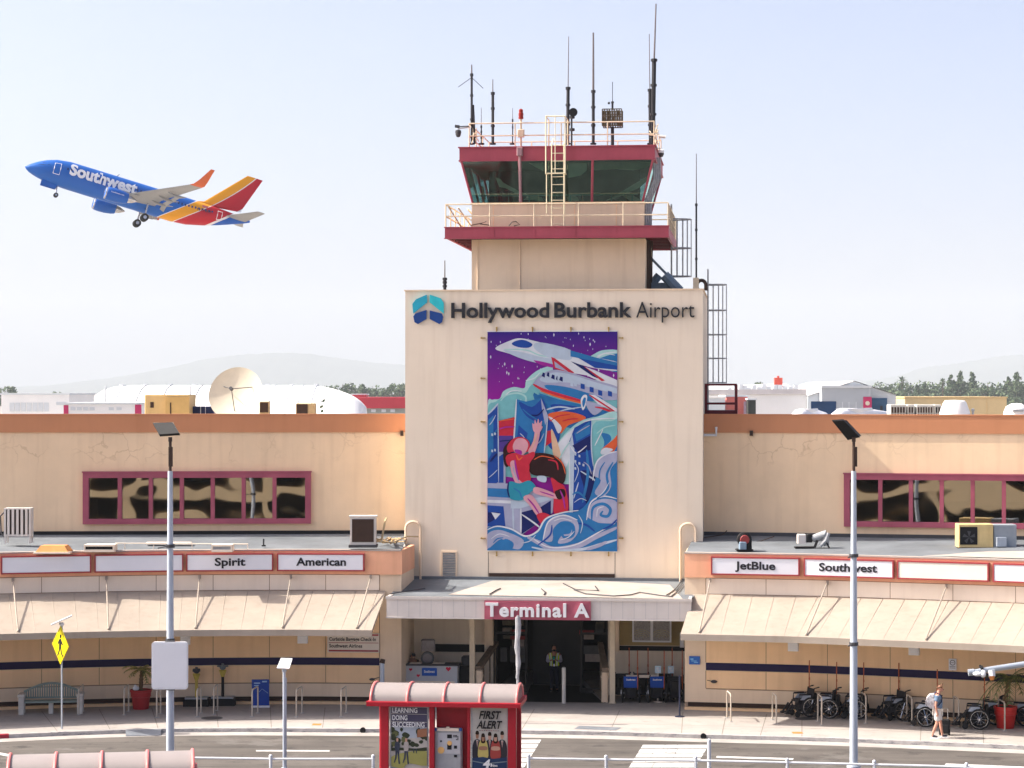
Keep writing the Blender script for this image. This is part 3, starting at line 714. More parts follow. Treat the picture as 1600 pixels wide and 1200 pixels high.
while z < z1-.03: sl.add([(x0,-.005,z),(x1,-.005,z),(x1,-.035,z+.035),(x0,-.035,z+.035),(x0,-.005,z+.045),(x1,-.005,z+.045)], [(0,1,2,3),(3,2,5,4)]); z += .062
BT(sl, 'louvre_slats', GREY, lo_)
for pxa, pxb, ytop, ybot, ylow in ((634,657,815,850,912),(1063,1087,818,850,914)):
    for nm in (0,):
        L = pxa < 800
        ua, z1 = tp(pxa,ytop,-.12); ub,_ = tp(pxb,ytop,-.12); z0 = tp(pxa,ylow,-.12)[1]; zs2 = tp(pxa,ybot,-.12)[1]; rr=(ub-ua)/2
        arc = [(ua+rr-rr*math.cos(math.pi*i/10), -.12, z1-rr*.9+rr*.9*math.sin(math.pi*i/10)) for i in range(11)]
        long_end, short_end = (arc[-1], arc[0]) if L else (arc[0], arc[-1])
        pts = ([(short_end[0],-.12,zs2)] + arc + [(long_end[0],-.12,z0)]) if L else ([(long_end[0],-.12,z0)] + arc + [(short_end[0],-.12,zs2)])
        g = MB(); g.tube(pts, .05, 8); BT(g, 'looped_pipe', CREAM)
g = MB(); x0,z0 = tp(764,907,-.03); x1,z1 = tp(960,897,-.03); g.box(x0,x1,-.05,0,z0,z1); BT(g, 'vent_slot', DKBROWN)
g = MB(); zz = tp(860,903,-.1)[1]; g.box(x0,x1,-.10,-.051,z0+.02,zz); BT(g, 'slot_trim', CREAM)
g = MB(); x0 = tp(763,870)[0]; x1 = tp(961,870)[0]
for u in (x0, x1): g.box(u-.01,u+.01,-.006,0,tp(763,905)[1],tp(763,862)[1])
BT(g, 'wall_joint', DKBROWN)
for px, py, nm in ((1110,672,'r'),):
    h = ray_hit(UFR, px, py, -.1); g = MB(); a = ray_hit(UFR,1098,680,-.1); b = ray_hit(UFR,1119,680,-.1); c = ray_hit(UFR,1119,667,-.1)
    g.tube([UFR@Vector((a.x,-.1,a.z)), UFR@Vector((b.x,-.1,a.z)), UFR@Vector((b.x,-.1,c.z))], .05, 8)
    g.build('drain_pipe', WHITE, WING_R, world=True)
    g = MB(); a = ray_hit(UFR,1174,677,-.08); g.box(a.x-.06,a.x+.06,-.14,-.04,a.z-.1,a.z+.1,M=UFR); g.build('wall_fixture', DKBROWN, WING_R, world=True)
    g = MB(); a = ray_hit(UFL,628,677,-.08); g.box(a.x-.06,a.x+.06,-.14,-.04,a.z-.1,a.z+.1,M=UFL); g.build('wall_fixture', DKBROWN, WING_L, world=True)

# ---------------------------------------------------------------- name sign with emblem
o_ = tp(864,500,-.08)
NS = thing('airport_name_sign', 'dark raised airport name lettering with teal and blue winged emblem across the tower top', 'sign', M=TF @ Matrix.Translation((0,-.001,tp(864,505)[1])))
nz = tp(864,505)[1]
pz = lambda px,py: (tp(px,py,-.1)[0], tp(px,py,-.1)[1]-nz)
e = lambda pts: [pz(620+x/2.963, 300+y/2.963) for x,y in pts]
TEAL = mat('emblem_teal', (0.02, 0.36, 0.50), 0.4, 0.1, 3); TEAL2 = mat('emblem_light_teal', (0.03, 0.50, 0.56), 0.4, 0.1, 3); EBLUE = mat('emblem_blue', (0.01, 0.055, 0.24), 0.4, 0.1, 3); CHAR = mat('charcoal_letter', (0.022, 0.023, 0.028), 0.45, 0.1, 4)
for pts, m in (([(72,518),(88,497),(138,475),(140,511),(76,563)], TEAL), ([(152,475),(203,492),(217,514),(217,563),(152,511)], TEAL2), ([(76,576),(86,562),(137,546),(137,588),(97,611),(82,603)], EBLUE), ([(152,548),(207,562),(214,578),(209,602),(196,611),(152,588)], EBLUE)):
    g = MB(); g.prism(e(pts), -.10, -.02); g.build('emblem_piece', m, NS)
x0,zb_ = pz(705,497); x1,zc = pz(987,472)
g = MB(); xm = pz(858,497)[0]; xn = pz(866,497)[0]; letters(g, 'Hollywood', x0, xm, zb_, zc-zb_, -.12, .10, bold=0.023); g.build('bold_lettering', CHAR, NS); g = MB(); letters(g, 'Burbank', xn, x1, zb_, zc-zb_, -.12, .10, bold=0.023); g.build('bold_lettering', CHAR, NS)
x0,_ = pz(994,497); x1,_ = pz(1085,497)
g = MB(); letters(g, 'Airport', x0, x1, zb_, zc-zb_, -.12, .10, bold=-0.006); g.build('thin_lettering', CHAR, NS)

# ---------------------------------------------------------------- entrance canopy
CV = (80.8-86.0)/math.cos(R(6)) + .1
ca, cb = tp(604,950,CV)[0], tp(1080,950,CV)[0]
cz0, cz1 = tp(842,967,CV)[1], tp(842,934,CV)[1]
EC = thing('entrance_canopy', 'flat panelled entrance canopy on slim posts below the tower', 'canopy', M=TF @ Matrix.Translation((0,CV,0)))
k = -CV
w = MB(); w.box(ca,cb,0,.10,cz0,cz1); w.box(ca,ca+.1,.1,2.6,cz0,cz1); w.box(cb-.1,cb,.1,2.6,cz0,cz1)
npan = 27; jt = MB()
for i in range(1,npan):
    u = ca+(cb-ca)*i/npan; w.box(u-.012, u+.012, -.0025, .01, cz0+.021,cz1-.092, 1)
w.box(ca-.03,cb+.03,-.05,.12,cz1-.09,cz1); w.box(ca-.02,cb+.02,-.03,.0,cz0-.03,cz0+.02)
w.build('canopy_fascia', [OFFW, mat('fascia_joint_grey',(.50,.47,.45),.6,.1)], EC)
rf = MB(); zt2 = tp(864,906,0)[1]
rf.add([(ca,.12,cz1-.06),(cb,.12,cz1-.06),(U1,k-.01,zt2),(U0,k-.01,zt2)], [(0,1,2,3)]); rf.add([(ca,.12,cz0+.12),(cb,.12,cz0+.12),(cb-.2,k,cz0+.12),(ca+.5,k,cz0+.12)], [(0,1,2,3)])
rf.build('canopy_roof', DECK, EC)
pt = MB(); z_at = lambda v: cz1-.06+(zt2-cz1+.06)*(v-.12)/(k-.13)
ca2 = tp(708,930,CV)[0]; pt.add([(ca2-.3,.9,z_at(.9)+.02),(cb-.3,.35,z_at(.35)+.02),(cb-.9,k-1.2,z_at(k-1.2)+.02),(U1-4,k-.25,z_at(k-.25)+.02),(U0+3.4,k-.5,z_at(k-.5)+.02)], [(0,1,2,3,4)])
pt.build('roof_coating_patch', DECK_L, EC)
cb_ = MB(); random.seed(21)
for pts in (((880,912),(892,918),(900,922),(935,923),(930,916)),((897,922),(915,928),(960,931),(985,929)),((1040,930),(1055,920),(1064,908),(1062,900)),((1048,931),(1060,922),(1068,912)),((765,930),(775,924),(782,921)),((846,921),(852,926),(850,930)),((610,931),(640,926),(664,922)),((985,929),(1000,925),(1030,929),(1050,931))):
    pp = []
    for px,py in pts:
        v = CV+.4+ (933-py)/28*4.6; u = tp(px,py,v)[0]; pp.append((u, v-CV, z_at(v-CV)+.05))
    cb_ = MB(); cb_.tube(pp, .022, 6); cb_.build('roof_cable', DKGREY, EC)
sk = MB(); sk.box(U0+.2,U1-.2,k-.14,k-.005,zt2-.06,zt2+.1); sk.build('roof_upstand', DECK, EC)
PV = (83.9-86)/math.cos(R(6))
for px in (738, 957):
    u = tp(px,1040,PV)[0]; q = MB(); q.box(u-.095,u+.095,PV-CV-.095,PV-CV+.095,0,cz0+.13); q.box(u-.13,u+.13,PV-CV-.13,PV-CV+.13,0,.03); q.box(u-.13,u+.13,PV-CV-.13,PV-CV+.13,cz0,cz0+.06)
    q.build('canopy_post', RAILC, EC)
# Terminal sign on the fascia
TS = thing('terminal_letter_sign', 'maroon entrance sign with raised white terminal lettering on the canopy edge', 'sign', M=TF @ Matrix.Translation((0,CV-.06,cz0-.05)))
a0 = tp(757,950,CV-.1)[0]; a1 = tp(923,950,CV-.1)[0]; zz0 = tp(757,967.5,CV-.1)[1]-cz0+.05; zz1 = tp(757,938.5,CV-.1)[1]-cz0+.05
q = MB(); q.box(a0,a1,-.06,.04,zz0,zz1); q.build('sign_panel', MAROON, TS)
g = MB(); bz = tp(757,963,CV-.1)[1]-cz0+.05; tz = tp(757,941.5,CV-.1)[1]-cz0+.05
letters(g, 'Terminal A', tp(759,950,CV-.1)[0], tp(921,950,CV-.1)[0], bz, tz-bz, -.15, .09, bold=.03, spacing=1.12)
g.build('white_lettering', WHITE, TS)

# ---------------------------------------------------------------- entrance recess
EN = thing('entrance_doorway', 'dark recessed terminal doorway with glass side panels under the canopy', 'doorway', M=TF @ Matrix.Translation((0,.3,0)))
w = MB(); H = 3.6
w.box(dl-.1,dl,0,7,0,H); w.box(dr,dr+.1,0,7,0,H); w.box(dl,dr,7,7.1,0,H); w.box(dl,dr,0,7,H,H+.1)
w.build('passage', BLACK, EN)  # the darkness inside is put into the black of the passage
d0, d1 = tp(825,1000,.9)[0], tp(905,1000,.9)[0]
dk = mat('dark_door', (0.012,0.016,0.02), 0.35, 0.2, 3)
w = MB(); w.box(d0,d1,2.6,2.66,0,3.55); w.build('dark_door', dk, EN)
DFR = mat('door_frame_bronze', (0.025,0.023,0.022), 0.4, 0.15, 3)
w = MB()
for px in (775, 822, 908, 949):
    u = tp(px,1000,.6)[0]; w.box(u-.04,u+.04,.3,.4,0,3.55)
for a,b in ((775,822),(908,949)):
    u0,u1 = tp(a,1000,.6)[0], tp(b,1000,.6)[0]; w.box(u0+.04,u1-.04,.31,.39,2.2,2.28); w.box(u0+.04,u1-.04,.31,.39,.0,.18)
w.build('door_frame', DFR, EN)
SH1 = mat('doorway_red', (0.34,0.05,0.05), 0.6, 0.2, 8); SH2 = mat('doorway_pale', (0.36,0.30,0.26), 0.6, 0.2, 8); SH3 = mat('counter_grey', (0.10,0.10,0.10), 0.5, 0.2, 5); SH4=mat('stock_olive',(.15,.13,.09),.7,.3,6)
w = [MB() for _ in range(4)]
for px0,py0,px1,py1,i in ((785,970,818,977,3),(785,981,800,989,1),(797,984,821,988,0),(786,993,801,998,3),(797,994,821,999,0),(800,1000,819,1013,1),(782,1012,792,1034,2),(797,1010,821,1035,2),(799,1024,818,1030,3),(905,985,928,991,0),(912,991,928,999,1),(931,972,944,982,3),(912,1009,944,1022,2),(914,1022,941,1034,1),(930,975,943,990,2)):  # posters and counters, with signs reflected in the glass as coloured boxes
    u0,z0_ = tp(px0,py1,1.2); u1,z1_ = tp(px1,py0,1.2); w[i].box(u0,u1,.9,1.0,z0_,z1_)
for q, m, nme in zip(w, (SH1,SH2,SH3,SH4), ('red_poster_reflection','pale_notice_reflection','counter_front','olive_notice')): q.build(nme, m, EN)
# alcoves either side: stub pillars, stripe, mat, ramp
w = MB(); p0,p1 = tp(757,990,-.4)[0], tp(770,990,-.4)[0]; w.box(p0,p1,-.7,-.3,tp(760,1009,-.5)[1],cz0+.12); p0,p1 = tp(961,990,-.4)[0], tp(967,990,-.4)[0]; w.box(p0,p1,-.7,-.3,tp(760,1016,-.5)[1],cz0+.12)
w.build('hanging_pillar', CREAM, EN)
w = MB(); u0,z0_ = tp(676,1018); u1,z1_ = tp(757,1007); w.box(u0,u1,-.33,-.3,z0_,z1_); u0,z0_ = tp(962,1016); u1,z1_ = tp(1072,1010); w.box(u0,5.6,-.33,-.3,z0_,z1_)
w.build('alcove_stripe', BLACK, EN)
w = MB(); u0,z0_ = tp(963,1010); w.box(u0,5.6,-.316,-.3,z1_+.02,cz0+.1); w.build('alcove_shade_panel', mat('olive_shade',(.42,.31,.14),.8,.1,.8), EN)  # olive panel paints in the shaded tone of the upper alcove wall
fm = tp(820,1060,0)[0]
w = MB(); m0,m1 = tp(819,1097,PV)[0], tp(943,1097,PV)[0]; m2,m3 = tp(822,1070,.9)[0], tp(906,1070,.9)[0]
w.add([(m0,PV-.3,.006),(m1,PV-.3,.006),(m3,2.5,.006),(m2,2.5,.006)], [(0,1,2,3)]); w.build('floor_mat', BLACK, EN)
rp = MB(); a0 = tp(906,1050,1.0)[0]; a1 = tp(945,1050,1.0)[0]; b0_ = tp(900,1097,PV)[0]; b1_ = tp(942,1097,PV)[0]
rp.add([(m1+.01,PV-.3,.008),(b1_+.1,PV-.3,.008),(a1,2.5,.22),(m3+.01,2.5,.22)], [(0,1,2,3)]); rp.build('entrance_ramp', mat('stained_concrete',(.24,.19,.14),.85,.4,1.6), EN)
hr = MB()
for side, px0, px1, top in ((0,747,775,0),(1,946,938,1)):
    ua = tp(px0,1040,PV)[0]; ub = tp(px1,1000,.5)[0]
    za, zb2 = 1.28, 1.95
    hr.add([(ua-.12,PV-.3,za),(ua+.12,PV-.3,za),(ub+.1,.2,zb2),(ub-.1,.2,zb2),(ua-.12,PV-.3,za-.16),(ua+.12,PV-.3,za-.16),(ub+.1,.2,zb2-.16),(ub-.1,.2,zb2-.16)], [(0,1,2,3),(4,7,6,5),(0,4,5,1),(1,5,6,2),(2,6,7,3),(3,7,4,0)])
    for t in (.3,.65,.95):
        hr.tube([(ua+(ub-ua)*t,PV-.3+(-PV+.5)*t,0),(ua+(ub-ua)*t,PV-.3+(-PV+.5)*t,za+(zb2-za)*t-.1)], .03, 6)
hr.build('ramp_handrail', mat('weathered_handrail',(.22,.16,.11),.6,.3,4), EN)
# ---------------------------------------------------------------- printed banner on the tower
def flatcol(name, col, rough=0.7): return mat('print_' + name, tuple(c*.80 for c in col), rough, 0.10, 3, spec=.1)
bx0, bz0 = tp(761.5,860,-.1); bx1, bz1 = tp(964.5,518,-.1)
BN = thing('mural_banner', 'tall purple and blue printed banner of aeroplanes, waves and a waving child on the tower', 'banner', M=TF @ Matrix.Translation((0,-.03,bz0)))
def bp(x, y):      # drawing coordinates of the print to metres on the banner
    return (bx0 + (x-70)/640*(bx1-bx0), (1138-y)/1078*(bz1-bz0))
BC = [('sky',(.07,.02,.25)),('white',(.72,.75,.80)),('pale',(.50,.60,.72)),('teal',(.20,.52,.55)),('mint',(.42,.70,.68)),('blue',(.018,.075,.36)),('mid',(.03,.19,.46)),('navy',(.012,.02,.13)),
      ('red',(.60,.03,.06)),('orange',(.78,.13,.045)),('skin',(.72,.36,.42)),('hair',(.035,.013,.014)),('lav',(.40,.42,.58)),('magenta',(.38,.03,.32)),('sand',(.76,.50,.33)),('shorts',(.03,.30,.42)),('violet',(.10,.05,.30))]
BCI = {n:i for i,(n,_) in enumerate(BC)}
bnm = [flatcol(n,c) for n,c in BC]
# dusk sky of the print: violet above, magenta lower left
sm = bnm[0]; n_ = sm.node_tree; p_ = n_.nodes['Principled BSDF']
tc_ = n_.nodes.new('ShaderNodeTexCoord'); sx_ = n_.nodes.new('ShaderNodeSeparateXYZ'); n_.links.new(tc_.outputs['Object'], sx_.inputs[0])
rr_ = n_.nodes.new('ShaderNodeMapRange'); rr_.inputs[1].default_value = bz1-bz0; rr_.inputs[2].default_value = (bz1-bz0)*.68; n_.links.new(sx_.outputs[2], rr_.inputs[0])
mm_ = n_.nodes.new('ShaderNodeMix'); mm_.data_type='RGBA'; mm_.inputs['A'].default_value=(.035,.015,.19,1); mm_.inputs['B'].default_value=(.25,.01,.25,1)
n_.links.new(rr_.outputs[0], mm_.inputs['Factor']); n_.links.new(mm_.outputs['Result'], p_.inputs['Base Color'])
g = MB(); lay = [0]
g.box(bx0, bx1, -.03, 0, 0, bz1-bz0, 0)
def clip_poly(pts):
    for ax, lim, sg in ((0,70.5,1),(0,709.5,-1),(1,60.5,1),(1,1137.5,-1)):
        out = []
        for i in range(len(pts)):
            a, b = pts[i-1], pts[i]; ia = (a[ax]-lim)*sg >= 0; ib = (b[ax]-lim)*sg >= 0
            if ia != ib:
                t = (lim-a[ax])/(b[ax]-a[ax]); out.append((a[0]+(b[0]-a[0])*t, a[1]+(b[1]-a[1])*t))
            if ib: out.append(b)
        pts = out
        if not pts: return pts
    return pts
def sh_(c, pts, smooth=True, n=4):
    lay[0] += 1
    pts = clip_poly(spline(pts, n) if smooth else pts)
    if len(pts) > 2: g.flat([bp(x,y) for x,y in pts], -.031-.0006*lay[0], BCI[c])
def rib(c, pts, w, n=6):
    lay[0] += 1
    ps = spline(pts, n, False)
    L, Rr = [], []
    for i,(x,y) in enumerate(ps):
        a = ps[max(i-1,0)]; b = ps[min(i+1,len(ps)-1)]; dx,dy = b[0]-a[0], b[1]-a[1]; l = math.hypot(dx,dy) or 1
        ww = w*(1-.6*abs(2*i/(len(ps)-1)-1)**3)/2
        L.append((min(max(x-dy/l*ww,70.5),709.5),min(max(y+dx/l*ww,60.5),1137.5))); Rr.append((min(max(x+dy/l*ww,70.5),709.5),min(max(y-dx/l*ww,60.5),1137.5)))
    yq = -.031-.0006*lay[0]
    g.strip([(bp(*q)[0], yq, bp(*q)[1]) for q in L], [(bp(*q)[0], yq, bp(*q)[1]) for q in Rr], BCI[c])
random.seed(11); lay[0] = 1
for i in range(95):
    x, y = random.uniform(76,704), random.uniform(66,385)
    s = random.choice((2,2.5,3,4,6)); g.flat([bp(x-s*.6,y), bp(x,y-s*1.6), bp(x+s*.6,y), bp(x,y+s*1.6)], -.0316, BCI['white'])
sh_('mint', [(70,425),(95,395),(130,390),(150,352),(200,332),(252,338),(262,300),(300,262),(345,238),(392,234),(420,300),(710,330),(760,700),(70,760)])
sh_('teal', [(70,450),(110,405),(150,380),(200,350),(255,362),(280,330),(320,290),(380,262),(420,320),(720,360),(740,700),(70,760)])
rib('mint', [(135,400),(165,372),(220,362),(258,380),(256,410),(232,412),(236,392)], 9)
sh_('mint', [(570,205),(600,168),(650,150),(720,160),(720,260)]); sh_('mid', [(600,215),(640,185),(720,172),(720,260)]); rib('white', [(590,205),(640,170),(708,160)], 7)
sh_('mid', [(300,360),(420,392),(540,420),(720,470),(720,560),(420,520),(330,440)]); sh_('blue', [(380,420),(520,430),(600,470),(480,500)])
rib('pale', [(340,450),(420,430),(500,440)], 8); rib('pale', [(380,470),(450,445),(540,430)], 6)
# upper aeroplane
sh_('white', [(108,142),(180,104),(236,92),(330,112),(480,152),(600,186),(715,212),(715,252),(600,240),(480,212),(400,222),(330,216),(250,196),(180,168)], True)
sh_('pale', [(150,150),(240,160),(340,185),(480,205),(400,222),(330,216),(250,196),(180,168)]); rib('mint', [(150,146),(260,150),(330,176),(420,190)], 7)
sh_('blue', [(190,120),(212,104),(250,100),(292,120),(275,138),(225,136)]); sh_('pale', [(330,112),(480,150),(476,200),(380,190),(300,140)])
sh_('mid', [(480,152),(600,186),(712,212),(710,230),(600,206),(480,182)], False); sh_('blue', [(520,190),(600,206),(712,228),(712,248),(600,238)], False)
sh_('magenta', [(300,200),(400,222),(420,240),(340,225)])
sh_('white', [(395,190),(500,205),(600,270),(712,330),(712,345),(560,275),(480,262)], False); sh_('red', [(385,184),(402,190),(500,262),(478,268),(398,240)], False); sh_('lav', [(400,205),(470,258),(405,236)], False)
sh_('white', [(520,222),(600,250),(712,300),(712,330),(600,290)], False); sh_('red', [(535,228),(550,232),(650,300),(634,304)], False); sh_('navy', [(480,205),(540,226),(620,292),(590,280)], False)
# lower aeroplane
sh_('lav', [(298,318),(330,276),(390,248),(470,258),(600,298),(720,336),(720,392),(600,396),(520,402),(430,382),(340,346)])
sh_('pale', [(330,290),(390,262),(470,268),(600,308),(720,344),(720,366),(600,340),(470,310),(360,310)]); sh_('mid', [(350,325),(450,330),(560,360),(640,392),(520,402),(430,380)])
rib('red', [(296,318),(345,345),(430,372),(520,398),(560,408)], 15); rib('orange', [(330,350),(430,384),(540,412),(640,440),(712,466)], 9)
for x,y,w in ((338,268,16),(362,266,14),(384,278,18),(408,283,8),(424,288,18)): sh_('navy', [(x,y+10),(x+6,y-8),(x+w,y-4),(x+w,y+18)], False)
for x,y in ((530,314),(574,330),(616,346),(664,350)): sh_('blue', [(x,y),(x+20,y+5),(x+20,y+30),(x,y+25)], False)
for x in (480,498): sh_('pale', [(x,300),(x+14,304),(x+14,330),(x,326)], False)
sh_('white', [(570,368),(600,372),(712,440),(712,456),(620,420)], False); rib('red', [(572,370),(620,402),(712,462)], 8); sh_('white', [(530,400),(544,372),(562,376),(556,420),(540,446)]); sh_('mid', [(538,404),(547,384),(556,388),(551,416),(542,432)])
sh_('lav', [(560,400),(640,430),(600,470),(566,440)]); rib('red', [(600,430),(650,440),(712,468)], 9)
# domes, towers
sh_('orange', [(366,470),(430,452),(505,460),(556,486),(470,520),(430,562),(402,520)]); sh_('blue', [(365,500),(400,512),(430,560),(400,640),(362,600)]); sh_('red', [(350,550),(390,545),(392,600),(356,625)], False); sh_('white', [(372,478),(400,490),(436,530),(420,560),(396,510)])
sh_('mint', [(395,680),(430,590),(520,505),(610,478),(720,470),(720,760),(560,800),(430,800)]); sh_('white', [(410,650),(440,585),(520,520),(480,600),(470,700),(430,760)]); sh_('teal', [(590,520),(680,500),(720,500),(720,660),(600,720)])
sh_('mid', [(632,560),(670,565),(680,590),(655,620),(640,640),(646,600)]); sh_('sand', [(384,545),(404,570),(432,660),(438,740),(400,690)]); sh_('orange', [(632,640),(690,590),(720,560),(720,640),(650,656)]); sh_('white', [(628,650),(650,630),(690,640),(640,664)])
sh_('red', [(120,500),(212,478),(206,572),(120,572)], False); sh_('violet', [(120,572),(206,572),(200,660),(120,660)], False); sh_('lav', [(116,652),(160,652),(160,812),(116,812)], False); sh_('blue', [(126,676),(150,660),(150,804),(126,804)], False)
sh_('blue', [(70,470),(122,414),(126,800),(70,830)], False); sh_('mid', [(70,500),(100,470),(100,640),(70,700)], False); rib('pale', [(70,470),(100,440),(124,412)], 8); rib('pale', [(122,414),(124,600),(126,800)], 5)
sh_('mid', [(214,392),(262,404),(335,386),(368,478),(352,662),(198,642)], False); sh_('blue', [(226,404),(290,430),(343,392),(362,460),(330,506),(262,474)]); sh_('lav', [(335,386),(372,478),(356,520),(340,440)], False); sh_('blue', [(225,520),(270,560),(250,640),(212,620)], False); rib('white', [(214,392),(206,520),(198,642)], 7); rib('pale', [(368,478),(360,570),(350,662)], 6)
sh_('blue', [(474,600),(500,532),(582,488),(588,680),(600,800),(566,920),(478,966)], False); sh_('pale', [(474,620),(488,560),(500,640),(492,950),(478,966)], False); sh_('mid', [(500,560),(575,500),(578,560),(510,600)], False); sh_('navy', [(490,620),(578,570),(580,640),(520,660)], False); rib('white', [(478,620),(510,656),(560,620)], 6); rib('white', [(474,600),(476,800),(478,966)], 6)
sh_('navy', [(530,745),(600,760),(596,860),(560,910),(545,820)]); rib('pale', [(530,745),(570,770),(606,800),(590,860)], 8); rib('pale', [(520,800),(496,880)], 6); rib('mid', [(560,640),(566,760),(540,900)], 14); rib('pale', [(585,500),(583,620),(592,720)], 6)
# bench
sh_('lav', [(70,806),(190,808),(400,862),(392,950),(240,1060),(70,1060)], False); sh_('mid', [(70,830),(180,834),(180,878),(70,872)], False); sh_('white', [(70,888),(186,892),(186,906),(70,902)], False); sh_('blue', [(70,915),(150,920),(160,1020),(70,1020)], False); sh_('navy', [(72,950),(130,950),(100,990),(72,1005)], False); sh_('white', [(90,950),(136,956),(110,985)], False)
sh_('pale', [(186,892),(392,868),(392,884),(230,930),(186,930)], False); sh_('navy', [(236,950),(330,925),(384,890),(384,960),(240,1056)], False); rib('white', [(238,958),(300,1000),(350,1040)], 8); rib('white', [(236,930),(236,1050)], 8); rib('pale', [(196,920),(200,1040)], 8)
# finer drawing: shading strokes, small windows, folds
for pts_, c_, w_ in (([(80,520),(96,500),(112,470)],'pale',4),([(80,600),(100,570),(118,540)],'mid',9),([(84,700),(100,680),(118,660)],'navy',10),([(76,780),(100,760),(120,740)],'pale',4),([(232,560),(256,590),(240,630)],'pale',5),([(300,520),(330,560),(320,620)],'blue',12),([(286,470),(320,470),(350,440)],'navy',7),([(244,440),(280,470),(330,500)],'mid',6),([(300,620),(330,600),(350,560)],'lav',5),
    ([(500,700),(520,740),(500,800)],'pale',4),([(510,560),(540,540),(575,520)],'lav',5),([(490,860),(520,850),(556,880)],'mid',9),([(498,900),(530,880),(560,890)],'pale',4),([(545,700),(570,720),(584,760)],'lav',5),([(505,640),(530,680),(560,670)],'blue',7),([(610,560),(650,530),(700,520)],'mint',6),([(600,620),(620,580),(640,540)],'white',5),([(420,700),(450,640),(480,600)],'mint',6),([(540,505),(600,490),(700,486)],'white',6),([(380,500),(420,476),(480,466)],'red',5),([(440,500),(480,490),(520,488)],'red',6),
    ([(130,500),(160,495),(208,488)],'orange',5),([(128,540),(160,530),(206,528)],'magenta',7),([(130,600),(160,596),(200,594)],'navy',6),([(260,300),(300,290),(330,262)],'white',5),([(160,372),(190,352),(240,352)],'white',5),([(280,340),(300,352),(330,372)],'teal',10),([(300,380),(340,372),(380,392)],'mid',9),([(610,180),(650,168),(700,176)],'white',4)):
    rib(c_, pts_, w_)
for px_,py_2 in ((500,655),(520,664),(500,690),(520,700),(540,708),(500,725),(236,610),(250,616),(90,560),(104,556),(90,640),(104,636)): sh_('pale', [(px_,py_2),(px_+9,py_2+2),(px_+9,py_2+14),(px_,py_2+12)], False)
# child
sh_('hair', [(276,672),(330,656),(400,668),(440,700),(458,745),(450,800),(420,808),(380,775),(320,770),(280,750)]); rib('orange', [(400,670),(440,706),(456,760)], 6); rib('red', [(370,690),(410,700),(420,740)], 8)
sh_('red', [(384,778),(420,800),(456,830),(468,940),(402,956),(398,850)]); sh_('hair', [(415,840),(450,835),(455,870),(420,880)])
sh_('hair', [(150,640),(178,600),(200,590),(190,660),(178,720),(155,715)]); sh_('red', [(168,628),(196,588),(240,578),(276,600),(278,640),(250,656),(200,650),(176,656)]); sh_('skin', [(196,625),(215,588),(250,586),(272,610),(266,642),(240,672),(212,660)]); sh_('magenta', [(206,640),(240,646),(236,672),(214,660)])
sh_('skin', [(272,650),(296,600),(308,548),(330,548),(322,600),(300,662)]); sh_('skin', [(296,540),(294,510),(302,516),(306,492),(314,512),(322,488),(328,510),(340,498),(338,524),(344,528),(328,556),(306,556)])
sh_('red', [(164,672),(205,656),(250,668),(298,650),(304,672),(276,720),(284,796),(214,804),(196,740),(168,712)]); rib('orange', [(214,668),(226,690),(244,676)], 7)
sh_('skin', [(184,704),(208,700),(222,780),(268,820),(262,832),(214,808),(192,760)]); sh_('shorts', [(178,800),(230,806),(280,792),(312,828),(284,850),(240,890),(178,876)]); rib('navy', [(176,800),(172,840),(180,876)], 8)
sh_('skin', [(306,824),(360,838),(412,862),(414,882),(350,868),(300,852)]); sh_('skin', [(248,876),(286,862),(318,900),(342,948),(316,964),(284,920)]); sh_('red', [(314,964),(344,950),(382,966),(362,1000),(340,1010)]); sh_('hair', [(404,846),(440,838),(446,872),(420,884)])
sh_('pale', [(318,770),(360,772),(358,800),(322,792)])
rib('magenta', [(206,690),(214,740),(226,790)], 9); rib('red', [(262,680),(276,720),(270,780)], 6); rib('lav', [(196,720),(206,760),(226,800)], 5); rib('mid', [(200,830),(230,850),(240,880)], 7); rib('magenta', [(270,880),(300,915),(326,955)], 8); rib('magenta', [(330,846),(370,858),(400,868)], 6); rib('sand', [(286,640),(304,600),(314,560)], 5); rib('orange', [(300,690),(340,672),(400,684)], 5); rib('magenta', [(430,840),(446,880),(454,930)], 8)
# waves along the foot
sh_('mid', [(60,1150),(60,1040),(110,1018),(180,1030),(250,1062),(310,1046),(352,984),(430,950),(510,944),(570,890),(604,780),(640,700),(690,654),(730,640),(730,1150)])
sh_('lav', [(70,1130),(70,1060),(120,1036),(180,1050),(250,1086),(230,1130),(180,1120),(140,1080)]); rib('white', [(70,1036),(120,1018),(190,1032),(260,1066),(320,1040),(360,980),(440,950),(520,938)], 8)
sh_('mid', [(130,1110),(160,1080),(200,1100),(190,1132),(150,1130)])
sh_('lav', [(350,1080),(380,990),(450,966),(510,985),(520,1040),(480,1090),(420,1100),(440,1060),(480,1050),(486,1010),(440,1000),(400,1040),(390,1090)]); rib('mid', [(410,1100),(400,1040),(440,1000),(490,1010),(492,1060),(450,1070),(436,1040)], 16); rib('white', [(345,1090),(372,995),(445,962),(515,985)], 7)
sh_('lav', [(560,960),(590,900),(650,880),(712,900),(712,990),(640,1000),(600,990)]); rib('mid', [(585,985),(592,925),(640,905),(676,930),(664,965),(630,960),(640,940)], 15); rib('white', [(560,985),(580,900),(640,868),(710,880)], 7)
sh_('lav', [(590,760),(612,700),(650,668),(712,650),(712,690),(676,740),(680,820),(640,870),(600,850),(630,790)]); rib('white', [(590,790),(610,700),(660,660),(712,648)], 7); rib('mid', [(690,700),(660,760),(664,830),(610,880)], 12)
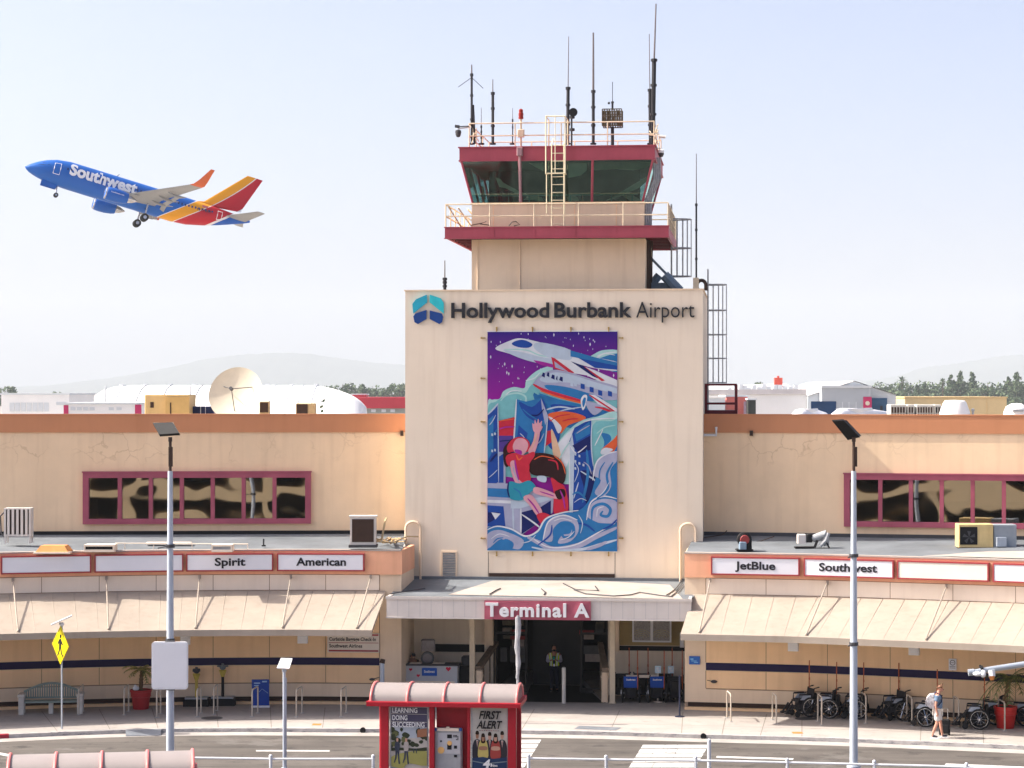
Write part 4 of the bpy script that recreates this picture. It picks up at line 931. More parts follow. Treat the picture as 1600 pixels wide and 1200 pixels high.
rib('lav', [(270,1070),(330,1100),(400,1130),(520,1110),(600,1070),(712,1020)], 26); rib('pale', [(290,1120),(400,1138),(540,1128),(640,1100),(712,1080)], 14); rib('white', [(300,1080),(380,1120),(500,1108),(610,1050),(700,1000)], 6)
rib('lav', [(560,1130),(620,1110),(660,1090)], 16)
for pts_, c_, w_ in (([(90,1080),(130,1056),(180,1068)],'white',4),([(100,1100),(120,1080),(150,1074)],'mid',6),([(430,1084),(470,1070),(500,1040)],'white',4),([(400,990),(440,978),(490,990)],'white',4),([(610,968),(616,930),(646,918)],'white',4),([(600,880),(640,850),(670,800)],'white',4),([(620,800),(626,740),(650,700)],'mid',6),([(520,1000),(560,1010),(600,1040)],'blue',10),([(520,960),(540,1000),(530,1050)],'pale',5),([(320,1110),(380,1060),(390,1010)],'blue',8),([(640,1030),(680,1010),(710,980)],'blue',9),([(240,1100),(280,1090),(310,1060)],'pale',5)): rib(c_, pts_, w_)
g.build('printed_banner', bnm, BN)
hm_ = MB()
for z in (-.03, bz1-bz0+.005): hm_ = MB(); hm_.box(bx0-.02,bx1+.02,-.045,.0,z,z+.03); hm_.build('banner_hem', WHITE, BN)
CLIP = mat('brass_clip', (0.42,0.28,0.08), 0.45, 0.2, 5)
def clip_at(px, py, dx, dz):
    x, z = tp(px,py,-.06); q = MB(); q.box(x-.02-abs(dx)*.06,x+.02+abs(dx)*.06,-.05,.028,z-bz0-.018-abs(dz)*.06,z-bz0+.018+abs(dz)*.06); q.cyl((x+dx*.07,.02,z-bz0+dz*.07),(x+dx*.07,-.07,z-bz0+dz*.07),.035,n=6); q.build('banner_clip', CLIP, BN)
for py in (528,591,659,722,786,841):
    clip_at(755,py,-1,0); clip_at(970,py,1,0)
for px in (776,832,892,951): clip_at(px,515,0,1); clip_at(px,865,0,-1)

# ---------------------------------------------------------------- airline signs on the wings
SIGNF = mat('sign_frame_red', (0.33,0.05,0.055), 0.5, 0.12, 3); SIGNP = mat('sign_face', (0.74,0.75,0.80), 0.4, 0.03, 2); INKB = mat('sign_ink', (0.02,0.02,0.025), 0.5, 0.05); SIGNY = mat('sign_face_yellowed', (0.74,0.71,0.63), 0.45, 0.05, 2)
def airline(tab, x0, x1, text, lab, face=SIGNP, w=None):
    p0 = fpt(tab, x0, .10)[0]; p1 = fpt(tab, x1, .10)[0]; a = math.atan2(p1.y-p0.y, p1.x-p0.x); ln = (p1-p0).length
    mid = (p0+p1)/2; t = thing('airline_sign', lab, 'sign', (mid.x, mid.y, 4.87), a, 'red framed airline signs along the terminal wings')
    h = .65; f = MB(); hw = ln/2
    f.box(-hw,hw,-.16,.10,0,.05); f.box(-hw,hw,-.16,.10,h-.05,h); f.box(-hw,-hw+.05,-.16,.10,.05,h-.05); f.box(hw-.05,hw,-.16,.10,.05,h-.05)
    f.build('sign_frame', SIGNF, t)
    q = MB(); q.box(-hw+.05,hw-.05,-.14,-.02,.05,h-.05); q.build('sign_panel', face, t)
    if text:
        tx0 = (w[0]-(x0+x1)/2)/(x1-x0)*ln; tx1 = (w[1]-(x0+x1)/2)/(x1-x0)*ln
        q = MB(); letters(q, text, tx0, tx1, .20, .29, -.155, .012, bold=.028); q.build('sign_lettering', INKB, t)
    return t
airline(FAC_L, 1, 142, None, 'blank red framed sign at the far left end of the left salmon band')
airline(FAC_L, 147.5, 286.5, None, 'blank red framed sign behind the left lamp post')
airline(FAC_L, 291.5, 427.5, 'Spirit', 'red framed white sign lettered Spirit', w=(336,384))
airline(FAC_L, 434, 570.5, 'American', 'red framed white sign lettered American', w=(464,542))
airline(FAC_R, 1112, 1250.5, 'JetBlue', 'red framed white sign lettered JetBlue', w=(1150,1213))
airline(FAC_R, 1258, 1398.5, 'Southwest', 'red framed white sign lettered Southwest behind the right lamp post', w=(1282,1373))
airline(FAC_R, 1404, 1547, None, 'blank yellowed red framed sign right of the right lamp post', SIGNY)
airline(FAC_R, 1553.5, 1697, None, 'blank red framed sign cut by the right edge')
# kerbside check-in sign and small wall notices
def wall_board(tab, x0, x1, y0, y1, out=.03):
    d = lerp(tab, (x0+x1)/2); p0 = fpt(tab, x0, out)[0]; p1 = fpt(tab, x1, out)[0]; mid=(p0+p1)/2
    return mid, math.atan2(p1.y-p0.y,p1.x-p0.x), (p1-p0).length, Z_at(y1,d), Z_at(y0,d)
mid,a,ln,z0,z1 = wall_board(FAC_L, 512, 593, 989, 1019, .06)
t = thing('checkin_sign', 'white baggage check-in sign with maroon bars on the left wing wall', 'sign', (mid.x,mid.y,z0), a); h=z1-z0
q = MB(); q.box(-ln/2,ln/2,-.03,.02,0,h); q.build('sign_board', mat('cream_board',(.70,.62,.53),.5,.05), t)
q = MB(); q.box(-ln/2+.05,ln/2-.03,-.036,-.03,.03,.09); q.box(-ln/2+.05,ln/2-.03,-.036,-.03,h-.09,h-.03); q.box(-ln/2+.05,ln/2-.03,-.034,-.03,h/2-.01,h/2+.01); q.build('sign_bar', SIGNF, t)
q = MB(); letters(q,'Curbside Baggage Check-In',-ln/2+.07,ln/2-.12,h*.60,.13,-.036,.006,bold=.02); letters(q,'Southwest Airlines',-ln/2+.07,ln/2-.62,h*.25,.13,-.036,.006,bold=.02); q.build('sign_lettering', INKB, t)
mid,a,ln,z0,z1 = wall_board(FAC_R, 1077, 1094, 1025, 1038)
t = thing('wall_notice', 'small blue notice on the wall right of the entrance alcove', 'notice', (mid.x,mid.y,z0), a); h=z1-z0
q = MB(); q.bbox(-ln/2,ln/2,-.02,.0,0,h,.008); q.build('notice_plate', mat('notice_blue',(.03,.13,.45),.45,.08), t)
q = MB(); q.box(-ln/2+.05,-.04,-.024,-.0205,h*.55,h*.72); q.box(-ln/2+.08,ln/2-.12,-.024,-.0205,h*.38,h*.46); q.box(-.02,ln/2-.07,-.024,-.0205,h*.22,h*.30); q.build('notice_lines', mat('notice_cyan',(.2,.5,.75),.5,.05), t)
mid,a,ln,z0,z1 = wall_board(FAC_R, 1483, 1495, 1029, 1047, .05)
t = thing('wall_notice', 'small white no-parking style notice above the navy stripe', 'notice', (mid.x,mid.y,z0), a); h=z1-z0
q = MB(); q.box(-ln/2,ln/2,-.02,.0,0,h); q.build('notice_plate', SIGNP, t)
q = MB(); 
pts = [(.085*math.cos(i*math.pi/10), h*.66+.085*math.sin(i*math.pi/10)) for i in range(21)]; q.tube([(x,-.022,z) for x,z in pts], .012, 5); q.box(-.06,.06,-.024,-.0205,h*.64,h*.68); q.box(-.1,.1,-.024,-.0205,h*.18,h*.22); q.box(-.1,.1,-.024,-.0205,h*.30,h*.34); q.build('notice_print', DKGREY, t)

# ---------------------------------------------------------------- antennas and roof gear of the tower
def tw(px, py, v): u, z = tp(px,py,v); return Vector((u, v, z))
MASTC = mat('antenna_metal', (0.035,0.035,0.04), 0.6, 0.2, 4); FIBRE = mat('antenna_whip', (0.16,0.14,0.14), 0.5, 0.15, 4)
def antenna(px, ytop, ymid, ybot, v, lab, r=(.05,.028), lean=0.0, extra=None, grp='antennas on the control tower roof'):
    base = tw(px, ybot, v); base.z = max(base.z, zt)
    if ybot > 230: base = tw(px, ybot, v)
    t = thing('antenna_mast', lab, 'antenna', M=TF @ Matrix.Translation(base), group=grp)
    tpt = tw(px+lean, ytop, v)-base; mpt = tw(px+lean*.4, ymid, v)-base
    q = MB(); q.tube([(0,0,0),mpt], r[0], 8); q.tube([(0,0,0),(0,0,.06)], .12, 8); q.tube([mpt,mpt+Vector((0,0,.10))], r[0]*1.5, 8)
    for k in (.35,.7): q.tube([mpt*k,mpt*k+Vector((0,0,.09))], r[0]*1.45, 8)
    q.build('mast', MASTC, t)
    q = MB(); q.tube([mpt,tpt], [r[1],r[1]*.7], 6); q.build('whip', FIBRE, t)
    if extra: extra(t, base)
    return t
def vee(t, base):
    q = MB(); c = tw(737,121,2.6)-base
    for px,py in ((716,136),(755,138)): q.tube([c, tw(px,py,2.6)-base], .012, 5)
    q.tube([tw(737,225,2.6)-base+Vector((.12,0,0)), tw(738,164,2.6)-base+Vector((.03,0,0))], .045, 8); q.build('slant_element', MASTC, t)
antenna(737, 101, 119, 226, 2.6, 'dark twin antenna mast with two drooping side rods at the left roof corner', (.045,.035), 0, vee)
antenna(752, 168, 200, 226, 3.5, 'thin whip antenna just right of the twin mast', (.025,.015))
antenna(770, 124, 148, 226, 2.5, 'dark whip antenna clamped to the left part of the roof railing', (.055,.025))
antenna(801, 169, 190, 226, 4.0, 'short thin whip antenna left of the red roof beacon', (.022,.014))
antenna(887, 57, 140, 226, 2.7, 'tall whip antenna beside the roof ladder', (.065,.022), 1.5)
antenna(927, 51, 145, 226, 2.5, 'tall brown fibreglass antenna right of the roof ladder', (.06,.05))
antenna(1020, 6, 96, 226, 2.6, 'tallest whip antenna at the right roof corner', (.085,.04), 5)
antenna(1016, 53, 143, 226, 3.2, 'shorter whip antenna tucked left of the tallest one', (.06,.022), -1.5)
antenna(695, 407, 438, 455, 1.0, 'short dark whip antenna on the left ledge below the balcony', (.06,.03))
bs = tw(1088,452,3.0)
def boxy(t, base):
    q = MB(); a = tw(1083,434,3.0)-base; b = tw(1092,451,3.0)-base; q.bbox(a.x,b.x,-.12,.12,b.z,a.z,.02); q.build('junction_box', RAILC, t)
    q = MB(); arc = [tw(1096+7*math.cos(math.pi*(1-i/8)), 446-8*math.sin(math.pi*i/8), 3.0)-base for i in range(9)]; q.tube(arc+[arc[-1]+Vector((0,0,-.2))], .07, 8); q.build('gooseneck_pipe', DKBROWN, t)
antenna(1088, 240, 322, 452, 3.0, 'slender pole antenna rising from the right corner of the lower tower roof', (.035,.022), 0, boxy)
# red obstruction beacon
base = tw(814,226,2.35); base.z = zt
t = thing('roof_beacon', 'red obstruction beacon on a cream pole by the roof railing', 'beacon', M=TF @ Matrix.Translation(base))
q = MB(); zz = tw(814,186,2.35).z-zt; q.tube([(0,0,0),(0,0,zz)], .04, 8); q.bbox(-.13,.13,-.1,.1,.42,.72,.02); q.build('beacon_pole', RAILC, t)
q = MB(); q.tube([(0,0,zz),(0,0,zz+.08)], .1, 10); q.lathe([(.085,zz+.08),(.10,zz+.16),(.095,zz+.24),(.07,zz+.26),(.085,zz+.30),(.08,zz+.36),(.03,zz+.40),(.002,zz+.40)], 12); q.build('beacon_lens', mat('beacon_red',(.30,.03,.02),.3,.1), t, smooth=True)
u = tp(814,240,TV-.12)[0]
t2 = MB(); p = tw(812,236,TV-.1); t2.bbox(p.x-.11,p.x+.11,p.y-.1,p.y+.1,p.z-.18,p.z+.16,.03); t2.tube([(p.x,p.y+.02,p.z-.18),(p.x,p.y+.3,zs_)], .055, 8)
t2.v = [TF @ v for v in t2.v]; solo(t2, 'facade_sensor', mat('sensor_metal',(.34,.20,.22),.5,.2,4), 'small grey fixture with a downpipe on the red cab roof edge', 'fixture')
# spotlight
base = tw(894,226,2.2); base.z = zt
t = thing('roof_spotlight', 'round black spotlight on a dark pole by the roof ladder', 'spotlight', M=TF @ Matrix.Translation(base))
zz = tw(894,176,2.2).z-zt; q = MB(); q.tube([(-.02,0,0.05),(-.02,0,zz-.1)], .035, 8); q.tube([(0,0,.62),(0,.0,.72)], .1, 8); q.tube([(0,0,1.1),(0,0,1.2)], .1, 8); q.build('spotlight_pole', MASTC, t)
q = MB(); q.tube([(.05,.16,zz),(.05,-.02,zz),(.05,-.12,zz)], [.09,.14,.17], 14); q.build('lamp_housing', BLACK, t)
# lattice aerial box
base = tw(957,226,2.9); base.z = zt
t = thing('direction_finder', 'brown lattice box aerial on a dark roof pole', 'antenna', M=TF @ Matrix.Translation(base))
za, zb_ = tw(957,198,2.9).z-zt, tw(957,172,2.9).z-zt; xa, xb = tp(942,185,2.9)[0]-base.x, tp(972,185,2.9)[0]-base.x
q = MB(); q.tube([(0,0,0),(0,0,za)], .065, 8); q.tube([(0,0,zb_),(0,0,tw(957,160,2.9).z-zt)], .04, 8); q.tube([(0,0,tw(957,160,2.9).z-zt),(0,0,tw(957,128,2.9).z-zt)], .014, 6); q.ball((0,0,tw(957,160,2.9).z-zt), .06, 8, 6); q.ball((-.14,0,tw(957,161,2.9).z-zt), .05, 8, 6); q.build('aerial_pole', MASTC, t)
q = MB(); random.seed(4)
for i in range(9):
    for k in range(4):
        a = xa+(xb-xa)*i/8; z = za+(zb_-za)*k/3
        if k < 3: q.box(a-.02,a+.02,-.36,-.33,z,z+(zb_-za)/3); q.box(a-.02,a+.02,.33,.36,z,z+(zb_-za)/3)
        if i < 8: q.box(a,a+(xb-xa)/8,-.352,-.338,z-.02,z+.02); q.box(a,a+(xb-xa)/8,.338,.352,z-.02,z+.02)
for i in range(8):
    for k in range(3):
        if random.random() < .62: q.box(xa+(xb-xa)*(i+.15)/8, xa+(xb-xa)*(i+.85)/8, -.30+.12*random.random(), .3, za+(zb_-za)*(k+.15)/3, za+(zb_-za)*(k+.8)/3)
q.build('lattice_box', mat('lattice_brown',(.13,.10,.06),.6,.35,6), t)
# cameras
def dome_cam(px, py, v, lab, arm):
    p = tw(px,py,v); t = thing('security_camera', lab, 'camera', M=TF @ Matrix.Translation(p), group='security cameras on the tower roof')
    q = MB(); q.tube([(0,0,.08),(0,0,.2),(arm*.5,0.05,.26)], .025, 6); q.build('camera_arm', OFFW, t)
    q = MB(); q.lathe([(.002,-.14),(.07,-.12),(.105,-.04),(.11,.02)], 12); q.build('camera_dome', DKGREY, t, smooth=True)
    q = MB(); q.lathe([(.11,.02),(.12,.03),(.115,.12),(.05,.16),(.002,.16)], 12); q.build('camera_hood', WHITE if px > 800 else DKGREY, t, smooth=True)
dome_cam(716, 209, 2.1, 'dark dome camera hung off the left end of the roof railing', 1); dome_cam(1033, 240, 2.3, 'white dome camera hung below the right end of the cab roof', -1)
for pts, lab in ((((711,197),(718,198)),'small dark bullet camera at the left end of the roof railing'),(((1030,213),(1040,214)),'small bullet camera pointing right from the roof railing')):
    a, b = tw(*pts[0],2.1), tw(*pts[1],2.1); q = MB(); q.tube([a,b], .06, 8); q.tube([b if pts[0][0]<800 else a, tw((733 if pts[0][0]<800 else 1022), pts[0][1], 2.1)], .025, 6)
    q.v = [TF @ v for v in q.v]; solo(q, 'bullet_camera', DKGREY if pts[0][0]<800 else OFFW, lab, 'camera', 'security cameras on the tower roof')
for cx_, lab in ((741,'tangle of pale brackets and cables at the left roof corner'),(1021,'tangle of pale brackets and cables at the right roof corner')):
    q = MB(); random.seed(cx_)
    for i in range(9):
        a = tw(cx_+random.uniform(-8,9), random.uniform(193,226), 2.3+random.random()); b = tw(cx_+random.uniform(-8,9), random.uniform(200,226), 2.3+random.random()); q.tube([a,(a+b)/2+Vector((0,0,-.1)),b], .022, 5)
    q.v = [TF @ v for v in q.v]; solo(q, 'cable_tangle', RAILC, lab, 'cables', 'cable tangles on the cab roof')
# ---------------------------------------------------------------- airliner climbing out on the left
def livery():
    m = bpy.data.materials.new('airliner_livery'); m.use_nodes = True; n = m.node_tree; p = n.nodes['Principled BSDF']
    p.inputs['Roughness'].default_value = 0.45; p.inputs['Specular IOR Level'].default_value = 0.25
    tc = n.nodes.new('ShaderNodeTexCoord'); sp = n.nodes.new('ShaderNodeSeparateXYZ'); n.links.new(tc.outputs['Object'], sp.inputs[0])
    # t grows to the tail: -x plus a lift that bends the bands up into the fin
    zc = n.nodes.new('ShaderNodeMath'); zc.operation = 'MULTIPLY'; zc.inputs[1].default_value = -1.25; n.links.new(sp.outputs[2], zc.inputs[0])
    z2 = n.nodes.new('ShaderNodeMath'); z2.operation = 'POWER'; z2.inputs[1].default_value = 2; n.links.new(sp.outputs[2], z2.inputs[0])
    z3 = n.nodes.new('ShaderNodeMath'); z3.operation = 'MULTIPLY_ADD'; z3.inputs[1].default_value = 0.035; n.links.new(z2.outputs[0], z3.inputs[0]); n.links.new(zc.outputs[0], z3.inputs[2])
    t = n.nodes.new('ShaderNodeMath'); t.operation = 'SUBTRACT'; n.links.new(z3.outputs[0], t.inputs[0]); n.links.new(sp.outputs[0], t.inputs[1])
    mr = n.nodes.new('ShaderNodeMapRange'); mr.inputs[1].default_value = -20; mr.inputs[2].default_value = 20; n.links.new(t.outputs[0], mr.inputs[0])
    cr = n.nodes.new('ShaderNodeValToRGB'); cr.color_ramp.interpolation = 'CONSTANT'; n.links.new(mr.outputs[0], cr.inputs[0])
    BL, YE, RE, WH, B2 = (.008,.105,.43,1), (.72,.31,.010,1), (.46,.008,.022,1), (.70,.70,.72,1), (.010,.10,.45,1)
    el = cr.color_ramp.elements
    while len(el) > 1: el.remove(el[-1])
    st = [(-20,BL),(5.7,WH),(5.92,YE),(8.0,WH),(8.25,RE),(11.7,WH),(12.05,B2)]
    el[0].position = 0; el[0].color = BL
    for v, c in st[1:]:
        e_ = el.new((v+20)/40); e_.color = c
    n.links.new(cr.outputs[0], p.inputs['Base Color']); return m
LIV = livery()
WINGG = mat('wing_grey', (0.27,0.275,0.28), 0.4, 0.08, .6); NACB = mat('nacelle_blue', (0.010,0.10,0.42), 0.4, 0.05, 1); BARE = mat('bare_metal', (0.5,0.5,0.52), 0.25, 0.1, 2, metal=0.8); TYRE = mat('tyre_rubber', (0.02,0.02,0.021), 0.8, 0.15, 6); TIPO = mat('wingtip_orange', (0.62,0.12,0.03), 0.35, 0.1, 2); AWHITE = mat('aircraft_white', (0.78,0.78,0.80), 0.4, 0.02); CABW = mat('cockpit_glass', (0.03,0.05,0.05), 0.1, 0.2, 2)
PD = 334.0; pc = W(218, 309, PD)
PM = Matrix.Translation(pc) @ Matrix.Rotation(R(180+19), 4, 'Z') @ Matrix.Rotation(R(-15.6), 4, 'Y') @ Matrix.Rotation(R(4.5), 4, 'X')
AP = thing('airliner', 'blue, yellow and red jet airliner climbing with its landing gear down', 'aeroplane', M=PM)
prof = [(17.0,.02,-.55),(16.75,.32,-.52),(16.2,.72,-.42),(15.3,1.16,-.25),(14.2,1.52,-.1),(12.8,1.78,0),(11.0,1.9,.02),(8,1.92,.02),(0,1.92,.02),(-5,1.92,.02),(-7.5,1.82,.12),(-10,1.52,.42),(-12.5,1.1,.78),(-14.5,.68,1.1),(-16,.34,1.32),(-16.6,.16,1.4),(-16.7,.02,1.4)]
q = MB(); NF = 28
rings = []
for x, r, zc in prof:
    ring = []
    for j in range(NF):
        a = 2*math.pi*j/NF; yy = r*math.cos(a)*.98; z2 = r*1.06*math.sin(a)
        if 11 < x < 16.9 and z2 > 0: z2 *= 1 - .30*((x-11)/6)**1.3     # sloping brow over the nose
        ring.append((x, yy, zc+z2))
    rings.append(ring)
q.loft(rings); q.build('fuselage', LIV, AP, smooth=50)
def aero(secs, name, m, par=AP, mats=None):
    """lifting surface from sections (leading-edge x, y, z, chord, thickness)"""
    q = MB(); rr = []
    pr = [(0,0),(.05,.42),(.2,.9),(.4,1),(.7,.6),(1,.02),(.7,-.35),(.4,-.7),(.2,-.7),(.05,-.35)]
    for x, y, z, c, t, ver in secs: rr.append([(x-c*a, y+(t*c*b*.5 if ver else 0), z+(0 if ver else t*c*b*.5)) for a,b in pr])
    q.loft(rr); return q.build(name, m, par, smooth=35)
for s in (1, -1):
    w_ = aero([(4.2,1.2*s,-.95,6.4,.13,0),(1.6,4.9*s,-.55,4.0,.12,0),(-4.1,15.6*s,.72,1.75,.10,0)], 'wing', WINGG)
    aero([(-4.05,15.6*s,.72,1.75,.09,0),(-4.45,16.1*s,.86,1.6,.08,0),(-5.0,16.55*s,1.5,1.25,.07,1),(-6.15,17.1*s,3.35,.55,.06,1)], 'winglet', TIPO, w_)
    for k,(yy,xx,l,zz) in enumerate(((4.6,-2.4,2.6,-.78),(7.4,-2.8,2.3,-.45),(10.2,-3.5,2.0,-.12))):
        q = MB(); q.tube([(xx+1.3,yy*s,zz),(xx+.4,yy*s,zz-.22),(xx-.6,yy*s,zz-.2),(xx-l*.75,yy*s,zz+.02)], [.05,.2,.2,.03], 8); q.build('flap_fairing', WINGG, w_, smooth=True)
    q = MB(); xx=-1.9
    q.add([(-2.95,1.9*s,-1.15),(-2.75,5.0*s,-.78),(-3.6,9.6*s,-.22),(-4.1,9.6*s,-.42),(-3.4,5.0*s,-1.0),(-3.6,1.9*s,-1.4)], [(0,1,4,5),(1,2,3,4)]); q.build('flap', WINGG, w_)
    # engine
    en = MB(); ex, ey, ez = 5.6, 4.85*s, -1.75
    en.loft([[(ex+dx, ey+r*math.cos(2*math.pi*j/20), ez+oz+r*.95*math.sin(2*math.pi*j/20)) for j in range(20)] for dx, r, oz in ((.0,.86,0),(-.15,.98,0),(-.8,1.06,0),(-1.8,1.05,.02),(-2.8,.92,.05),(-3.3,.78,.07))])
    eo = en.build('engine', NACB, AP, smooth=50)
    q = MB(); q.loft([[(ex+dx, ey+r*math.cos(2*math.pi*j/20), ez+r*.95*math.sin(2*math.pi*j/20)) for j in range(20)] for dx, r in ((-.18,.985),(.03,.90),(.06,.84),(-.3,.78))], caps=False); q.build('intake_lip', BARE, eo, smooth=True)
    q = MB(); q.tube([(ex-3.25,ey,ez+.07),(ex-4.0,ey,ez+.1),(ex-4.7,ey,ez+.12)], [.6,.45,.1], 14); q.build('exhaust_cone', BARE, eo, smooth=True)
    q = MB(); q.add([(ex-.9,ey-.12,ez+.9),(ex-.9,ey+.12,ez+.9),(ex-4.2,ey+.15,ez+.9),(ex-4.2,ey-.15,ez+.9),(ex-1.8,ey-.1,-.72),(ex-1.8,ey+.1,-.72),(ex-5.0,ey+.12,-.72),(ex-5.0,ey-.12,-.72)],[(0,1,2,3),(4,7,6,5),(0,4,5,1),(1,5,6,2),(2,6,7,3),(3,7,4,0)]); q.build('pylon', WINGG, eo)
    if s == -1 or s == 1:
        q = MB()
        Mx = Matrix.Translation((ex-1.6, ey+1.075*s, ez+.12)) @ Matrix.Rotation(0 if s < 0 else math.pi, 4, 'Z')
        letters(q, 'Southwest.com', -.95, .95, 0, .2, -.012, .02, M=Mx); q.build('nacelle_lettering', AWHITE, eo)
    aero([(-12.6,.5*s,1.05,3.3,.09,0),(-16.0,7.0*s,1.75,1.2,.08,0)], 'tailplane', WINGG)
    # main gear
    gx, gy = -1.0, 2.85*s
    g_ = MB(); g_.tube([(gx,gy,-1.0),(gx,gy,-3.15)], .13, 8); g_.tube([(gx,gy*.35,-1.4),(gx,gy,-2.3)], .09, 6); g_.tube([(gx,gy-.42,-3.2),(gx,gy+.42,-3.2)], .09, 8)
    go = g_.build('main_gear', BARE, AP)
    for k in (-.42,.42):
        q = MB(); M_ = Matrix.Translation((gx,gy+k,-3.2)) @ Matrix.Rotation(R(90),4,'X'); q.lathe([(.25,-.2),(.5,-.2),(.565,-.12),(.565,.12),(.5,.2),(.25,.2)], 18, M=M_); wo_ = q.build('wheel', TYRE, go, smooth=50)
        q = MB(); q.lathe([(.002,-.205),(.26,-.21),(.26,.21),(.002,.205)], 14, M=M_); q.build('hub', BARE, wo_)
g_ = MB(); g_.tube([(11.9,0,-1.7),(11.7,0,-3.2)], .1, 8); g_.tube([(12.9,0,-1.75),(11.8,0,-2.5)], .06, 6); g_.tube([(11.7,-.22,-3.25),(11.7,.22,-3.25)], .06, 6); go = g_.build('nose_gear', BARE, AP)
q = MB()
for yy in (-.45,.45): q.box(12.0,14.2,yy-.03,yy+.03,-2.45,-1.55)
q.build('gear_door', NACB, go)
for k in (-.22,.22):
    q = MB(); M_ = Matrix.Translation((11.7,k,-3.25)) @ Matrix.Rotation(R(90),4,'X'); q.lathe([(.15,-.1),(.3,-.1),(.345,-.05),(.345,.05),(.3,.1),(.15,.1)], 16, M=M_); wo_ = q.build('wheel', TYRE, go, smooth=50)
    q = MB(); q.lathe([(.002,-.105),(.16,-.105),(.16,.105),(.002,.105)], 12, M=M_); q.build('hub', BARE, wo_)
# fin
aero([(-7.4,0,1.85,2.8,.02,1),(-9.3,0,2.35,5.6,.10,1),(-14.6,0,8.0,2.4,.10,1)], 'tail_fin', LIV)
# doors, windows, cockpit, lettering follow the skin
def on_skin(x, ang, s, lift=.012):
    k = next(i for i in range(len(prof)-1) if prof[i][0] >= x >= prof[i+1][0]); f = (prof[k][0]-x)/(prof[k][0]-prof[k+1][0])
    r = prof[k][1]+(prof[k+1][1]-prof[k][1])*f; zc = prof[k][2]+(prof[k+1][2]-prof[k][2])*f
    z2 = r*1.06*math.sin(ang)
    if 11 < x < 16.9 and z2 > 0: z2 *= 1 - .30*((x-11)/6)**1.3
    return Vector((x, s*(r*.98*math.cos(ang)+lift), zc+z2*(1+lift*.3)))
for s in (1,-1):
    for x0, x1, a0, a1 in ((13.1,12.2,-.32,.62),(-11.5,-12.2,-.45,.55)):
        q = MB(); outl = [(x0,a0),(x0,(a0+a1)/2),(x0,a1),(x1,a1),(x1,(a0+a1)/2),(x1,a0),(x0,a0)]
        q.tube([on_skin(x,a,s,.0) for x,a in outl], .055, 5); q.build('door_outline', AWHITE, AP)
    q = MB()
    for i in range(44):
        x = 11.2-i*.52
        if x < -10.8: break
        P4 = [on_skin(x+dx,a,s,.014) for dx,a in ((.12,.20),(-.12,.20),(-.12,.38),(.12,.38))]; q.add(P4, [(0,1,2,3)])
    q.build('cabin_windows', mat('cabin_window',(.02,.05,.16),.2,.1), AP)
    q = MB()
    for xs in (((15.35,.42),(14.55,.32),(14.45,.78),(15.0,.95)),((14.5,.32),(13.85,.36),(13.9,.74),(14.4,.78))): q.add([on_skin(x,a,s,.016) for x,a in xs], [(0,1,2,3)])
    q.build('cockpit_window', CABW, AP)
    # name along the side: letters wrapped on the barrel
    vs, fs = text_shape('Southwest', .04, .02)
    xa, xb = min(v[0] for v in vs), max(v[0] for v in vs); q = MB(); L0, L1 = 10.9, .9
    out = []
    for v in vs:
        f = (v[0]-xa)/(xb-xa); x = (L0-(L0-L1)*f) if s > 0 else (L1+(L0-L1)*f)
        out.append(on_skin(x, -.05 + v[1]*1.25, s, .075+.02*(v[2]>0)))
    q.add(out, fs); q.build('fuselage_lettering', AWHITE, AP)
    vs, fs = text_shape('N7720F', .01, .02); xa, xb = min(v[0] for v in vs), max(v[0] for v in vs); q = MB(); out = []
    for v in vs:
        f = (v[0]-xa)/(xb-xa); x = (-8.3-2.2*f) if s > 0 else (-10.5+2.2*f); out.append(on_skin(x, .1+v[1]*.3, s, .02+.02*(v[2]>0)))
    q.add(out, fs); q.build('registration', mat('dark_print',(.05,.03,.06),.5,.1), AP)
    q = MB(); q.add([on_skin(x,a,s,.015) for x,a in ((-9.0,.5),(-9.9,.5),(-9.9,.78),(-9.0,.78))], [(0,1,2,3)]); fo_ = q.build('flag_patch', mat('flag_red',(.5,.12,.12),.5,.2,20), AP)
q = MB(); q.tube([(4.0,0,2.0),(3.7,0,2.45)], .06, 6); q.build('blade_antenna', DKGREY, AP)
# ---------------------------------------------------------------- hills and the airfield beyond
def ridge(name, D, pts, depth, m):
    """solid hill mass from a skyline in photo pixels at distance D"""
    q = MB(); random.seed(len(pts)); line = spline([W(px,py,D) for px,py in pts], 10, False)
    front, top_, back = [], [], []
    for i,p in enumerate(line):
        p = Vector(p); p.z += random.uniform(-3,3)
        top_.append(p); front.append(Vector((p.x, p.y-depth, -1))); back.append(Vector((p.x, p.y+depth*.35, -1)))
    mids = [Vector((f.x+random.uniform(-12,12), f.y+(t.y-f.y)*.55+random.uniform(-25,25), t.z*.45+random.uniform(-4,4))) for f,t in zip(front, top_)]
    q.strip(front, mids); q.strip(mids, top_); q.strip(top_, back)
    return tag(q.build(name, m, smooth=True), kind='structure')
HILL = mat('hill_scrub', (0.075,0.085,0.07), 0.95, 0.25, 0.002)
ridge('hills_left', 15500, [(-80,606),(60,603),(160,592),(260,575),(330,560),(400,553),(470,552),(540,561),(600,568),(700,575),(860,592)], 2600, HILL)
ridge('hills_right', 16000, [(1250,604),(1330,598),(1400,588),(1440,575),(1480,570),(1530,562),(1580,555),(1640,556),(1740,560)], 2600, HILL)

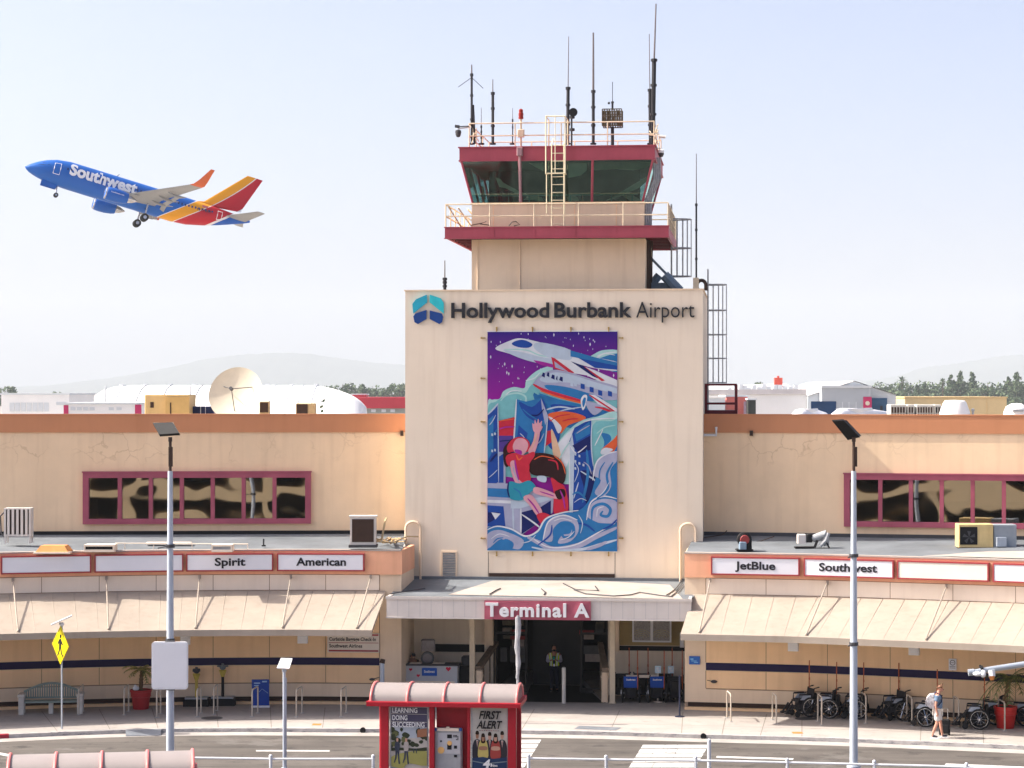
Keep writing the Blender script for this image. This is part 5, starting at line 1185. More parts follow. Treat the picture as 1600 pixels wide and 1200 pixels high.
LEAF1 = mat('far_leaf_dark', (0.06,0.10,0.055), 0.8, 0.3, .5); LEAF2 = mat('far_leaf_light', (0.12,0.165,0.085), 0.8, 0.3, .5); BARK = mat('bark', (0.12,0.085,0.06), 0.9, 0.2, 2)
def leaves(q, c, r, n, s, seed):
    rn = random.Random(seed)
    for i in range(n):
        while True:
            v = Vector((rn.uniform(-1,1), rn.uniform(-1,1), rn.uniform(-1,1)))
            if .25 < v.length < 1: break
        p = Vector(c)+Vector((v.x*r[0], v.y*r[1], v.z*r[2])); k = s*rn.uniform(.6,1.5)
        a = Vector((rn.uniform(-1,1),rn.uniform(-1,1),rn.uniform(-1,1))).normalized(); b = a.orthogonal().normalized()
        c2 = a.cross(b)
        q.add([p+b*k, p+c2*k*.6, p-b*k, p-c2*k*.6], [(0,1,2,3)], rn.random() < .45)
def tree(kind, px, ytop, D, h, wid, lab, cat='tree', seed=1, ybase=None):
    KS = 1.9 if kind != 'bush' else 1.0
    x = X_at(px, D); ztop = Z_at(ytop, D*KS)/KS; zb = ztop-h
    zb = min(zb, -.2) if h > ztop-1 else -.2
    nm = {'conifer':'conifer_tree','palm':'palm_tree','round':'broadleaf_tree','bush':'roof_shrub'}[kind]
    t = thing(nm, lab, cat, (x*KS, D*KS, zb*KS), group='trees beyond the airfield buildings' if kind != 'bush' else None); t.scale = (KS,)*3; H = ztop-zb
    rn = random.Random(seed)
    tk = MB(); tk.tube([(0,0,0),(rn.uniform(-.2,.2),0,H*.5),(rn.uniform(-.2,.2),0,H*.93)], [.35,.25,.06] if kind != 'palm' else [.3,.22,.2], 7)
    q = MB()
    if kind == 'conifer':
        n = 11
        for i in range(n):
            f = i/(n-1); z = H*(.3+.7*f); r = wid*.5*(1-f)**.8+.25
            for k in range(7 if f < .8 else 3):
                a = rn.uniform(0,6.28); rr = r*rn.uniform(.35,1.0)
                leaves(q, (math.cos(a)*rr*.8, math.sin(a)*rr*.8, z+rn.uniform(-.5,.5)), (r*.45+.4, r*.45+.4, .7), 24, .42, rn.random())
    elif kind == 'round':
        for k in range(20):
            a = rn.uniform(0,6.28); e = rn.uniform(.1,1); rr = wid*.5*math.sqrt(rn.random())
            zc = H - wid*.4 + wid*.36*rn.uniform(-1,.92)*math.sqrt(max(0,1-(rr/(wid*.55))**2))
            leaves(q, (math.cos(a)*rr, math.sin(a)*rr*.8, zc), (wid*.17,wid*.17,wid*.12), 44, wid*.035+.14, rn.random())
            tk.tube([(0,0,H*.35),(math.cos(a)*rr,math.sin(a)*rr*.8,zc)], [.14,.03], 5)
    elif kind == 'palm':
        for k in range(46):
            a = rn.uniform(0,6.28); e = rn.uniform(-.9,1.2); l = wid*.5*rn.uniform(.8,1.1); p = Vector((0,0,H*.92)); d = Vector((math.cos(a)*math.cos(e),math.sin(a)*math.cos(e),math.sin(e)))
            tip = p+d*l+Vector((0,0,-l*.25)); mid = p+d*l*.55+Vector((0,0,l*.05)); sd = d.cross(Vector((0,0,1))).normalized()*.28
            q.add([p, mid+sd, tip, mid-sd], [(0,1,2,3)], rn.random() < .5)
    elif kind == 'bush':
        leaves(q, (0,0,H*.55), (wid*.5,wid*.5,H*.5), 260, .16, seed)
    tk.build('trunk', BARK, t); q.build('crown', [LEAF1, LEAF2], t)
    return t
for i,(k,px,yt,D,h,w,lab) in enumerate((
    ('round',8,603,800,9,9,'dark round tree at the far left edge behind the white sheds'),('round',536,597,820,10,9.5,'dark rounded tree right of the white arched hangar'),('round',562,601,820,9,7,'lower rounded tree between the arched hangar and the red building'),
    ('round',585,606,850,8,6,'small rounded tree above the red building'),('round',604,604,840,9,6,'dark tree left of the tower above the red tank'),('round',624,597,800,11,7,'tall dark tree touching the left edge of the tower'),
    ('round',85,611,850,7,6,'low treetop just above the white shed roof'),('round',452,606,850,7,6,'small treetop over the arched hangar ridge'),('palm',1409,592,800,14,6.5,'bushy palm left of the right treeline'),('palm',1473,592,820,14,4,'slim palm between the two conifers'),
    ('conifer',1486,590,800,13,6.5,'pointed conifer just right of the slim palm'),('conifer',1501,583,800,15,7,'tallest pointed conifer in the right treeline'),('conifer',1519,585,810,15,6,'pointed conifer behind the wide round tree'),
    ('conifer',1589,584,780,15,8,'tall conifer at the right edge of the treeline'),('conifer',1575,592,800,13,6,'shorter conifer left of the edge conifer'),('conifer',1445,601,820,11,5,'low conifer above the tan building'),('conifer',1433,605,820,10,5,'small dark conifer right of the bushy palm'),
    ('round',1543,594,790,11,12,'widest round tree above the tan building'),('round',1522,602,780,10,9,'round tree in front of the tallest conifers'),('round',1425,606,800,9,10,'grey green tree beside the bushy palm'),('round',1398,608,850,8,9,'low hazy tree behind the grey hangar end'),('round',1458,606,820,9,8,'round tree between low conifer and slim palm'),
    ('round',1380,604,880,9,6,'small hazy tree right of the hangar peak'),('round',1600,598,800,10,8,'round tree cut by the right edge'),('round',1187,597,900,8,5,'tiny treetop above the left part of the grey hangar roof'))):
    tree(k, px, yt, D, h, w, lab, seed=i+3)
tr_mass = MB()
for i in range(70):
    px = 1372+i*3.4; D = 1750; leaves(tr_mass, (X_at(px,D), D, Z_at(611+random.uniform(-4,6),D)), (6.4,6,6), 60, 1.1, i)
for i in range(20):
    px = 505+i*7; D = 1750; leaves(tr_mass, (X_at(px,D), D, Z_at(612+random.uniform(-3,4),D)), (6,6,4.2), 40, 1.0, i+90)
tag(tr_mass.build('far_treeline', [LEAF1, LEAF2]), kind='stuff')

# hangars and sheds
HW = mat('hangar_white', (0.83,0.82,0.80), 0.6, 0.05, .3, streak=.08, dark=(.8,.8,.8)); HG = mat('hangar_grey', (0.62,0.65,0.67), 0.6, 0.08, .3); HR = mat('hangar_roof', (0.56,0.53,0.52), 0.6, 0.12, .4); HB = mat('hangar_glass_blue', (0.05,0.12,0.22), 0.3, 0.15, .5); HM = mat('magenta_door', (0.52,0.04,0.13), 0.55, 0.08, 1); CORAL = mat('coral_wall', (0.72,0.20,0.17), 0.6, 0.1, .6); TAN = mat('tan_cladding', (0.76,0.57,0.30), 0.65, 0.08, .4); HRED=mat('building_red',(.46,.05,.07),.6,.1,.5)
def bldg(name, lab, cat, D, px0, px1, ytop, depth, mwall, roofm=None, group=None):
    x0, x1 = X_at(px0,D), X_at(px1,D); z = Z_at(ytop,D); t = thing(name, lab, cat, ((x0+x1)/2, D, -.2), group=group); hw = (x1-x0)/2
    q = MB(); q.box(-hw,hw,0,depth,0,z+.2); q.build('wall', mwall, t)
    if roofm: q = MB(); q.box(-hw-.1,hw+.1,-.1,depth+.1,z+.2,z+.38); q.build('roof', roofm, t)
    return t, hw, z+.2, (x0+x1)/2
def quad_on(t, cx, D, px0, px1, y0, y1, name, m, out=.05, deep=.1):
    q = MB(); q.box(X_at(px0,D)-cx, X_at(px1,D)-cx, -out, -out+deep-.001+(.0), Z_at(y1,D)+.2, Z_at(y0,D)+.2); return q.build(name, m, t)
# left: long arched hangar
D = 260; t = thing('arched_hangar', 'long white arched hangar with rounded ends behind the left wing', 'hangar', (X_at(340,D), D, -.2))
env = [(118,625),(121,617),(128,611),(140,606),(158,603),(200,602),(340,602),(440,602),(480,603),(500,606),(515,610),(535,617),(550,626),(560,636)]
q = MB(); rings = []
for px, py in spline(env, 3, False):
    x = X_at(px,D)-X_at(340,D); h = Z_at(py,D+14)+.2; h0 = min(h*.45, 3.2)
    rings.append([(x,0,0),(x,0,h0)]+[(x, 14-14*math.cos(math.pi/2*i/9), h0+(h-h0)*math.sin(math.pi/2*i/9)) for i in range(1,10)]+[(x,28,h0),(x,28,0)])
q.loft(rings); q.build('wall', HW, t, smooth=50)
for px in range(165,500,24):      # standing seams over the barrel
    q = MB(); r0_ = min(rings, key=lambda r: abs(r[0][0]-(X_at(px,D)-X_at(340,D)))); q.tube([(r0_[i][0], r0_[i][1]-.02, r0_[i][2]+.03) for i in range(1,11)], .05, 4); q.build('roof_rib', HG, t)
q = MB(); q.tube([(r[1][0], -.06, r[1][2]) for r in rings[6:-6]], .10, 5); q.build('eave_gutter', HG, t)
for px in (225,255,430,448,520): q = MB(); q.box(X_at(px,D)-X_at(340,D), X_at(px+11,D)-X_at(340,D), -.06, .05, .3, 2.6); q.build('hangar_door', HG, t)
for px in range(190,500,38): (lambda q: q.box(X_at(px-3,D+14)-X_at(340,D), X_at(px+3,D+14)-X_at(340,D), 13.5, 14.5, Z_at(604,D+14)+.2, Z_at(600,D+14)+.2).build('roof_vent', HG, t))(MB())
for px in (165,297): q = MB(); q.tube([(X_at(px,D-20)-X_at(340,D),-20,0),(X_at(px,D-20)-X_at(340,D),-20,Z_at(603,D-20)+.2)], .09, 6); q.build('vent_pipe', HG, t)
t, hw, z, cx = bldg('white_shed', 'low white shed with a strip of windows at the far left', 'shed', 230, 2, 108, 617, 14, HW, HG)
for a in (15,24,33,42,51,60,69): quad_on(t, cx, 230, a, a+7.5, 629, 643, 'window', HG)
quad_on(t, cx, 230, 88, 104, 628, 633, 'window', HG)
t, hw, z, cx = bldg('white_shed', 'white gabled shed in front of the arched hangar with magenta ends', 'shed', 215, 100, 216, 632, 10, HW, HG)
quad_on(t, cx, 215, 99.5, 107, 633, 650, 'end_panel', HM); quad_on(t, cx, 215, 211, 221, 632, 650, 'end_panel', HM)
for a in (110,120,130,140,170,182): quad_on(t, cx, 215, a, a+8, 636.5, 641, 'window', HG)
t, hw, z, cx = bldg('red_building', 'low building with red roof band and grey front left of the tower', 'building', 330, 545, 660, 638, 20, mat('grey_green_wall',(.30,.33,.30),.7,.1,.5))
q = MB(); q.box(-hw+.4,hw,-.4,20,z,z+1.6); q.build('roof', HRED, t)
for a in (552,566,580,596,610): quad_on(t, cx, 330, a, a+7, 639.5, 644, 'window', HG)
D=345; t = thing('storage_tank', 'grey and red round storage tank on the skyline left of the tower', 'tank', (X_at(612,D), D+8, -.2)); rad = X_at(650,D)-X_at(580,D); rad/=2
q = MB(); q.lathe([(rad,0),(rad,Z_at(625,D)+.2),(rad*.96,Z_at(623.5,D)+.2),(.01,Z_at(621,D)+.2)], 28); q.build('tank_shell', mat('tank_grey',(.52,.56,.62),.5,.08,.3), t, smooth=True)
q = MB(); q.lathe([(rad+.06,Z_at(636,D)+.2),(rad+.06,Z_at(628.5,D)+.2)], 28, ); q.build('red_band', HRED, t, smooth=True)
t, hw, z, cx = bldg('red_shed', 'small dark red shed on the skyline left of the grey tank', 'shed', 350, 549, 572, 617, 6, HRED, HG)
# right: grey hangar with open door
D = 290; cx = X_at(1290,D); t = thing('gabled_hangar', 'pale grey gabled hangar with a blue opening beyond the right wing', 'hangar', (cx, D, -.2)); k_ = lambda px,py: (X_at(px,D)-cx, Z_at(py,D)+.2)
q = MB(); q.prism([(k_(1262,650)[0],0),k_(1262,619),k_(1335,596),k_(1400,617),(k_(1400,650)[0],0)], 0, 45); q.build('wall', HG, t)
q = MB(); q.add([(*k_(1400.5,616.6)[:1],-.3,k_(1400,616.6)[1]),(*k_(1335,595)[:1],-.3,k_(1335,595)[1]),(*k_(1335,595)[:1],45,k_(1335,595)[1]),(*k_(1400.5,616.6)[:1],45,k_(1400,616.6)[1]),
    (*k_(1261,619)[:1],-.3,k_(1262,618.6)[1]),(*k_(1261,619)[:1],45,k_(1262,618.6)[1])], [(0,1,2,3),(1,4,5,2)]); q.build('roof', HR, t)
q = MB(); w0 = k_(1100,650)[0]; w1 = k_(1262,650)[0]-.02; q.box(w0,w1,1,30,0,k_(0,617)[1]); q.build('side_wing', HW, t)
q = MB(); q.add([(w0,.7,k_(0,616)[1]),(w1,.7,k_(0,616)[1]),(w1,24,k_(0,598)[1]),(w0,24,k_(0,603)[1])], [(0,1,2,3)]); q.add([(w0,1,k_(0,617)[1]),(w1,1,k_(0,617)[1]),(w1,1,k_(0,608)[1]),(w0,1,k_(0,609)[1])],[(0,1,2,3)]); q.build('side_roof', HR, t)
random.seed(8)
for i in range(14):
    px = 1150+i*8+random.uniform(-2,2); q = MB(); a = k_(px,607+random.uniform(-3,1)); q.box(a[0]-.25,a[0]+.3,8,8.6,a[1]-1.2,a[1]+random.uniform(.1,.5)); q.build('roof_vent', HG, t)
q = MB(); a,b = k_(1280,630), k_(1356,606); q.box(a[0],b[0],-2.5,-.02,0,b[1]); q.build('front_annex', mat('annex_grey',(.42,.45,.48),.6,.08,.4), t)
q = MB(); q.box(a[0]-.1,b[0]+.1,-2.7,0,b[1],b[1]+.3); q.build('annex_roof', HG, t)
q = MB(); a,b = k_(1263,650), k_(1302,627); q.box(a[0],b[0],-2.56,-2.52,0,b[1]); q.build('hangar_opening', mat('hangar_dark_blue',(.015,.05,.13),.6,.2,.5), t)
for px in (1312,1322,1333): 
    q = MB(); a = k_(px,645); q.box(a[0]-.04,a[0]+.04,-2.54,-2.5,0,k_(0,628)[1]); q.build('door_seam', HG, t)
q = MB(); a,b = k_(1344,650), k_(1357,620); q.box(a[0],b[0],-2.6,-2.5,0,b[1]); dq = q.build('door', HM, t)
q = MB(); c = k_(1350.5,630); q.ball((c[0],-2.6,c[1]), (.28,.03,.28), 12, 8); q.build('door_emblem', mat('emblem_pale',(.7,.62,.5),.5,.1), dq)
q = MB(); a,b = k_(1358,650), k_(1386,622); q.box(a[0],b[0],-.1,-.02,0,b[1]); q.build('glazed_door', HB, t)
q = MB(); q.box(k_(1375,0)[0],k_(1379,0)[0],-.13,-.1,k_(0,642)[1],k_(0,634)[1]); q.build('door_pane', DKGREY, t)
q = MB(); a,b = k_(1233,597), k_(1246,589); q.box(a[0],b[0],16,17,a[1]-.8,b[1]); q.box(a[0]+.4,b[0]-.4,16.2,16.8,b[1],b[1]+.25); q.build('red_roof_box', mat('signal_red',(.62,.10,.07),.5,.1,2), t)
# parked white jet behind the parapet
D = 255
for i,(px,lab,s) in enumerate(((1322,'white parked jet nose before the grey hangar',1.0),(1247,'smaller white parked aircraft tail before the white hangar wall',.6))):
    t = thing('parked_jet', lab, 'aeroplane', (X_at(px,D), D-i*4, -.2), group='parked aircraft before the grey hangar'); zt_ = Z_at(637 if i==0 else 637.5, D)+.2
    q = MB(); q.tube([(-2.9*s,-3,zt_-2.5),(-2.0*s,-2,zt_-1.5),(-.6*s,0,zt_-1.0),(3*s,4,zt_-1.1),(6*s,9,zt_-1.0)], [.1,.6*s,.95,1.0,.5], 12); q.build('fuselage', AWHITE, t, smooth=True)
    q = MB(); q.add([(-1.2*s,-.2,zt_-.1),(.8*s,.3,zt_-.1),(3.2*s,2,zt_-.02),(3.4*s,2,zt_-.3),(-.2*s,0,zt_-.7),(-1.2*s,.1,zt_-.1),(.8*s,.6,zt_-.1),(3.2*s,2.3,zt_-.02)], [(0,1,4),(1,2,3,4),(5,6,1,0),(6,7,2,1)]); q.build('tailplane', AWHITE, t)
    q = MB(); q.box(-1.4*s,-.5*s,-1.2,-1.15,zt_-1.05,zt_-.8); q.build('cockpit_window', DKGREY, t)
    q = MB(); q.tube([(0,0,0),(0,0,zt_-1.5)], .12, 6); q.build('landing_gear', GREY, t)
t, hw, z, cx = bldg('coral_shed', 'coral red wall of a shed just right of the tower', 'shed', 240, 1135, 1168, 620, 8, CORAL, HG)
q = MB(); q.box(X_at(1162,240)-cx, X_at(1167.5,240)-cx, -.08, -.02, 0, z-.5); q.build('wall_poster', mat('poster_pale',(.62,.45,.55),.6,.3,2), t)
t, hw, z, cx = bldg('dark_kiosk', 'dark green kiosk between the coral and white walls', 'kiosk', 238, 1169, 1181, 625, 5, mat('kiosk_dark',(.05,.055,.05),.6,.2,1), HG)
t, hw, z, cx = bldg('grey_shed', 'pale grey shed seen through the red ladder landing', 'shed', 236, 1098, 1133, 622, 6, HG, HW)
t, hw, z, cx = bldg('tan_building', 'flat tan building behind the roof units at right', 'building', 300, 1414, 1573, 622, 20, TAN, mat('tan_trim',(.70,.50,.25),.6,.1,1))
q = MB(); q.box(X_at(1542,300)-cx-.05,X_at(1542,300)-cx+.05,-.06,-.001,0,z); q.build('wall_joint', mat('tan_trim',(1,1,1)), t)

# ---------------------------------------------------------------- things standing on the terminal roofs
RZ = 10.2
def on_roof(px, D): return (X_at(px,D), D, RZ)
DISHM = mat('dish_cream', (0.60,0.55,0.44), 0.5, 0.08, 2)
D = 96; t = thing('satellite_dish', 'large cream satellite dish on the left roof', 'dish', on_roof(370,D)); zc = Z_at(617,D)-RZ
ax = Vector((-.20,-.90,.34)).normalized(); Mq = Matrix.Translation((0,0,zc)) @ ax.to_track_quat('Z','Y').to_matrix().to_4x4(); rd = 1.16
q = MB(); q.lathe([(.001+rd*i/12, .30*(i/12)**2-.12) for i in range(13)]+[(rd*1.015,.19),(rd*i/12 if False else rd,.14)]+[(rd*(12-i)/12+.001, .30*((12-i)/12)**2-.17) for i in range(1,13)], 36, M=Mq); q.build('reflector', DISHM, t, smooth=60)
q = MB()
for a in (0.5,2.6,4.7): q.tube([Mq @ Vector((rd*.62*math.cos(a),rd*.62*math.sin(a),.0)), Mq @ Vector((0,0,.72))], .018, 5)
q.tube([Mq @ Vector((0,0,.66)), Mq @ Vector((0,0,.82))], .075, 10); q.build('feed_support', DKGREY, t)
q = MB(); q.tube([(0,.35,-.4),(0,.3,zc-.25)], .12, 8); q.box(-.5,.5,-.1,.8,-.4,.05); q.tube([(.4,.5,0),(.5,.1,zc-.1)], .05, 6); q.build('dish_mount', GREY, t)
def roofbox(name, lab, cat, D, px0, px1, y0, y1, depth, m, parts=None, zbase=RZ, group=None):
    x0, x1 = X_at(px0,D), X_at(px1,D); t = thing(name, lab, cat, ((x0+x1)/2, D, zbase), group=group); hw=(x1-x0)/2; h = Z_at(y0,D)-zbase
    q = MB(); q.bbox(-hw,hw,0,depth,0,h,.03); q.build('cabinet', m, t)
    return t, hw, h
YB = mat('roof_unit_yellow', (0.66,0.46,0.20), 0.55, 0.12, 1.5, streak=.2)
t,hw,h = roofbox('air_handler','yellowish air handling box on the left roof','air handler',100,226,296,616.5,645,2,YB)
q = MB(); q.box(-.05,hw,-.12,0,0,h-.13); q.box(.0,hw+.02,-.14,-.02,h-.2,h-.13); q.build('front_panel', mat('roof_unit_amber',(.60,.40,.15),.55,.12,2), t)
q = MB(); q.box(.15,.2,-.15,-.12,.2,h-.35); q.box(-hw+.25,-hw+.4,-.02,0,.5,.75); q.build('panel_latch', DKBROWN, t)
t,hw,h = roofbox('roof_crate','dark blue low box beside the dish on the left roof','box',101,296,334,635,645,1,mat('blue_black',(.02,.03,.09),.5,.3,3))
q = MB(); q.box(-hw*.1,-hw*.05,-.02,0,0,h); q.box(hw*.3,hw*.34,-.02,0,0,h); q.build('box_strap', HG, t)
t,hw,h = roofbox('roof_vent_box','brown louvred vent box on the left roof','vent',97,462,492,630,645,.8,mat('vent_tan',(.45,.33,.18),.6,.15,3))
q = MB(); q.box(-hw+.03,hw*.25,-.03,0,.05,h-.04); q.build('vent_grille', DKBROWN, t)
for i in range(6): pass
t = tree('bush', 505, 630, 140, 3, 1.1, 'small dark green shrub top showing over the left parapet', 'shrub', 77)
t,hw,h = roofbox('roof_vent_box','small tan vent half hidden behind the dish','vent',98,405,420,627,645,.6,mat('vent_tan',(1,1,1)))
q = MB(); q.box(-hw+.03,hw-.03,-.03,0,h*.4,h-.05); q.build('vent_grille', DKBROWN, t)
CT = mat('cooling_unit_grey', (0.50,0.49,0.45), 0.6, 0.12, 2)
for px0,px1,lab in ((1391,1416,'grey louvred cooling unit left of the row on the right roof'),(1418,1429,'narrow grey louvred cooling unit in the row on the right roof'),(1432,1459,'grey louvred cooling unit before the tan building'),(1460,1471,'narrow dark cooling unit beside the white tapered shroud')):
    t,hw,h = roofbox('cooling_unit',lab,'cooling unit',104,px0,px1,632,652,1.0,CT,group='cooling units on the right roof')
    q = MB(); nx = max(2, round((px1-px0)/4.6))
    for i in range(nx):
        for j in range(2):
            a = -hw+.04+(2*hw-.08)*i/nx; w_ = (2*hw-.08)/nx-.05; q.box(a+.02,a+.02+w_,-.02,0,h-.12-.30*(j+1)+.04,h-.12-.30*j)
    q.build('louvre', DKBROWN if px0 != 1460 else BLACK, t)
for px,r0,yt,lab in ((1492,25,625,'white tapered roof shroud before the tan building'),(1588,20,630,'white rounded roof shroud at the right edge')):
    Dq = 102; t = thing('roof_shroud', lab, 'shroud', on_roof(px,Dq), group='white shrouds on the right roof'); k2 = Dq/F; h = Z_at(yt,Dq)-RZ
    q = MB(); q.lathe([(r0*k2,0),(r0*k2*.93,h*.35),(r0*k2*.72,h*.85),(r0*k2*.6,h*.98),(.01,h)] if px < 1550 else [(r0*k2,0),(r0*k2*.98,h*.4),(r0*k2*.8,h*.78),(r0*k2*.4,h*.97),(.01,h)], 28); q.build('shroud_shell', HW, t, smooth=50)
    if px > 1550: q = MB(); q.box(-.28,.2,-r0*k2-.02,-r0*k2+.15,h*.45,h*.6); q.build('name_plate', GREY, t)
    else: q = MB(); q.tube([(r0*k2+.05,-.2,0),(r0*k2+.05,-.2,.35)], .05, 8); q.ball((r0*k2+.05,-.2,.38), .08, 8, 6); q.build('valve', GREY, t)

# ---------------------------------------------------------------- units on the lower roof decks
def deck_z(fr_, p): return 5.78
AC = mat('ac_white', (0.66,0.61,0.56), 0.55, 0.08, 2, streak=.2)
def deck_at(px, ybase, z=5.78): return D_ground(ybase, z)
d = deck_at(27, 848, 5.85); x = X_at(27,d); t = thing('air_conditioner','white slatted air conditioner on legs at the far left of the lower roof','air conditioner',(x,d,5.82)); s = d/F
q = MB(); w2 = 21*s; z0 = Z_at(838,d)-5.82; z1 = Z_at(794,d)-5.82
q.box(-w2,w2,0,.5,z1-.05,z1); q.box(-w2,w2,0,.5,z0,z0+.06); q.box(-w2,-w2+.07,0,.5,z0+.06,z1-.05); q.box(w2-.07,w2,0,.5,z0+.06,z1-.05)
for i in range(1,6): a = -w2+2*w2*i/6; q.box(a-.045,a+.045,.0,.05,z0+.06,z1-.05)
q.build('casing', AC, t)
q = MB(); q.box(-w2+.07,w2-.07,.08,.45,z0+.07,z1-.06); q.build('coil', DKBROWN, t)
for a in (-w2+.04,w2-.04):
    for b in (.05,.45): q = MB(); q.box(a-.03,a+.03,b-.03,b+.03,0,z0); q.build('leg', AC, t)
q = MB(); q.tube([(-w2-.02,.2,z1-.15),(-w2-.15,.1,z1-.3),(-w2-.12,.1,z0+.1),(-w2-.02,.1,z0)], .03, 6); q.build('hose', DKGREY, t)
d = deck_at(567, 853, 5.78); x = X_at(567,d); t = thing('air_conditioner','beige air conditioner with dark grille beside the tower','air conditioner',(x,d,5.72)); s = d/F; w2 = 20*s; z1 = Z_at(806,d)-5.72
q = MB(); q.box(-w2-.04,w2+.04,-.03,.6,z1-.05,z1); q.box(-w2,w2,0,.55,.1,z1-.05); q.build('casing', AC, t)
q = MB(); q.box(-w2+.07,w2-.07,-.015,0,.2,z1-.12); q.build('grille', DKBROWN, t)
q = MB(); q.box(-w2-.05,w2+.05,-.08,.65,0,.1); q.build('base', DKGREY, t)
q = MB(); q.tube([(w2,.3,.3),(w2+.2,.35,.25),(w2+.3,.6,.9),(w2+.32,1.4,1.0)], .04, 6); q.tube([(w2,.3,.2),(w2+.6,.5,.15),(w2+1.1,.9,.35),(w2+1.5,1.2,.32)], .03, 6); q.build('pipes', mat('pipe_lagging',(.55,.40,.22),.7,.25,4), t)
d = deck_at(1163, 858, 5.72); x = X_at(1163,d); s = d/F; t = thing('exhaust_fan','red and black hooded exhaust fan on the right lower roof','fan',(x,d,5.7))
q = MB(); M_ = Matrix.Translation((0,.0,16*s)) @ Matrix.Rotation(R(90),4,'X'); q.lathe([(.002,-.25),(.24,-.25),(.26,-.2),(.26,.12),(.18,.16),(.002,.16)], 18, M=M_); q.box(.0,.26,-.1,.25,0,16*s); q.build('fan_hood', BLACK, t, smooth=40)
q = MB(); q.lathe([(.06,.165),(.17,.165),(.15,.19),(.07,.19)], 16, M=M_); q.build('fan_ring', mat('fan_red',(.30,.05,.05),.5,.2,4), t)
q = MB(); q.bbox(-.2,.06,-.22,.1,.02,.30,.03); q.build('motor', mat('motor_blue_grey',(.22,.30,.38),.5,.2,4), t)
q = MB(); q.box(-.3,.3,-.26,.3,-.02,.02); q.build('base', BLACK, t)
d = deck_at(1268, 856, 5.72); x = X_at(1268,d); t = thing('compressor_unit','grey compressor with round ducts on the right lower roof','compressor',(x,d,5.7))
q = MB(); q.bbox(-.52,-.2,-.1,.2,.18,.52,.03); q.build('compressor_box', AC, t)
q = MB(); q.bbox(-.2,.02,-.12,.2,.22,.54,.05); q.build('compressor_motor', BLACK, t)
q = MB(); q.tube([(.02,0,.34),(.25,0,.42),(.45,0,.52),(.5,0,.3),(.55,0,.1)], [.13,.15,.17,.14,.1], 10); q.tube([(.3,-.1,.1),(.5,-.15,.3),(.6,-.1,.56)], .07, 8); q.build('duct', GREY, t, smooth=True)
q = MB(); q.box(-.6,.1,-.16,.26,0,.06); q.tube([(.2,-.1,.3),(.1,-.1,.05)], .05, 6); q.tube([(.5,-.1,.3),(.62,-.2,.02)], .03, 5); q.build('base', BLACK, t)
d = deck_at(1545, 858, 5.72); t = thing('air_conditioner','yellow and grey air conditioner with a dark fan opening at right','air conditioner',(X_at(1525,d),d,5.68)); s = d/F; h = Z_at(819,d)-5.68
q = MB(); q.bbox(-27*s,27*s,0,.7,.1,h,.02); q.build('casing', mat('ac_yellow',(.70,.52,.24),.55,.15,2,streak=.25), t)
q = MB(); q.box(-25*s,2*s,-.02,0,.2,h-.1); q.build('fan_opening', BLACK, t)
q = MB(); rn = random.Random(2)
for k in range(5): a = 1.256*k; cx2, cz2 = -11*s, h*.5; q.add([(cx2,-.03,cz2),(cx2+.22*math.cos(a),-.03,cz2+.22*math.sin(a)),(cx2+.24*math.cos(a+.6),-.025,cz2+.24*math.sin(a+.6))],[(0,1,2)])
q.build('fan_blade', DKGREY, t)
q = MB(); q.bbox(28*s,64*s,.05,.7,.1,h-.02,.02); q.build('duct_box', mat('duct_grey',(.30,.33,.36),.5,.15,2), t)
q = MB(); q.bbox(31*s,47*s,-.12,.05,.14,.48,.02); q.build('control_box', GALV, t)
q = MB(); q.box(-29*s,66*s,-.05,.75,0,.1); q.build('base', BLACK, t)
# left deck oddments
d = deck_at(84,861,5.66); t = thing('roof_hatch','orange tapered roof hatch on the left deck','roof hatch',(X_at(84,d),d,5.62)); s = d/F
q = MB(); q.loft([[(-26*s,-.4,0),(26*s,-.4,0),(26*s,.6,0),(-26*s,.6,0)],[(-19*s,-.25,.24),(19*s,-.25,.24),(19*s,.45,.24),(-19*s,.45,.24)]]); q.build('hatch_cover', mat('hatch_orange',(.66,.28,.09),.6,.15,2), t)
q = MB(); q.box(-28*s,28*s,-.46,.66,-.03,.03); q.build('hatch_kerb', PANEL_W, t)
for px,ln_,lab in ((157,47,'low dark skylight with pale frame on the left deck'),(348,32,'small grey skylight with pale frame behind the third left sign')):
    d = deck_at(px,860,5.66); t = thing('skylight',lab,'skylight',(X_at(px,d),d,5.62),group='skylights on the left deck'); s = d/F; w2 = ln_/2*s
    q = MB(); q.box(-w2,w2,-.3,.4,0,.09); q.box(-w2,w2,-.3,.4,.2,.26); q.box(-w2,-w2+.05,-.3,.4,.09,.2); q.box(w2-.05,w2,-.3,.4,.09,.2); q.build('skylight_frame', PANEL_W, t)
    q = MB(); q.box(-w2+.05,w2-.05,-.25,.35,.09,.2); q.build('skylight_glass', BLACK if px<200 else GREY, t)
d = deck_at(262,851,5.74); s=d/F; q = MB(); q.box(X_at(228,d),X_at(298,d),d,d+.35,5.74,5.82); solo(q,'roof_plank',PANEL_W,'long pale plank lying on the left deck by the lamp post','plank')
d = deck_at(290,856,5.68); q = MB(); z=5.68; q.tube([(X_at(180,d),d,z+.17),(X_at(388,d),d,z+.14)], .02, 5)
for px in (195,240,300,345,387): q.tube([(X_at(px,d),d,z-.04),(X_at(px,d),d,z+.16)], .02, 5)
solo(q,'roof_pipe_run',PANEL_W,'thin pale pipe run on short supports along the left deck','pipe run')
q = MB(); d = deck_at(412,852,5.74); q.tube([(X_at(412,d),d,5.7),(X_at(412,d),d,5.98)], .03, 6); q.tube([(X_at(412,d),d,5.7),(X_at(412,d),d,5.75)], .08, 8); solo(q,'vent_stub',BLACK,'single short black vent stub on the left deck','vent')
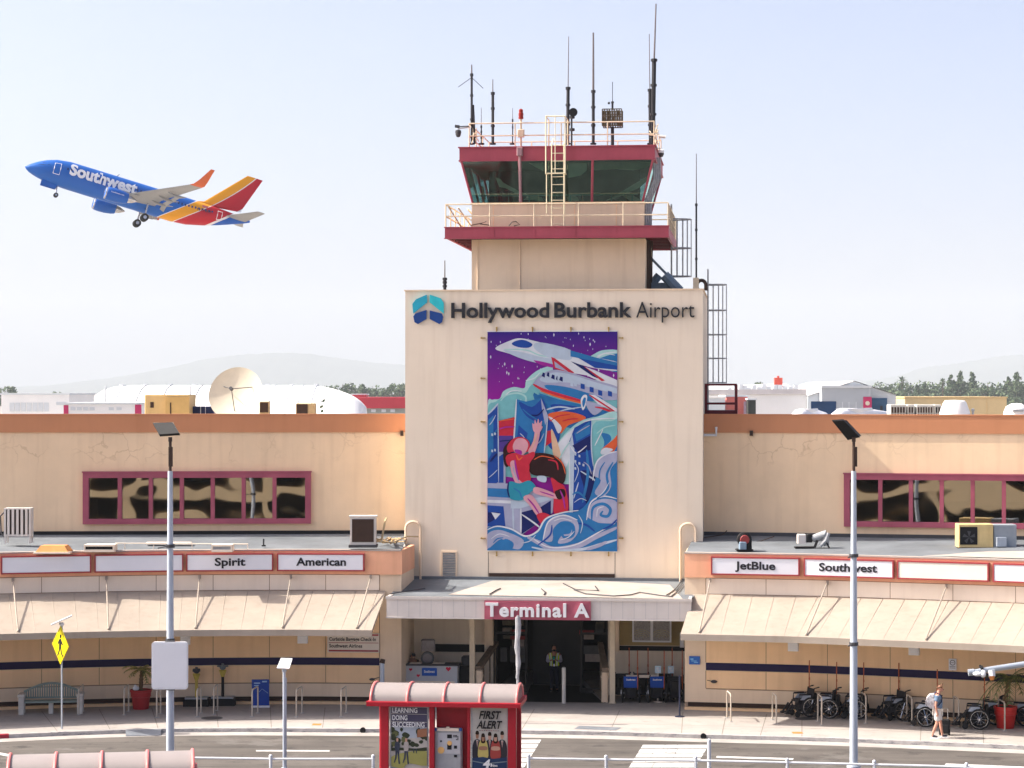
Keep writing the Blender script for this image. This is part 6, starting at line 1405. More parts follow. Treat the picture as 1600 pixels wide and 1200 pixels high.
q = MB(); rn = random.Random(12)
for i in range(9):
    px = rn.uniform(592,628); a = [W(px+rn.uniform(-12,12), rn.uniform(838,850), 84.6+rn.uniform(-.8,1.2)) for _ in range(4)]
    for p in a: p.z = 5.8+rn.uniform(0,.14)
    q.tube(a, .025, 5)
solo(q,'cable_heap',mat('cable_tan',(.40,.27,.14),.7,.3,5),'heap of tan cables on the left deck beside the tower','cables')
for pts,lab in (([(1100,840),(1128,836),(1136,829)],'thin cable along the foot of the right upper wall'),([(1175,848),(1190,845),(1210,838)],'thin dark cable behind the red exhaust fan')):
    q = MB(); q.tube([W(px,py,86.0 if px<1140 else 85.2) for px,py in pts], .018, 5); solo(q,'deck_cable',DKBROWN,lab,'cable','loose cables on the right deck')
# pale coating over part of the right deck
q = MB(); dz = lambda o: 5.665+.052*o
co = [(1440,.23),(1475,.8),(1500,1.5),(1530,2.0),(1610,2.5),(1720,2.5),(1850,2.6),(2000,2.6)]
q.strip([fpt(FAC_R,px,-.22)[0]+Vector((0,0,dz(.22))) for px,o in co], [fpt(FAC_R,px,-o)[0]+Vector((0,0,dz(o))) for px,o in co])
tag(q.build('deck_coating', DECK_L), kind='structure')

# ---------------------------------------------------------------- parking structure the photograph was taken from (seen only in the window glass)
t = thing('parking_structure', 'tan open-sided parking structure facing the terminal', 'parking garage', (0,-4,-.13))
q = MB()
for z in (0, 3.1, 6.2): q.box(-70,70,-40,0,z+ (0 if z else -.02),z+1.15)
q.box(-70,70,-40,0,9.3,9.9)
q.build('floor_slab', mat('garage_tan',(.80,.62,.38),.8,.1,.3), t)
q = MB()
for i in range(15):
    x = -70+i*10; q.box(x-.4,x+.4,-.8,-.05,1.15,9.3)
q.build('column', mat('garage_tan',(1,1,1)), t)
q = MB(); q.box(-69.5,69.5,-39,-38,1.15,9.3); q.build('back_wall', BLACK, t)
# ---------------------------------------------------------------- lamp posts, signs, shelters, fences
LPOST = mat('lamp_post_blue_grey', (0.46,0.51,0.58), 0.45, 0.10, 1.5, streak=.1); PANELT = mat('panel_tan', (0.46,0.36,0.26), 0.5, 0.1, 3); SOLARG = mat('solar_grey', (0.45,0.46,0.48), 0.35, 0.1, 6)
def slab(q, c4, th, m=0):
    n = (Vector(c4[1])-Vector(c4[0])).cross(Vector(c4[3])-Vector(c4[0])).normalized()
    b = [Vector(p)-n*th for p in c4]
    q.add([*c4, *b], [(0,1,2,3),(7,6,5,4),(0,4,5,1),(1,5,6,2),(2,6,7,3),(3,7,4,0)], m)
LD = 69.0
def lamp_post(px, lab, left):
    x = X_at(px, LD); g0 = -.13; t = thing('lamp_post', lab, 'street lamp', (x, LD, g0), group='solar lamp posts before the terminal')
    zr_ = lambda py: Z_at(py, LD)-g0
    q = MB(); zt2 = zr_(736); q.tube([(0,0,0),(0,0,.25)], .21, 14); q.tube([(0,0,.0),(0,0,zt2*.5),(0,0,zt2)], [.125,.105,.075], 14); q.build('pole', LPOST, t, smooth=40)
    q = MB(); q.tube([(0,0,zt2-.06),(0,0,zr_(690))], .045, 8); q.bbox(-.02 if not left else -.05,.10 if not left else .07,-.06,.08,zr_(729),zr_(698),.015); q.tube([(0,0,zr_(690)),(0,0,zr_(683))], .06, 8); q.build('battery_box', DKBROWN, t)
    P = lambda a,b,dd: W(a,b,LD+dd)-Vector((x,LD,g0))
    if left:
        q = MB(); slab(q, [P(239,661.5,.35),P(271,661,.2),P(281,678.5,-.25),P(250,680.5,-.1)], .03); q.build('solar_panel', PANELT, t)
        q = MB(); slab(q, [P(240,664,.36),P(271,663,.21),P(281.5,680,-.24),P(250,682,-.09)], .09); q.build('lamp_head', BLACK, t)
    else:
        q = MB(); slab(q, [P(1300,656,-.3),P(1318,655,-.3),P(1343,681,.15),P(1324,685.5,.15)], .07); q.build('lamp_head', BLACK, t)
        q = MB(); 
        for i in range(4):
            for j in range(2):
                f = lambda a,b: (P(1300,656,-.3)*(1-a)+P(1318,655,-.3)*a)*(1-b)+(P(1324,685.5,.15)*(1-a)+P(1343,681,.15)*a)*b
                a0,a1,b0_,b1_ = .12+j*.4,.12+j*.4+.3,.13+i*.19,.13+i*.19+.11; nn = Vector((0,-.012,-.004))
                q.add([f(a0,b0_)+nn,f(a1,b0_)+nn,f(a1,b1_)+nn,f(a0,b1_)+nn], [(0,1,2,3)])
        q.build('led_cells', mat('led_cell',(.75,.66,.40),.4,.1,5), t)
        q = MB(); slab(q, [P(1316,656,.0),P(1322,656.5,.05),P(1345,681,.3),P(1342,682,.2)], .03); q.build('solar_panel', DKGREY, t)
    for py in ((853,1000) if left else (868,1006)):
        q = MB(); z = zr_(py); q.tube([(0,0,z-.05),(0,0,z+.05)], .14, 12); q.tube([(-.02,-.1,z),(-.36 if left else -.2,-.12,z-.06)], .02, 6); q.build('clamp', DKGREY, t)
    return t
lamp_post(266, 'tall blue grey lamp post carrying the blank white sign box', True)
lamp_post(1334, 'tall blue grey lamp post with a tilted lamp head, in front of the right wing', False)
x0,x1 = X_at(237,68.75), X_at(293.5,68.75); z0,z1 = Z_at(1077,68.75), Z_at(1003,68.75)
t = thing('blank_sign_box', 'blank white rounded sign box strapped to the left lamp post', 'sign', ((x0+x1)/2, 68.78, z0)); hw=(x1-x0)/2; h=z1-z0
def rrect(hw, z0, z1, r, n=5):
    out = []
    for cx, cz, a0 in ((hw-r,z0+r,-90),(hw-r,z1-r,0),(-hw+r,z1-r,90),(-hw+r,z0+r,180)):
        out += [(cx+r*math.cos(R(a0+90*i/n)), cz+r*math.sin(R(a0+90*i/n))) for i in range(n+1)]
    return out
q = MB(); q.prism(rrect(hw,0,h,.09), -.06, .06); q.build('sign_casing', mat('sign_box_white',(.72,.73,.77),.4,.04,1.5), t)
q = MB(); q.prism(rrect(hw-.035,.05,h-.03,.07), -.066, -.06); q.build('sign_face', mat('sign_box_face',(.78,.79,.83),.35,.03,1.5), t)
q = MB(); q.box(-.14,.14,-.02,.1,h,h+.04); q.box(-.14,.14,.02,.1,-.04,0); q.build('bracket', DKGREY, t)
# solar lamp on slim post
def slim_solar():
    D = 69.3; x = X_at(444,D); t = thing('solar_post_light', 'slim pale post with a small tilted solar panel, left of the red shelter', 'solar light', (x,D,-.13)); P = lambda a,b,dd: W(a,b,D+dd)-Vector((x,D,-.13))
    q = MB(); z = Z_at(1049,D)+.13; q.tube([(0,0,0),(0,0,z)], .045, 10); q.tube([(0,0,0),(0,0,.12)], .1, 10); q.bbox(-.06,.07,-.05,.05,z,z+.1,.01); q.build('post', LPOST, t)
    q = MB(); slab(q, [P(439,1029.5,.2),P(457,1030,.2),P(452,1046,-.15),P(432.5,1045,-.15)], .04); q.build('panel_frame', WHITE, t)
    q = MB(); slab(q, [P(441,1032,.165),P(453.5,1032.3,.165),P(449.5,1043.6,-.105),P(436.5,1043,-.105)], .004); q.v = [p+Vector((0,-.012,.012)) for p in q.v]; q.build('solar_cells', SOLARG, t)
    q = MB(); q.tube([(.05,.06,0),(.05,.06,z-.2)], .022, 8); q.build('conduit', LPOST, t)
slim_solar()
# pedestrian crossing sign
D = D_ground(1139); x = X_at(94.5,D); t = thing('crossing_sign', 'yellow diamond pedestrian sign with a solar panel on a grey post', 'sign', (x,D,0), R(-54))
zc = Z_at(1008,D); hd = .645
q = MB(); q.tube([(0,0.05,0),(0,0.05,Z_at(980,D)+.05)], .032, 8); q.build('post', GALV, t)
q = MB(); q.prism([(0,zc-hd),(hd,zc),(0,zc+hd),(-hd,zc)], -.012, .012); so_ = q.build('sign_plate', mat('sign_yellow',(.80,.66,.005),.45,.05,3), t)
q = MB(); b_=[(0,zc-hd+.05),(hd-.05,zc),(0,zc+hd-.05),(-hd+.05,zc)]; i_=[(0,zc-hd+.075),(hd-.075,zc),(0,zc+hd-.075),(-hd+.075,zc)]
for k in range(4): q.flat([b_[k],b_[(k+1)%4],i_[(k+1)%4],i_[k]], -.016)
q.build('border_line', BLACK, so_)
q = MB(); zz = zc; pr2 = lambda pts: q.prism([(a*1.15,zz+b) for a,b in pts], -.018, -.0125)
pr2([(.06*math.cos(a)+.03,.30+.065*math.sin(a)) for a in [i*math.pi/7 for i in range(14)]])
pr2([(-.06,.21),(.08,.22),(.10,.10),(.07,-.04),(-.06,-.04),(-.07,.1)]); pr2([(-.06,.20),(-.11,.14),(-.17,.02),(-.13,0),(-.07,.10)]); pr2([(.08,.20),(.14,.1),(.21,.03),(.19,-.01),(.11,.05),(.07,.1)])
pr2([(-.06,-.03),(.02,-.03),(-.02,-.18),(-.12,-.37),(-.19,-.37),(-.09,-.17)]); pr2([(.0,-.03),(.07,-.03),(.1,-.18),(.19,-.35),(.13,-.38),(.03,-.2)])
q.build('walking_figure', BLACK, so_)
q = MB(); zt2 = zc+hd; q.tube([(0,.05,zt2-.05),(0,.05,zt2+.09)], .03, 6); q.bbox(-.09,.09,-.02,.1,zt2+.02,zt2+.12,.02); q.build('panel_mount', WHITE, t)
q = MB(); slab(q, [(.02,-.36,zt2+.06),(.30,.28,zt2+.36),(-.06,.44,zt2+.36),(-.34,-.20,zt2+.06)], .025); q.build('solar_panel', SOLARG, t)

# bus shelter
SHR = mat('shelter_red', (0.40,0.015,0.028), 0.4, 0.10, 2); SHP = mat('shelter_pink_rib', (0.70,0.20,0.19), 0.45, 0.08, 2); SHB = mat('shelter_canopy_beige', (0.28,0.245,0.235), 0.5, 0.05, 1.5)
def shelter(px, D, rz, lab):
    x = X_at(px,D); t = thing('bus_shelter', lab, 'bus shelter', (x,D,-.13), rz, 'red arched bus shelters on the island'); hw = 2.13; z0 = 2.50; dep = 1.7; hh = .46
    arc = lambda k: [(dep*.5-dep*.5*math.cos(math.pi*i/14)*(1 if True else 1), z0+hh*math.sin(math.pi*i/14)**.8) for i in range(15)]
    A = arc(0); q = MB()
    q.loft([[(u,v,z) for v,z in A] for u in (-hw,hw)], closed=False, caps=False); q.loft([[(u,v,z-.03) for v,z in A] for u in (-hw,hw)], closed=False, caps=False); q.build('canopy', SHB, t, smooth=60)
    for i in range(5):
        u = -hw+2*hw*i/4; q = MB(); q.tube([(u,v-.012 if v<dep/2 else v,z+.012) for v,z in A], .042, 8); q.build('rib', SHP, t, smooth=True)
    q = MB()
    q.box(-hw-.12,hw+.12,-.10,.03,z0-.10,z0+.02); q.box(-hw-.12,hw+.12,dep-.03,dep+.1,z0-.1,z0+.02); q.box(-hw-.12,-hw-.0,.03,dep-.03,z0-.1,z0+.02); q.box(hw,hw+.12,.03,dep-.03,z0-.1,z0+.02)
    q.tube([(-hw-.13,-.06,z0+.02),(hw+.13,-.06,z0+.02)], .03, 6); q.build('gutter', SHR, t)
    for s in (-1,1): q = MB(); q.add([(s*hw,v,z) for v,z in A], [tuple(range(15))]); q.build('end_cap', mat('end_glass',(.28,.14,.15),.3,.1,2), t)
    for u0,u1,v0 in ((-hw+.26,-hw+.50,.12),(-.44,-.29,.14),(.68,.76,.14),(hw-.27,hw-.03,.12),(-hw+.02,-hw+.2,dep-.3),(hw-.2,hw-.02,dep-.3)):
        q = MB(); q.bbox(u0,u1,v0,v0+.2,0,z0-.1,.015); q.build('post', SHR, t)
    q = MB(); q.box(-.29,.68,.62,.68,0,z0-.1); q.box(-hw+.3,-.44,.3,.34,.0,.32); q.box(.76,hw-.1,.3,.34,0,.32); q.build('back_panel', SHR, t)
    q = MB(); q.box(-hw+.2,hw-.2,.6,1.1,.42,.47); q.build('bench_seat', GREY, t)
    return t, z0
S1, SZ = shelter(693, 66.2, R(-6), 'red bus shelter with a beige arched roof and two posters, left of the crosswalk')
# posters in their frames
def poster(u0, u1, lab, nm):
    M = FR[S1.name] @ Matrix.Translation(((u0+u1)/2, .2, .32))
    t = thing('poster', lab, 'poster', M=M, group='posters in the red bus shelter'); return t, (u1-u0)/2, SZ-.1-.34
t, hw, h = poster(-1.60, -.47, 'poster of a park lawn lettered LEARNING DOING SUCCEEDING', 'a')
q = MB(); q.box(-hw,hw,0,.05,0,h); q.build('poster_frame', GREY, t)
pc_ = [flatcol(n,c) for n,c in (('slate',(.11,.10,.16)),('sky2',(.50,.55,.62)),('leafd',(.05,.06,.035)),('leafl',(.15,.16,.07)),('lawn',(.40,.38,.12)),('path',(.58,.53,.48)),('brick2',(.40,.18,.10)),('fig1',(.06,.07,.10)),('fig2',(.50,.45,.42)),('foot',(.20,.25,.28)),('beige2',(.62,.58,.52)),('suit',(.045,.042,.05)),('tie',(.35,.03,.05)),('face1',(.42,.21,.13)),('face2',(.62,.36,.26)),('dress1',(.62,.50,.16)),('dress2',(.42,.07,.06)),('deep',(.03,.055,.13)),('hair2',(.03,.018,.012)))]
PI_ = {n:i for i,n in enumerate(('slate','sky2','leafd','leafl','lawn','path','brick2','fig1','fig2','foot','beige2','suit','tie','face1','face2','dress1','dress2','deep','hair2'))}
q = MB(); W_, H_ = 2*hw-.08, h-.08; py_ = [0]
def pp(c, pts, smooth=True):
    py_[0] += 1; ps = spline(pts,3) if smooth else pts
    q.flat([(-hw+.04+W_*min(max(a,0),1), .04+H_*min(max(b,0),1)) for a,b in ps], -.002-.0008*py_[0], PI_[c])
pp('path',[(0,0),(1,0),(1,1),(0,1)],False); pp('slate',[(0,.72),(1,.70),(1,1),(0,1)],False); pp('sky2',[(0,.55),(1,.55),(1,.71),(0,.72)],False)
rn = random.Random(31)
for i in range(26): a,b = rn.uniform(-.02,1.02), rn.uniform(.42,.68); s_=rn.uniform(.05,.11); pp(rn.choice(('leafd','leafd','leafl')),[(a+s_*math.cos(k)*rn.uniform(.6,1.3),b+s_*.5*math.sin(k)*rn.uniform(.6,1.3)) for k in (0,1,2,3,4,5)])
pp('brick2',[(.72,.56),(1,.58),(1,.70),(.74,.68)],False); pp('lawn',[(0,.27),(.4,.34),(1,.36),(1,.15),(.5,.18),(.3,.10),(0,.14)]); pp('leafd',[(0,.40),(.3,.41),(.7,.40),(1,.42),(1,.37),(.6,.365),(.2,.37),(0,.36)]); pp('foot',[(0,0),(1,0),(1,.1),(.6,.085),(.3,.1),(0,.12)])
for a,c in ((.17,'fig1'),(.42,'fig2')):
    pp(c,[(a-.05,.36),(a+.05,.36),(a+.07,.46),(a+.03,.5),(a-.05,.49),(a-.07,.42)]); pp('face2',[(a-.025,.50),(a+.025,.50),(a+.025,.545),(a-.025,.545)]); pp('fig1',[(a-.05,.36),(a,.36),(a-.02,.25),(a-.08,.18),(a-.1,.19),(a-.06,.26)],False); pp('fig1',[(a,.36),(a+.05,.36),(a+.06,.25),(a+.08,.17),(a+.04,.17),(a+.02,.26)],False)
for a in (.62,.7,.12): pp('fig1',[(a,.33),(a+.02,.33),(a+.025,.40),(a-.005,.40)],False)
for b in (.905,.79): pp('beige2',[(.0,b-.002),(1,b-.006),(1,b+.001),(0,b+.005)],False)
q.build('poster_print', pc_, t)
q = MB()
for tx,b,w_ in (('LEARNING',.925,.70),('DOING',.815,.42),('SUCCEEDING',.715,.90)): letters(q,tx,-hw+.08,-hw+.08+W_*w_,.04+H_*b,.145,-.07,.006,bold=.02)
q.build('poster_lettering', WHITE, t)
t, hw, h = poster(.78, 1.85, 'poster of five people lettered FIRST ALERT over a dark blue foot', 'b')
q = MB(); q.box(-hw,hw,0,.05,0,h); q.build('poster_frame', GREY, t)
q = MB(); W_, H_ = 2*hw-.06, h-.06; py_[0] = 0
pp('beige2',[(0,0),(1,0),(1,1),(0,1)],False); pp('sky2',[(0,.5),(1,.5),(1,.62),(0,.62)],False) if False else None
pp('suit',[(.03,.29),(.97,.29),(.95,.42),(.06,.42)])
for a,c,f,hd2 in ((.14,'suit','face1',.63),(.86,'suit','face2',.63),(.50,'suit','face2',.615),(.31,'dress1','face1',.595),(.67,'dress2','face2',.595)):
    pp(c,[(a-.13,.27),(a+.13,.27),(a+.14,.42),(a+.09,.52),(a,.545),(a-.09,.52),(a-.14,.42)])
    if c == 'suit': pp('beige2',[(a-.03,.53),(a+.03,.53),(a,.42)],False); pp('tie',[(a-.012,.52),(a+.012,.52),(a,.42)],False)
    else:
        pp('hair2',[(a-.055,hd2-.10),(a+.055,hd2-.10),(a+.06,hd2-.02),(a,hd2+.035),(a-.06,hd2-.02)]); pp(f,[(a-.11,.39),(a+.11,.39),(a+.10,.44),(a-.10,.44)])
    pp(f,[(a-.045,hd2-.03),(a-.03,hd2-.075),(a+.03,hd2-.075),(a+.045,hd2-.03),(a+.03,hd2+.015),(a-.03,hd2+.015)]); pp('hair2',[(a-.048,hd2-.015),(a+.048,hd2-.015),(a+.04,hd2+.028),(a,hd2+.038),(a-.04,hd2+.028)])
pp('deep',[(0,0),(1,0),(1,.29),(.6,.265),(.3,.29),(0,.27)],False)
pp('foot',[(0,.235),(.4,.20),(1,.235),(1,.22),(.4,.185),(0,.22)],False); pp('suit',[(.4,.668),(.42,.668),(.42,.678),(.4,.678)],False)
for a in range(9): pp('tie' if a%2 else 'suit',[(.2+a*.066,.667),(.245+a*.066,.667),(.245+a*.066,.674),(.2+a*.066,.674)],False)
q.build('poster_print', pc_, t)
q = MB()
for tx,b,a0,a1 in (('FIRST',.84,.20,.80),('ALERT',.70,.13,.83)): letters(q,tx,-hw+.03+W_*a0,-hw+.03+W_*a1,.04+H_*b,.235,-.05,.006,bold=.03,shear=.22)
q.build('poster_lettering', BLACK, t)
q = MB(); letters(q,'4',-.2,.0,.04+H_*.13,.25,-.05,.006,bold=.05,shear=.2); q.box(.04,.07,-.048,-.042,.04+H_*.15,.04+H_*.20); letters(q,'News',.07,.24,.04+H_*.15,.08,-.05,.006,bold=.02); letters(q,'Southern California',-.36,.36,.04+H_*.075,.045,-.05,.006); q.build('poster_footer', WHITE, t)
# ticket machine
M = FR[S1.name] @ Matrix.Translation((.09,.28,0)); t = thing('ticket_machine', 'grey ticket machine with blue corners inside the red shelter', 'ticket machine', M=M)
q = MB(); q.bbox(-.40,.40,0,.3,0,1.72,.03); q.build('cabinet', GREY, t)
q = MB(); q.bbox(-.41,-.33,-.02,.08,1.66,1.75,.02); q.bbox(.33,.41,-.02,.08,1.66,1.75,.02); q.build('corner_cap', mat('corner_blue',(.04,.12,.38),.4,.1,4), t)
q = MB(); q.bbox(-.32,.32,-.03,.05,1.66,1.74,.01); q.tube([(0,.0,1.74),(0,0,1.78)], .05, 8); q.build('top_light', PANEL_W, t)
q = MB(); q.box(-.30,.36,-.008,0,1.0,1.6); q.build('face_plate', mat('machine_face',(.50,.50,.52),.4,.1,4), t)
q = MB(); rn = random.Random(5)
for i in range(5):
    for j in range(4):
        if rn.random() < .6: q.box(.16+j*.04,.19+j*.04,-.014,-.009,1.36+i*.04,1.39+i*.04)
q.box(.18,.27,-.016,-.009,1.15,1.24); q.box(.18,.27,-.016,-.009,.9,.97); q.box(-.02,.11,-.014,-.009,1.12,1.30); q.box(-.02,.12,-.014,-.009,1.45,1.56); q.tube([(-.2,-.016,1.36),(-.2,-.008,1.36)], .03, 10); q.build('machine_slots', BLACK, t)
q = MB(); q.tube([(.05,-.02,1.31),(.05,-.008,1.31)], .07, 14); q.tube([(-.2,-.02,1.1),(-.2,-.008,1.1)], .10, 16); q.build('machine_disc', mat('disc_orange',(.80,.46,.16),.5,.05,4), t)
S2 = dup(S1, (X_at(158,53.3), 53.3, -.13), R(9), 'red ribbed arched shelter roof cut by the bottom left corner')

# guard rails
FENC = mat('rail_white_grey', (0.60,0.62,0.66), 0.4, 0.08, 2)
def guard(pts, posts, lab):
    P = [(X_at(px, D), D) for px, D in pts]; mid = P[len(P)//2]
    t = thing('guard_rail', lab, 'railing', (mid[0], mid[1], -.13), group='pipe railings along the island'); L = lambda p,z: (p[0]-mid[0], p[1]-mid[1], z)
    for z, r, nm in ((1.08,.032,'top_rail'),(.60,.026,'mid_rail')):
        q = MB(); q.tube([L(p,z) for p in P], r, 8); q.build(nm, FENC, t)
    for px in posts:
        d = lerp(pts, px); q = MB(); b = (X_at(px,d),d); q.tube([L(b,0),L(b,1.16)], .048, 10); q.ball(L(b,1.16), .055, 8, 6); q.tube([L(b,0),L(b,.02)], .1, 10); q.build('post', FENC, t)
guard([(150,65.6),(305,65.2),(430,65.0),(584,65.0)], (423,583), 'white pipe railing between the left lamp post and the red shelter')
guard([(824,65.1),(950,64.9),(1100,64.7),(1300,64.2),(1450,63.8),(1660,63.0)], (826,947,1087,1230,1366,1510), 'white pipe railing running right from the red shelter')
D = 69.3; q = MB(); x = X_at(1108,D); q.tube([(x,D,-.13),(x,D,Z_at(1157,D))], .06, 10); q.ball((x,D,Z_at(1157,D)), .06, 10, 6); solo(q,'marker_post',FENC,'pale round marker post at the right crosswalk','post')
# boom with lamps from the right edge
D = 67.5; t = thing('boom_mast', 'grey mast arm with small cameras and an amber lamp reaching in from the right edge', 'mast', (X_at(1660,D),D,-.13)); P = lambda a,b,dd=0: W(a,b,D+dd)-Vector((X_at(1660,D),D,-.13))
q = MB(); q.tube([(0,0,0),(0,0,P(1660,1020).z)], .1, 12); q.build('mast', GALV, t)
q = MB(); q.tube([P(1662,1028),P(1600,1038),P(1545,1046),P(1522,1050)], [.10,.09,.08,.075], 12); q.tube([P(1522,1050),P(1513,1051)], [.1,.1], 10); q.build('arm', GALV, t, smooth=40)
q = MB(); q.tube([P(1532,1046.5),P(1536,1045.5)], .12, 12); q.tube([P(1533,1046),P(1531,1039)], .025, 6); q.build('arm_collar', BLACK, t)
q = MB(); q.ball(P(1527,1053,-.12), (.13,.13,.07), 10, 6); q.tube([P(1537,1048,-.1),P(1536,1054,-.15)], .07, 8); q.ball(P(1536,1054,-.15), .09, 10, 6); q.build('camera_head', WHITE, t)
q = MB(); q.tube([P(1549,1048,-.05),P(1550,1057,-.1)], [.11,.1], 10); q.build('lamp_holder', WHITE, t)
q = MB(); q.tube([P(1549.5,1056.5,-.1),P(1550.5,1063,-.12)], [.095,.05], 10); q.build('amber_lamp', mat('amber_lens',(.72,.26,.07),.35,.15,6), t)

# ---------------------------------------------------------------- along the pavement
HOOP = mat('hoop_cream', (0.50,0.43,0.35), 0.5, 0.15, 3)
def hoop_at(px, pf, pb, lab, tab):
    df = D_ground(pf); a = Vector((X_at(px,df), df, 0)); db = df+.95; b = Vector((X_at(pb,db), db, 0)); v = b-a; l = v.length; rz = math.atan2(v.y, v.x)
    t = hoops[0] if hoops else None
    if t is None:
        t = thing('hoop_rail', lab, 'rail', a, rz, 'cream hoop rails along the pavement'); hoops.append(t)
        q = MB(); r = .12; H = .95
        q.tube([(0,0,0),(0,0,H-r)]+[(r-r*math.cos(R(k)),0,H-r+r*math.sin(R(k))) for k in (30,60,90)]+[(l-r+r*math.sin(R(k)),0,H-r+r*math.cos(R(k))) for k in (0,30,60,90)]+[(l,0,0)], .027, 8); q.build('hoop', HOOP, t, smooth=True)
        for xx in (0,l): q = MB(); q.tube([(xx,0,0),(xx,0,.015)], .08, 10); q.build('foot_plate', GREY, t)
        return t
    c = dup(t, a, rz, lab); c['group'] = 'cream hoop rails along the pavement'; return c
hoops = []
for px,pf,pb,lab in ((123,1117,130,'hoop rail in front of the right arm of the bench'),(194,1117,201,'hoop rail left of the small potted palm'),(245,1121,251,'hoop rail just right of the small potted palm'),(308,1120,314,'hoop rail in front of the yellow-headed kiosk'),(334,1116,340,'hoop rail before the black-poled kiosk'),(394,1120,403,'hoop rail in front of the blue board'),(463,1120,472,'hoop rail right of the slim solar post'),(533,1120,541,'hoop rail left of the red shelter roof'),
    (1142,1128,1136,'first hoop rail right of the black stanchion'),(1213,1131,1207,'hoop rail in front of the panel joint left of the wheelchairs'),(1284,1133,1278,'hoop rail between the first two wheelchairs at the right wall'),(1353,1130,1346,'hoop rail just right of the right lamp post'),(1425,1134,1417,'hoop rail behind the walking man'),(1498,1137,1490,'hoop rail right of the black suitcase'),(1570,1142,1560,'hoop rail in front of the large red pot')):
    hoop_at(px,pf,pb,lab,None)
# bench
D = D_ground(1116); t = thing('park_bench', 'grey green slatted bench with curved back and stone arms', 'bench', (X_at(79,D),D,0), R(7)); s = D/F; hw = 49*s
BN_ = mat('bench_green_grey',(.23,.28,.25),.6,.15,3); STN = mat('bench_stone',(.55,.52,.47),.85,.15,3,bump=.3)
q = MB(); q.box(-hw+.12,hw-.12,0,.5,.40,.46)
q.build('seat', BN_, t)
q = MB(); top_ = [(-hw+.14+(2*hw-.28)*i/16, .74+.30*math.sin(math.pi*i/16)) for i in range(17)]
q.tube([(a,.52,b) for a,b in top_], .04, 8); q.box(-hw+.14,hw-.14,.49,.54,.50,.56)
for i in range(1,24): f = i/24; a = -hw+.14+(2*hw-.28)*f; q.box(a-.022,a+.022,.505,.535,.56,.74+.30*math.sin(math.pi*f)-.02)
q.build('backrest', BN_, t)
for s_ in (-1,1):
    q = MB(); a = s_*(hw-.09); q.bbox(a-.10,a+.10,-.04,.14,0,.62,.02); q.bbox(a-.10,a+.10,.42,.58,0,.62,.02); q.bbox(a-.13,a+.13,-.08,.6,.62,.72,.03); q.build('arm', STN, t)
q = MB(); q.bbox(-.08,.08,.1,.4,0,.4,.02); q.build('leg', STN, t)
# potted palms
POT = mat('pot_red',(.40,.025,.03),.45,.12,2); SOIL = mat('soil',(.05,.035,.02),.95,.3,8); PTR = mat('palm_trunk',(.15,.09,.045),.9,.3,9,bump=.6,bscale=25); FRO = mat('frond_green',(.10,.13,.035),.6,.25,3); FRY = mat('frond_yellow',(.34,.30,.08),.6,.25,3)
def palm(px, py, r, hpot, htr, nf, lf, lab, dry, lean, seed, potm):
    D = D_ground(py)+r; t = thing('potted_palm', lab, 'potted plant', (X_at(px,D),D,0), group='potted palms on the pavement'); rn = random.Random(seed)
    q = MB(); q.lathe([(r*.68,0),(r*.72,.02),(r*.86,hpot*.62),(r*.93,hpot*.64),(r*.92,hpot*.70),(r*.95,hpot*.88),(r,hpot*.89),(r,hpot),(r*.9,hpot),(r*.88,hpot-.06),(.01,hpot-.06)], 28); q.build('pot', potm, t, smooth=35)
    q = MB(); q.lathe([(r*.885,hpot-.07),(r*.5,hpot-.02),(.01,hpot)], 16); q.build('soil', SOIL, t)
    q = MB(); pts = [(lean*f*f, 0, hpot-.05+(htr-hpot)*f) for f in [i/12 for i in range(13)]]; q.tube(pts, [.085 if i%2 else .065 for i in range(13)], 9); q.build('trunk', PTR, t)
    cw2 = MB(); base = Vector(pts[-1])
    for k in range(nf):
        a = 6.283*k/nf+rn.uniform(-.25,.25); e = rn.uniform(.1,1.0); l = lf*rn.uniform(.8,1.1); sp2 = []
        for i in range(9):
            f = i/8; sp2.append(base+Vector((math.cos(a)*l*f*math.cos(e*(1-f)), math.sin(a)*l*f*math.cos(e*(1-f)), l*(math.sin(e)*f-.95*f*f*(.55+.5*(1-e)))))) 
        cw2.tube(sp2, [.014]*8+[.004], 5, m=1 if rn.random()<dry else 0)
        for i in range(1,9):
            p = sp2[i]; tg = (sp2[i]-sp2[i-1]).normalized(); sd = tg.cross(Vector((0,0,1))).normalized(); ll = .34*lf*(1-.55*abs(i/8-.4))
            for s_ in (-1,1):
                for w2 in (0,.5):
                    p2 = p-tg*w2*l/9; tip = p2+sd*s_*ll*.75+tg*ll*.5-Vector((0,0,ll*.35*rn.uniform(.5,1.3))); cw2.add([p2-tg*.018, p2+tg*.018, tip], [(0,1,2)], 1 if rn.random()<dry else 0)
    cw2.build('crown', [FRO, FRY], t)
    if dry > .3: q = MB(); q.ball((-.16,-.1,hpot+.05), (.12,.1,.09), 8, 6); q.ball((-.2,-.02,hpot+.12), (.05,.05,.05), 6, 5); q.build('pale_rock', WHITE, t)
    return t
palm(220,1110,.39,.70,1.42,12,.62,'small potted palm with drooping yellow fronds in a dark red pot',.55,.05,4,POT)
palm(1571,1140,.40,.74,1.72,16,1.05,'larger potted palm in a bright red pot at right',.12,.16,9,mat('pot_bright_red',(.55,.03,.025),.4,.1,2))
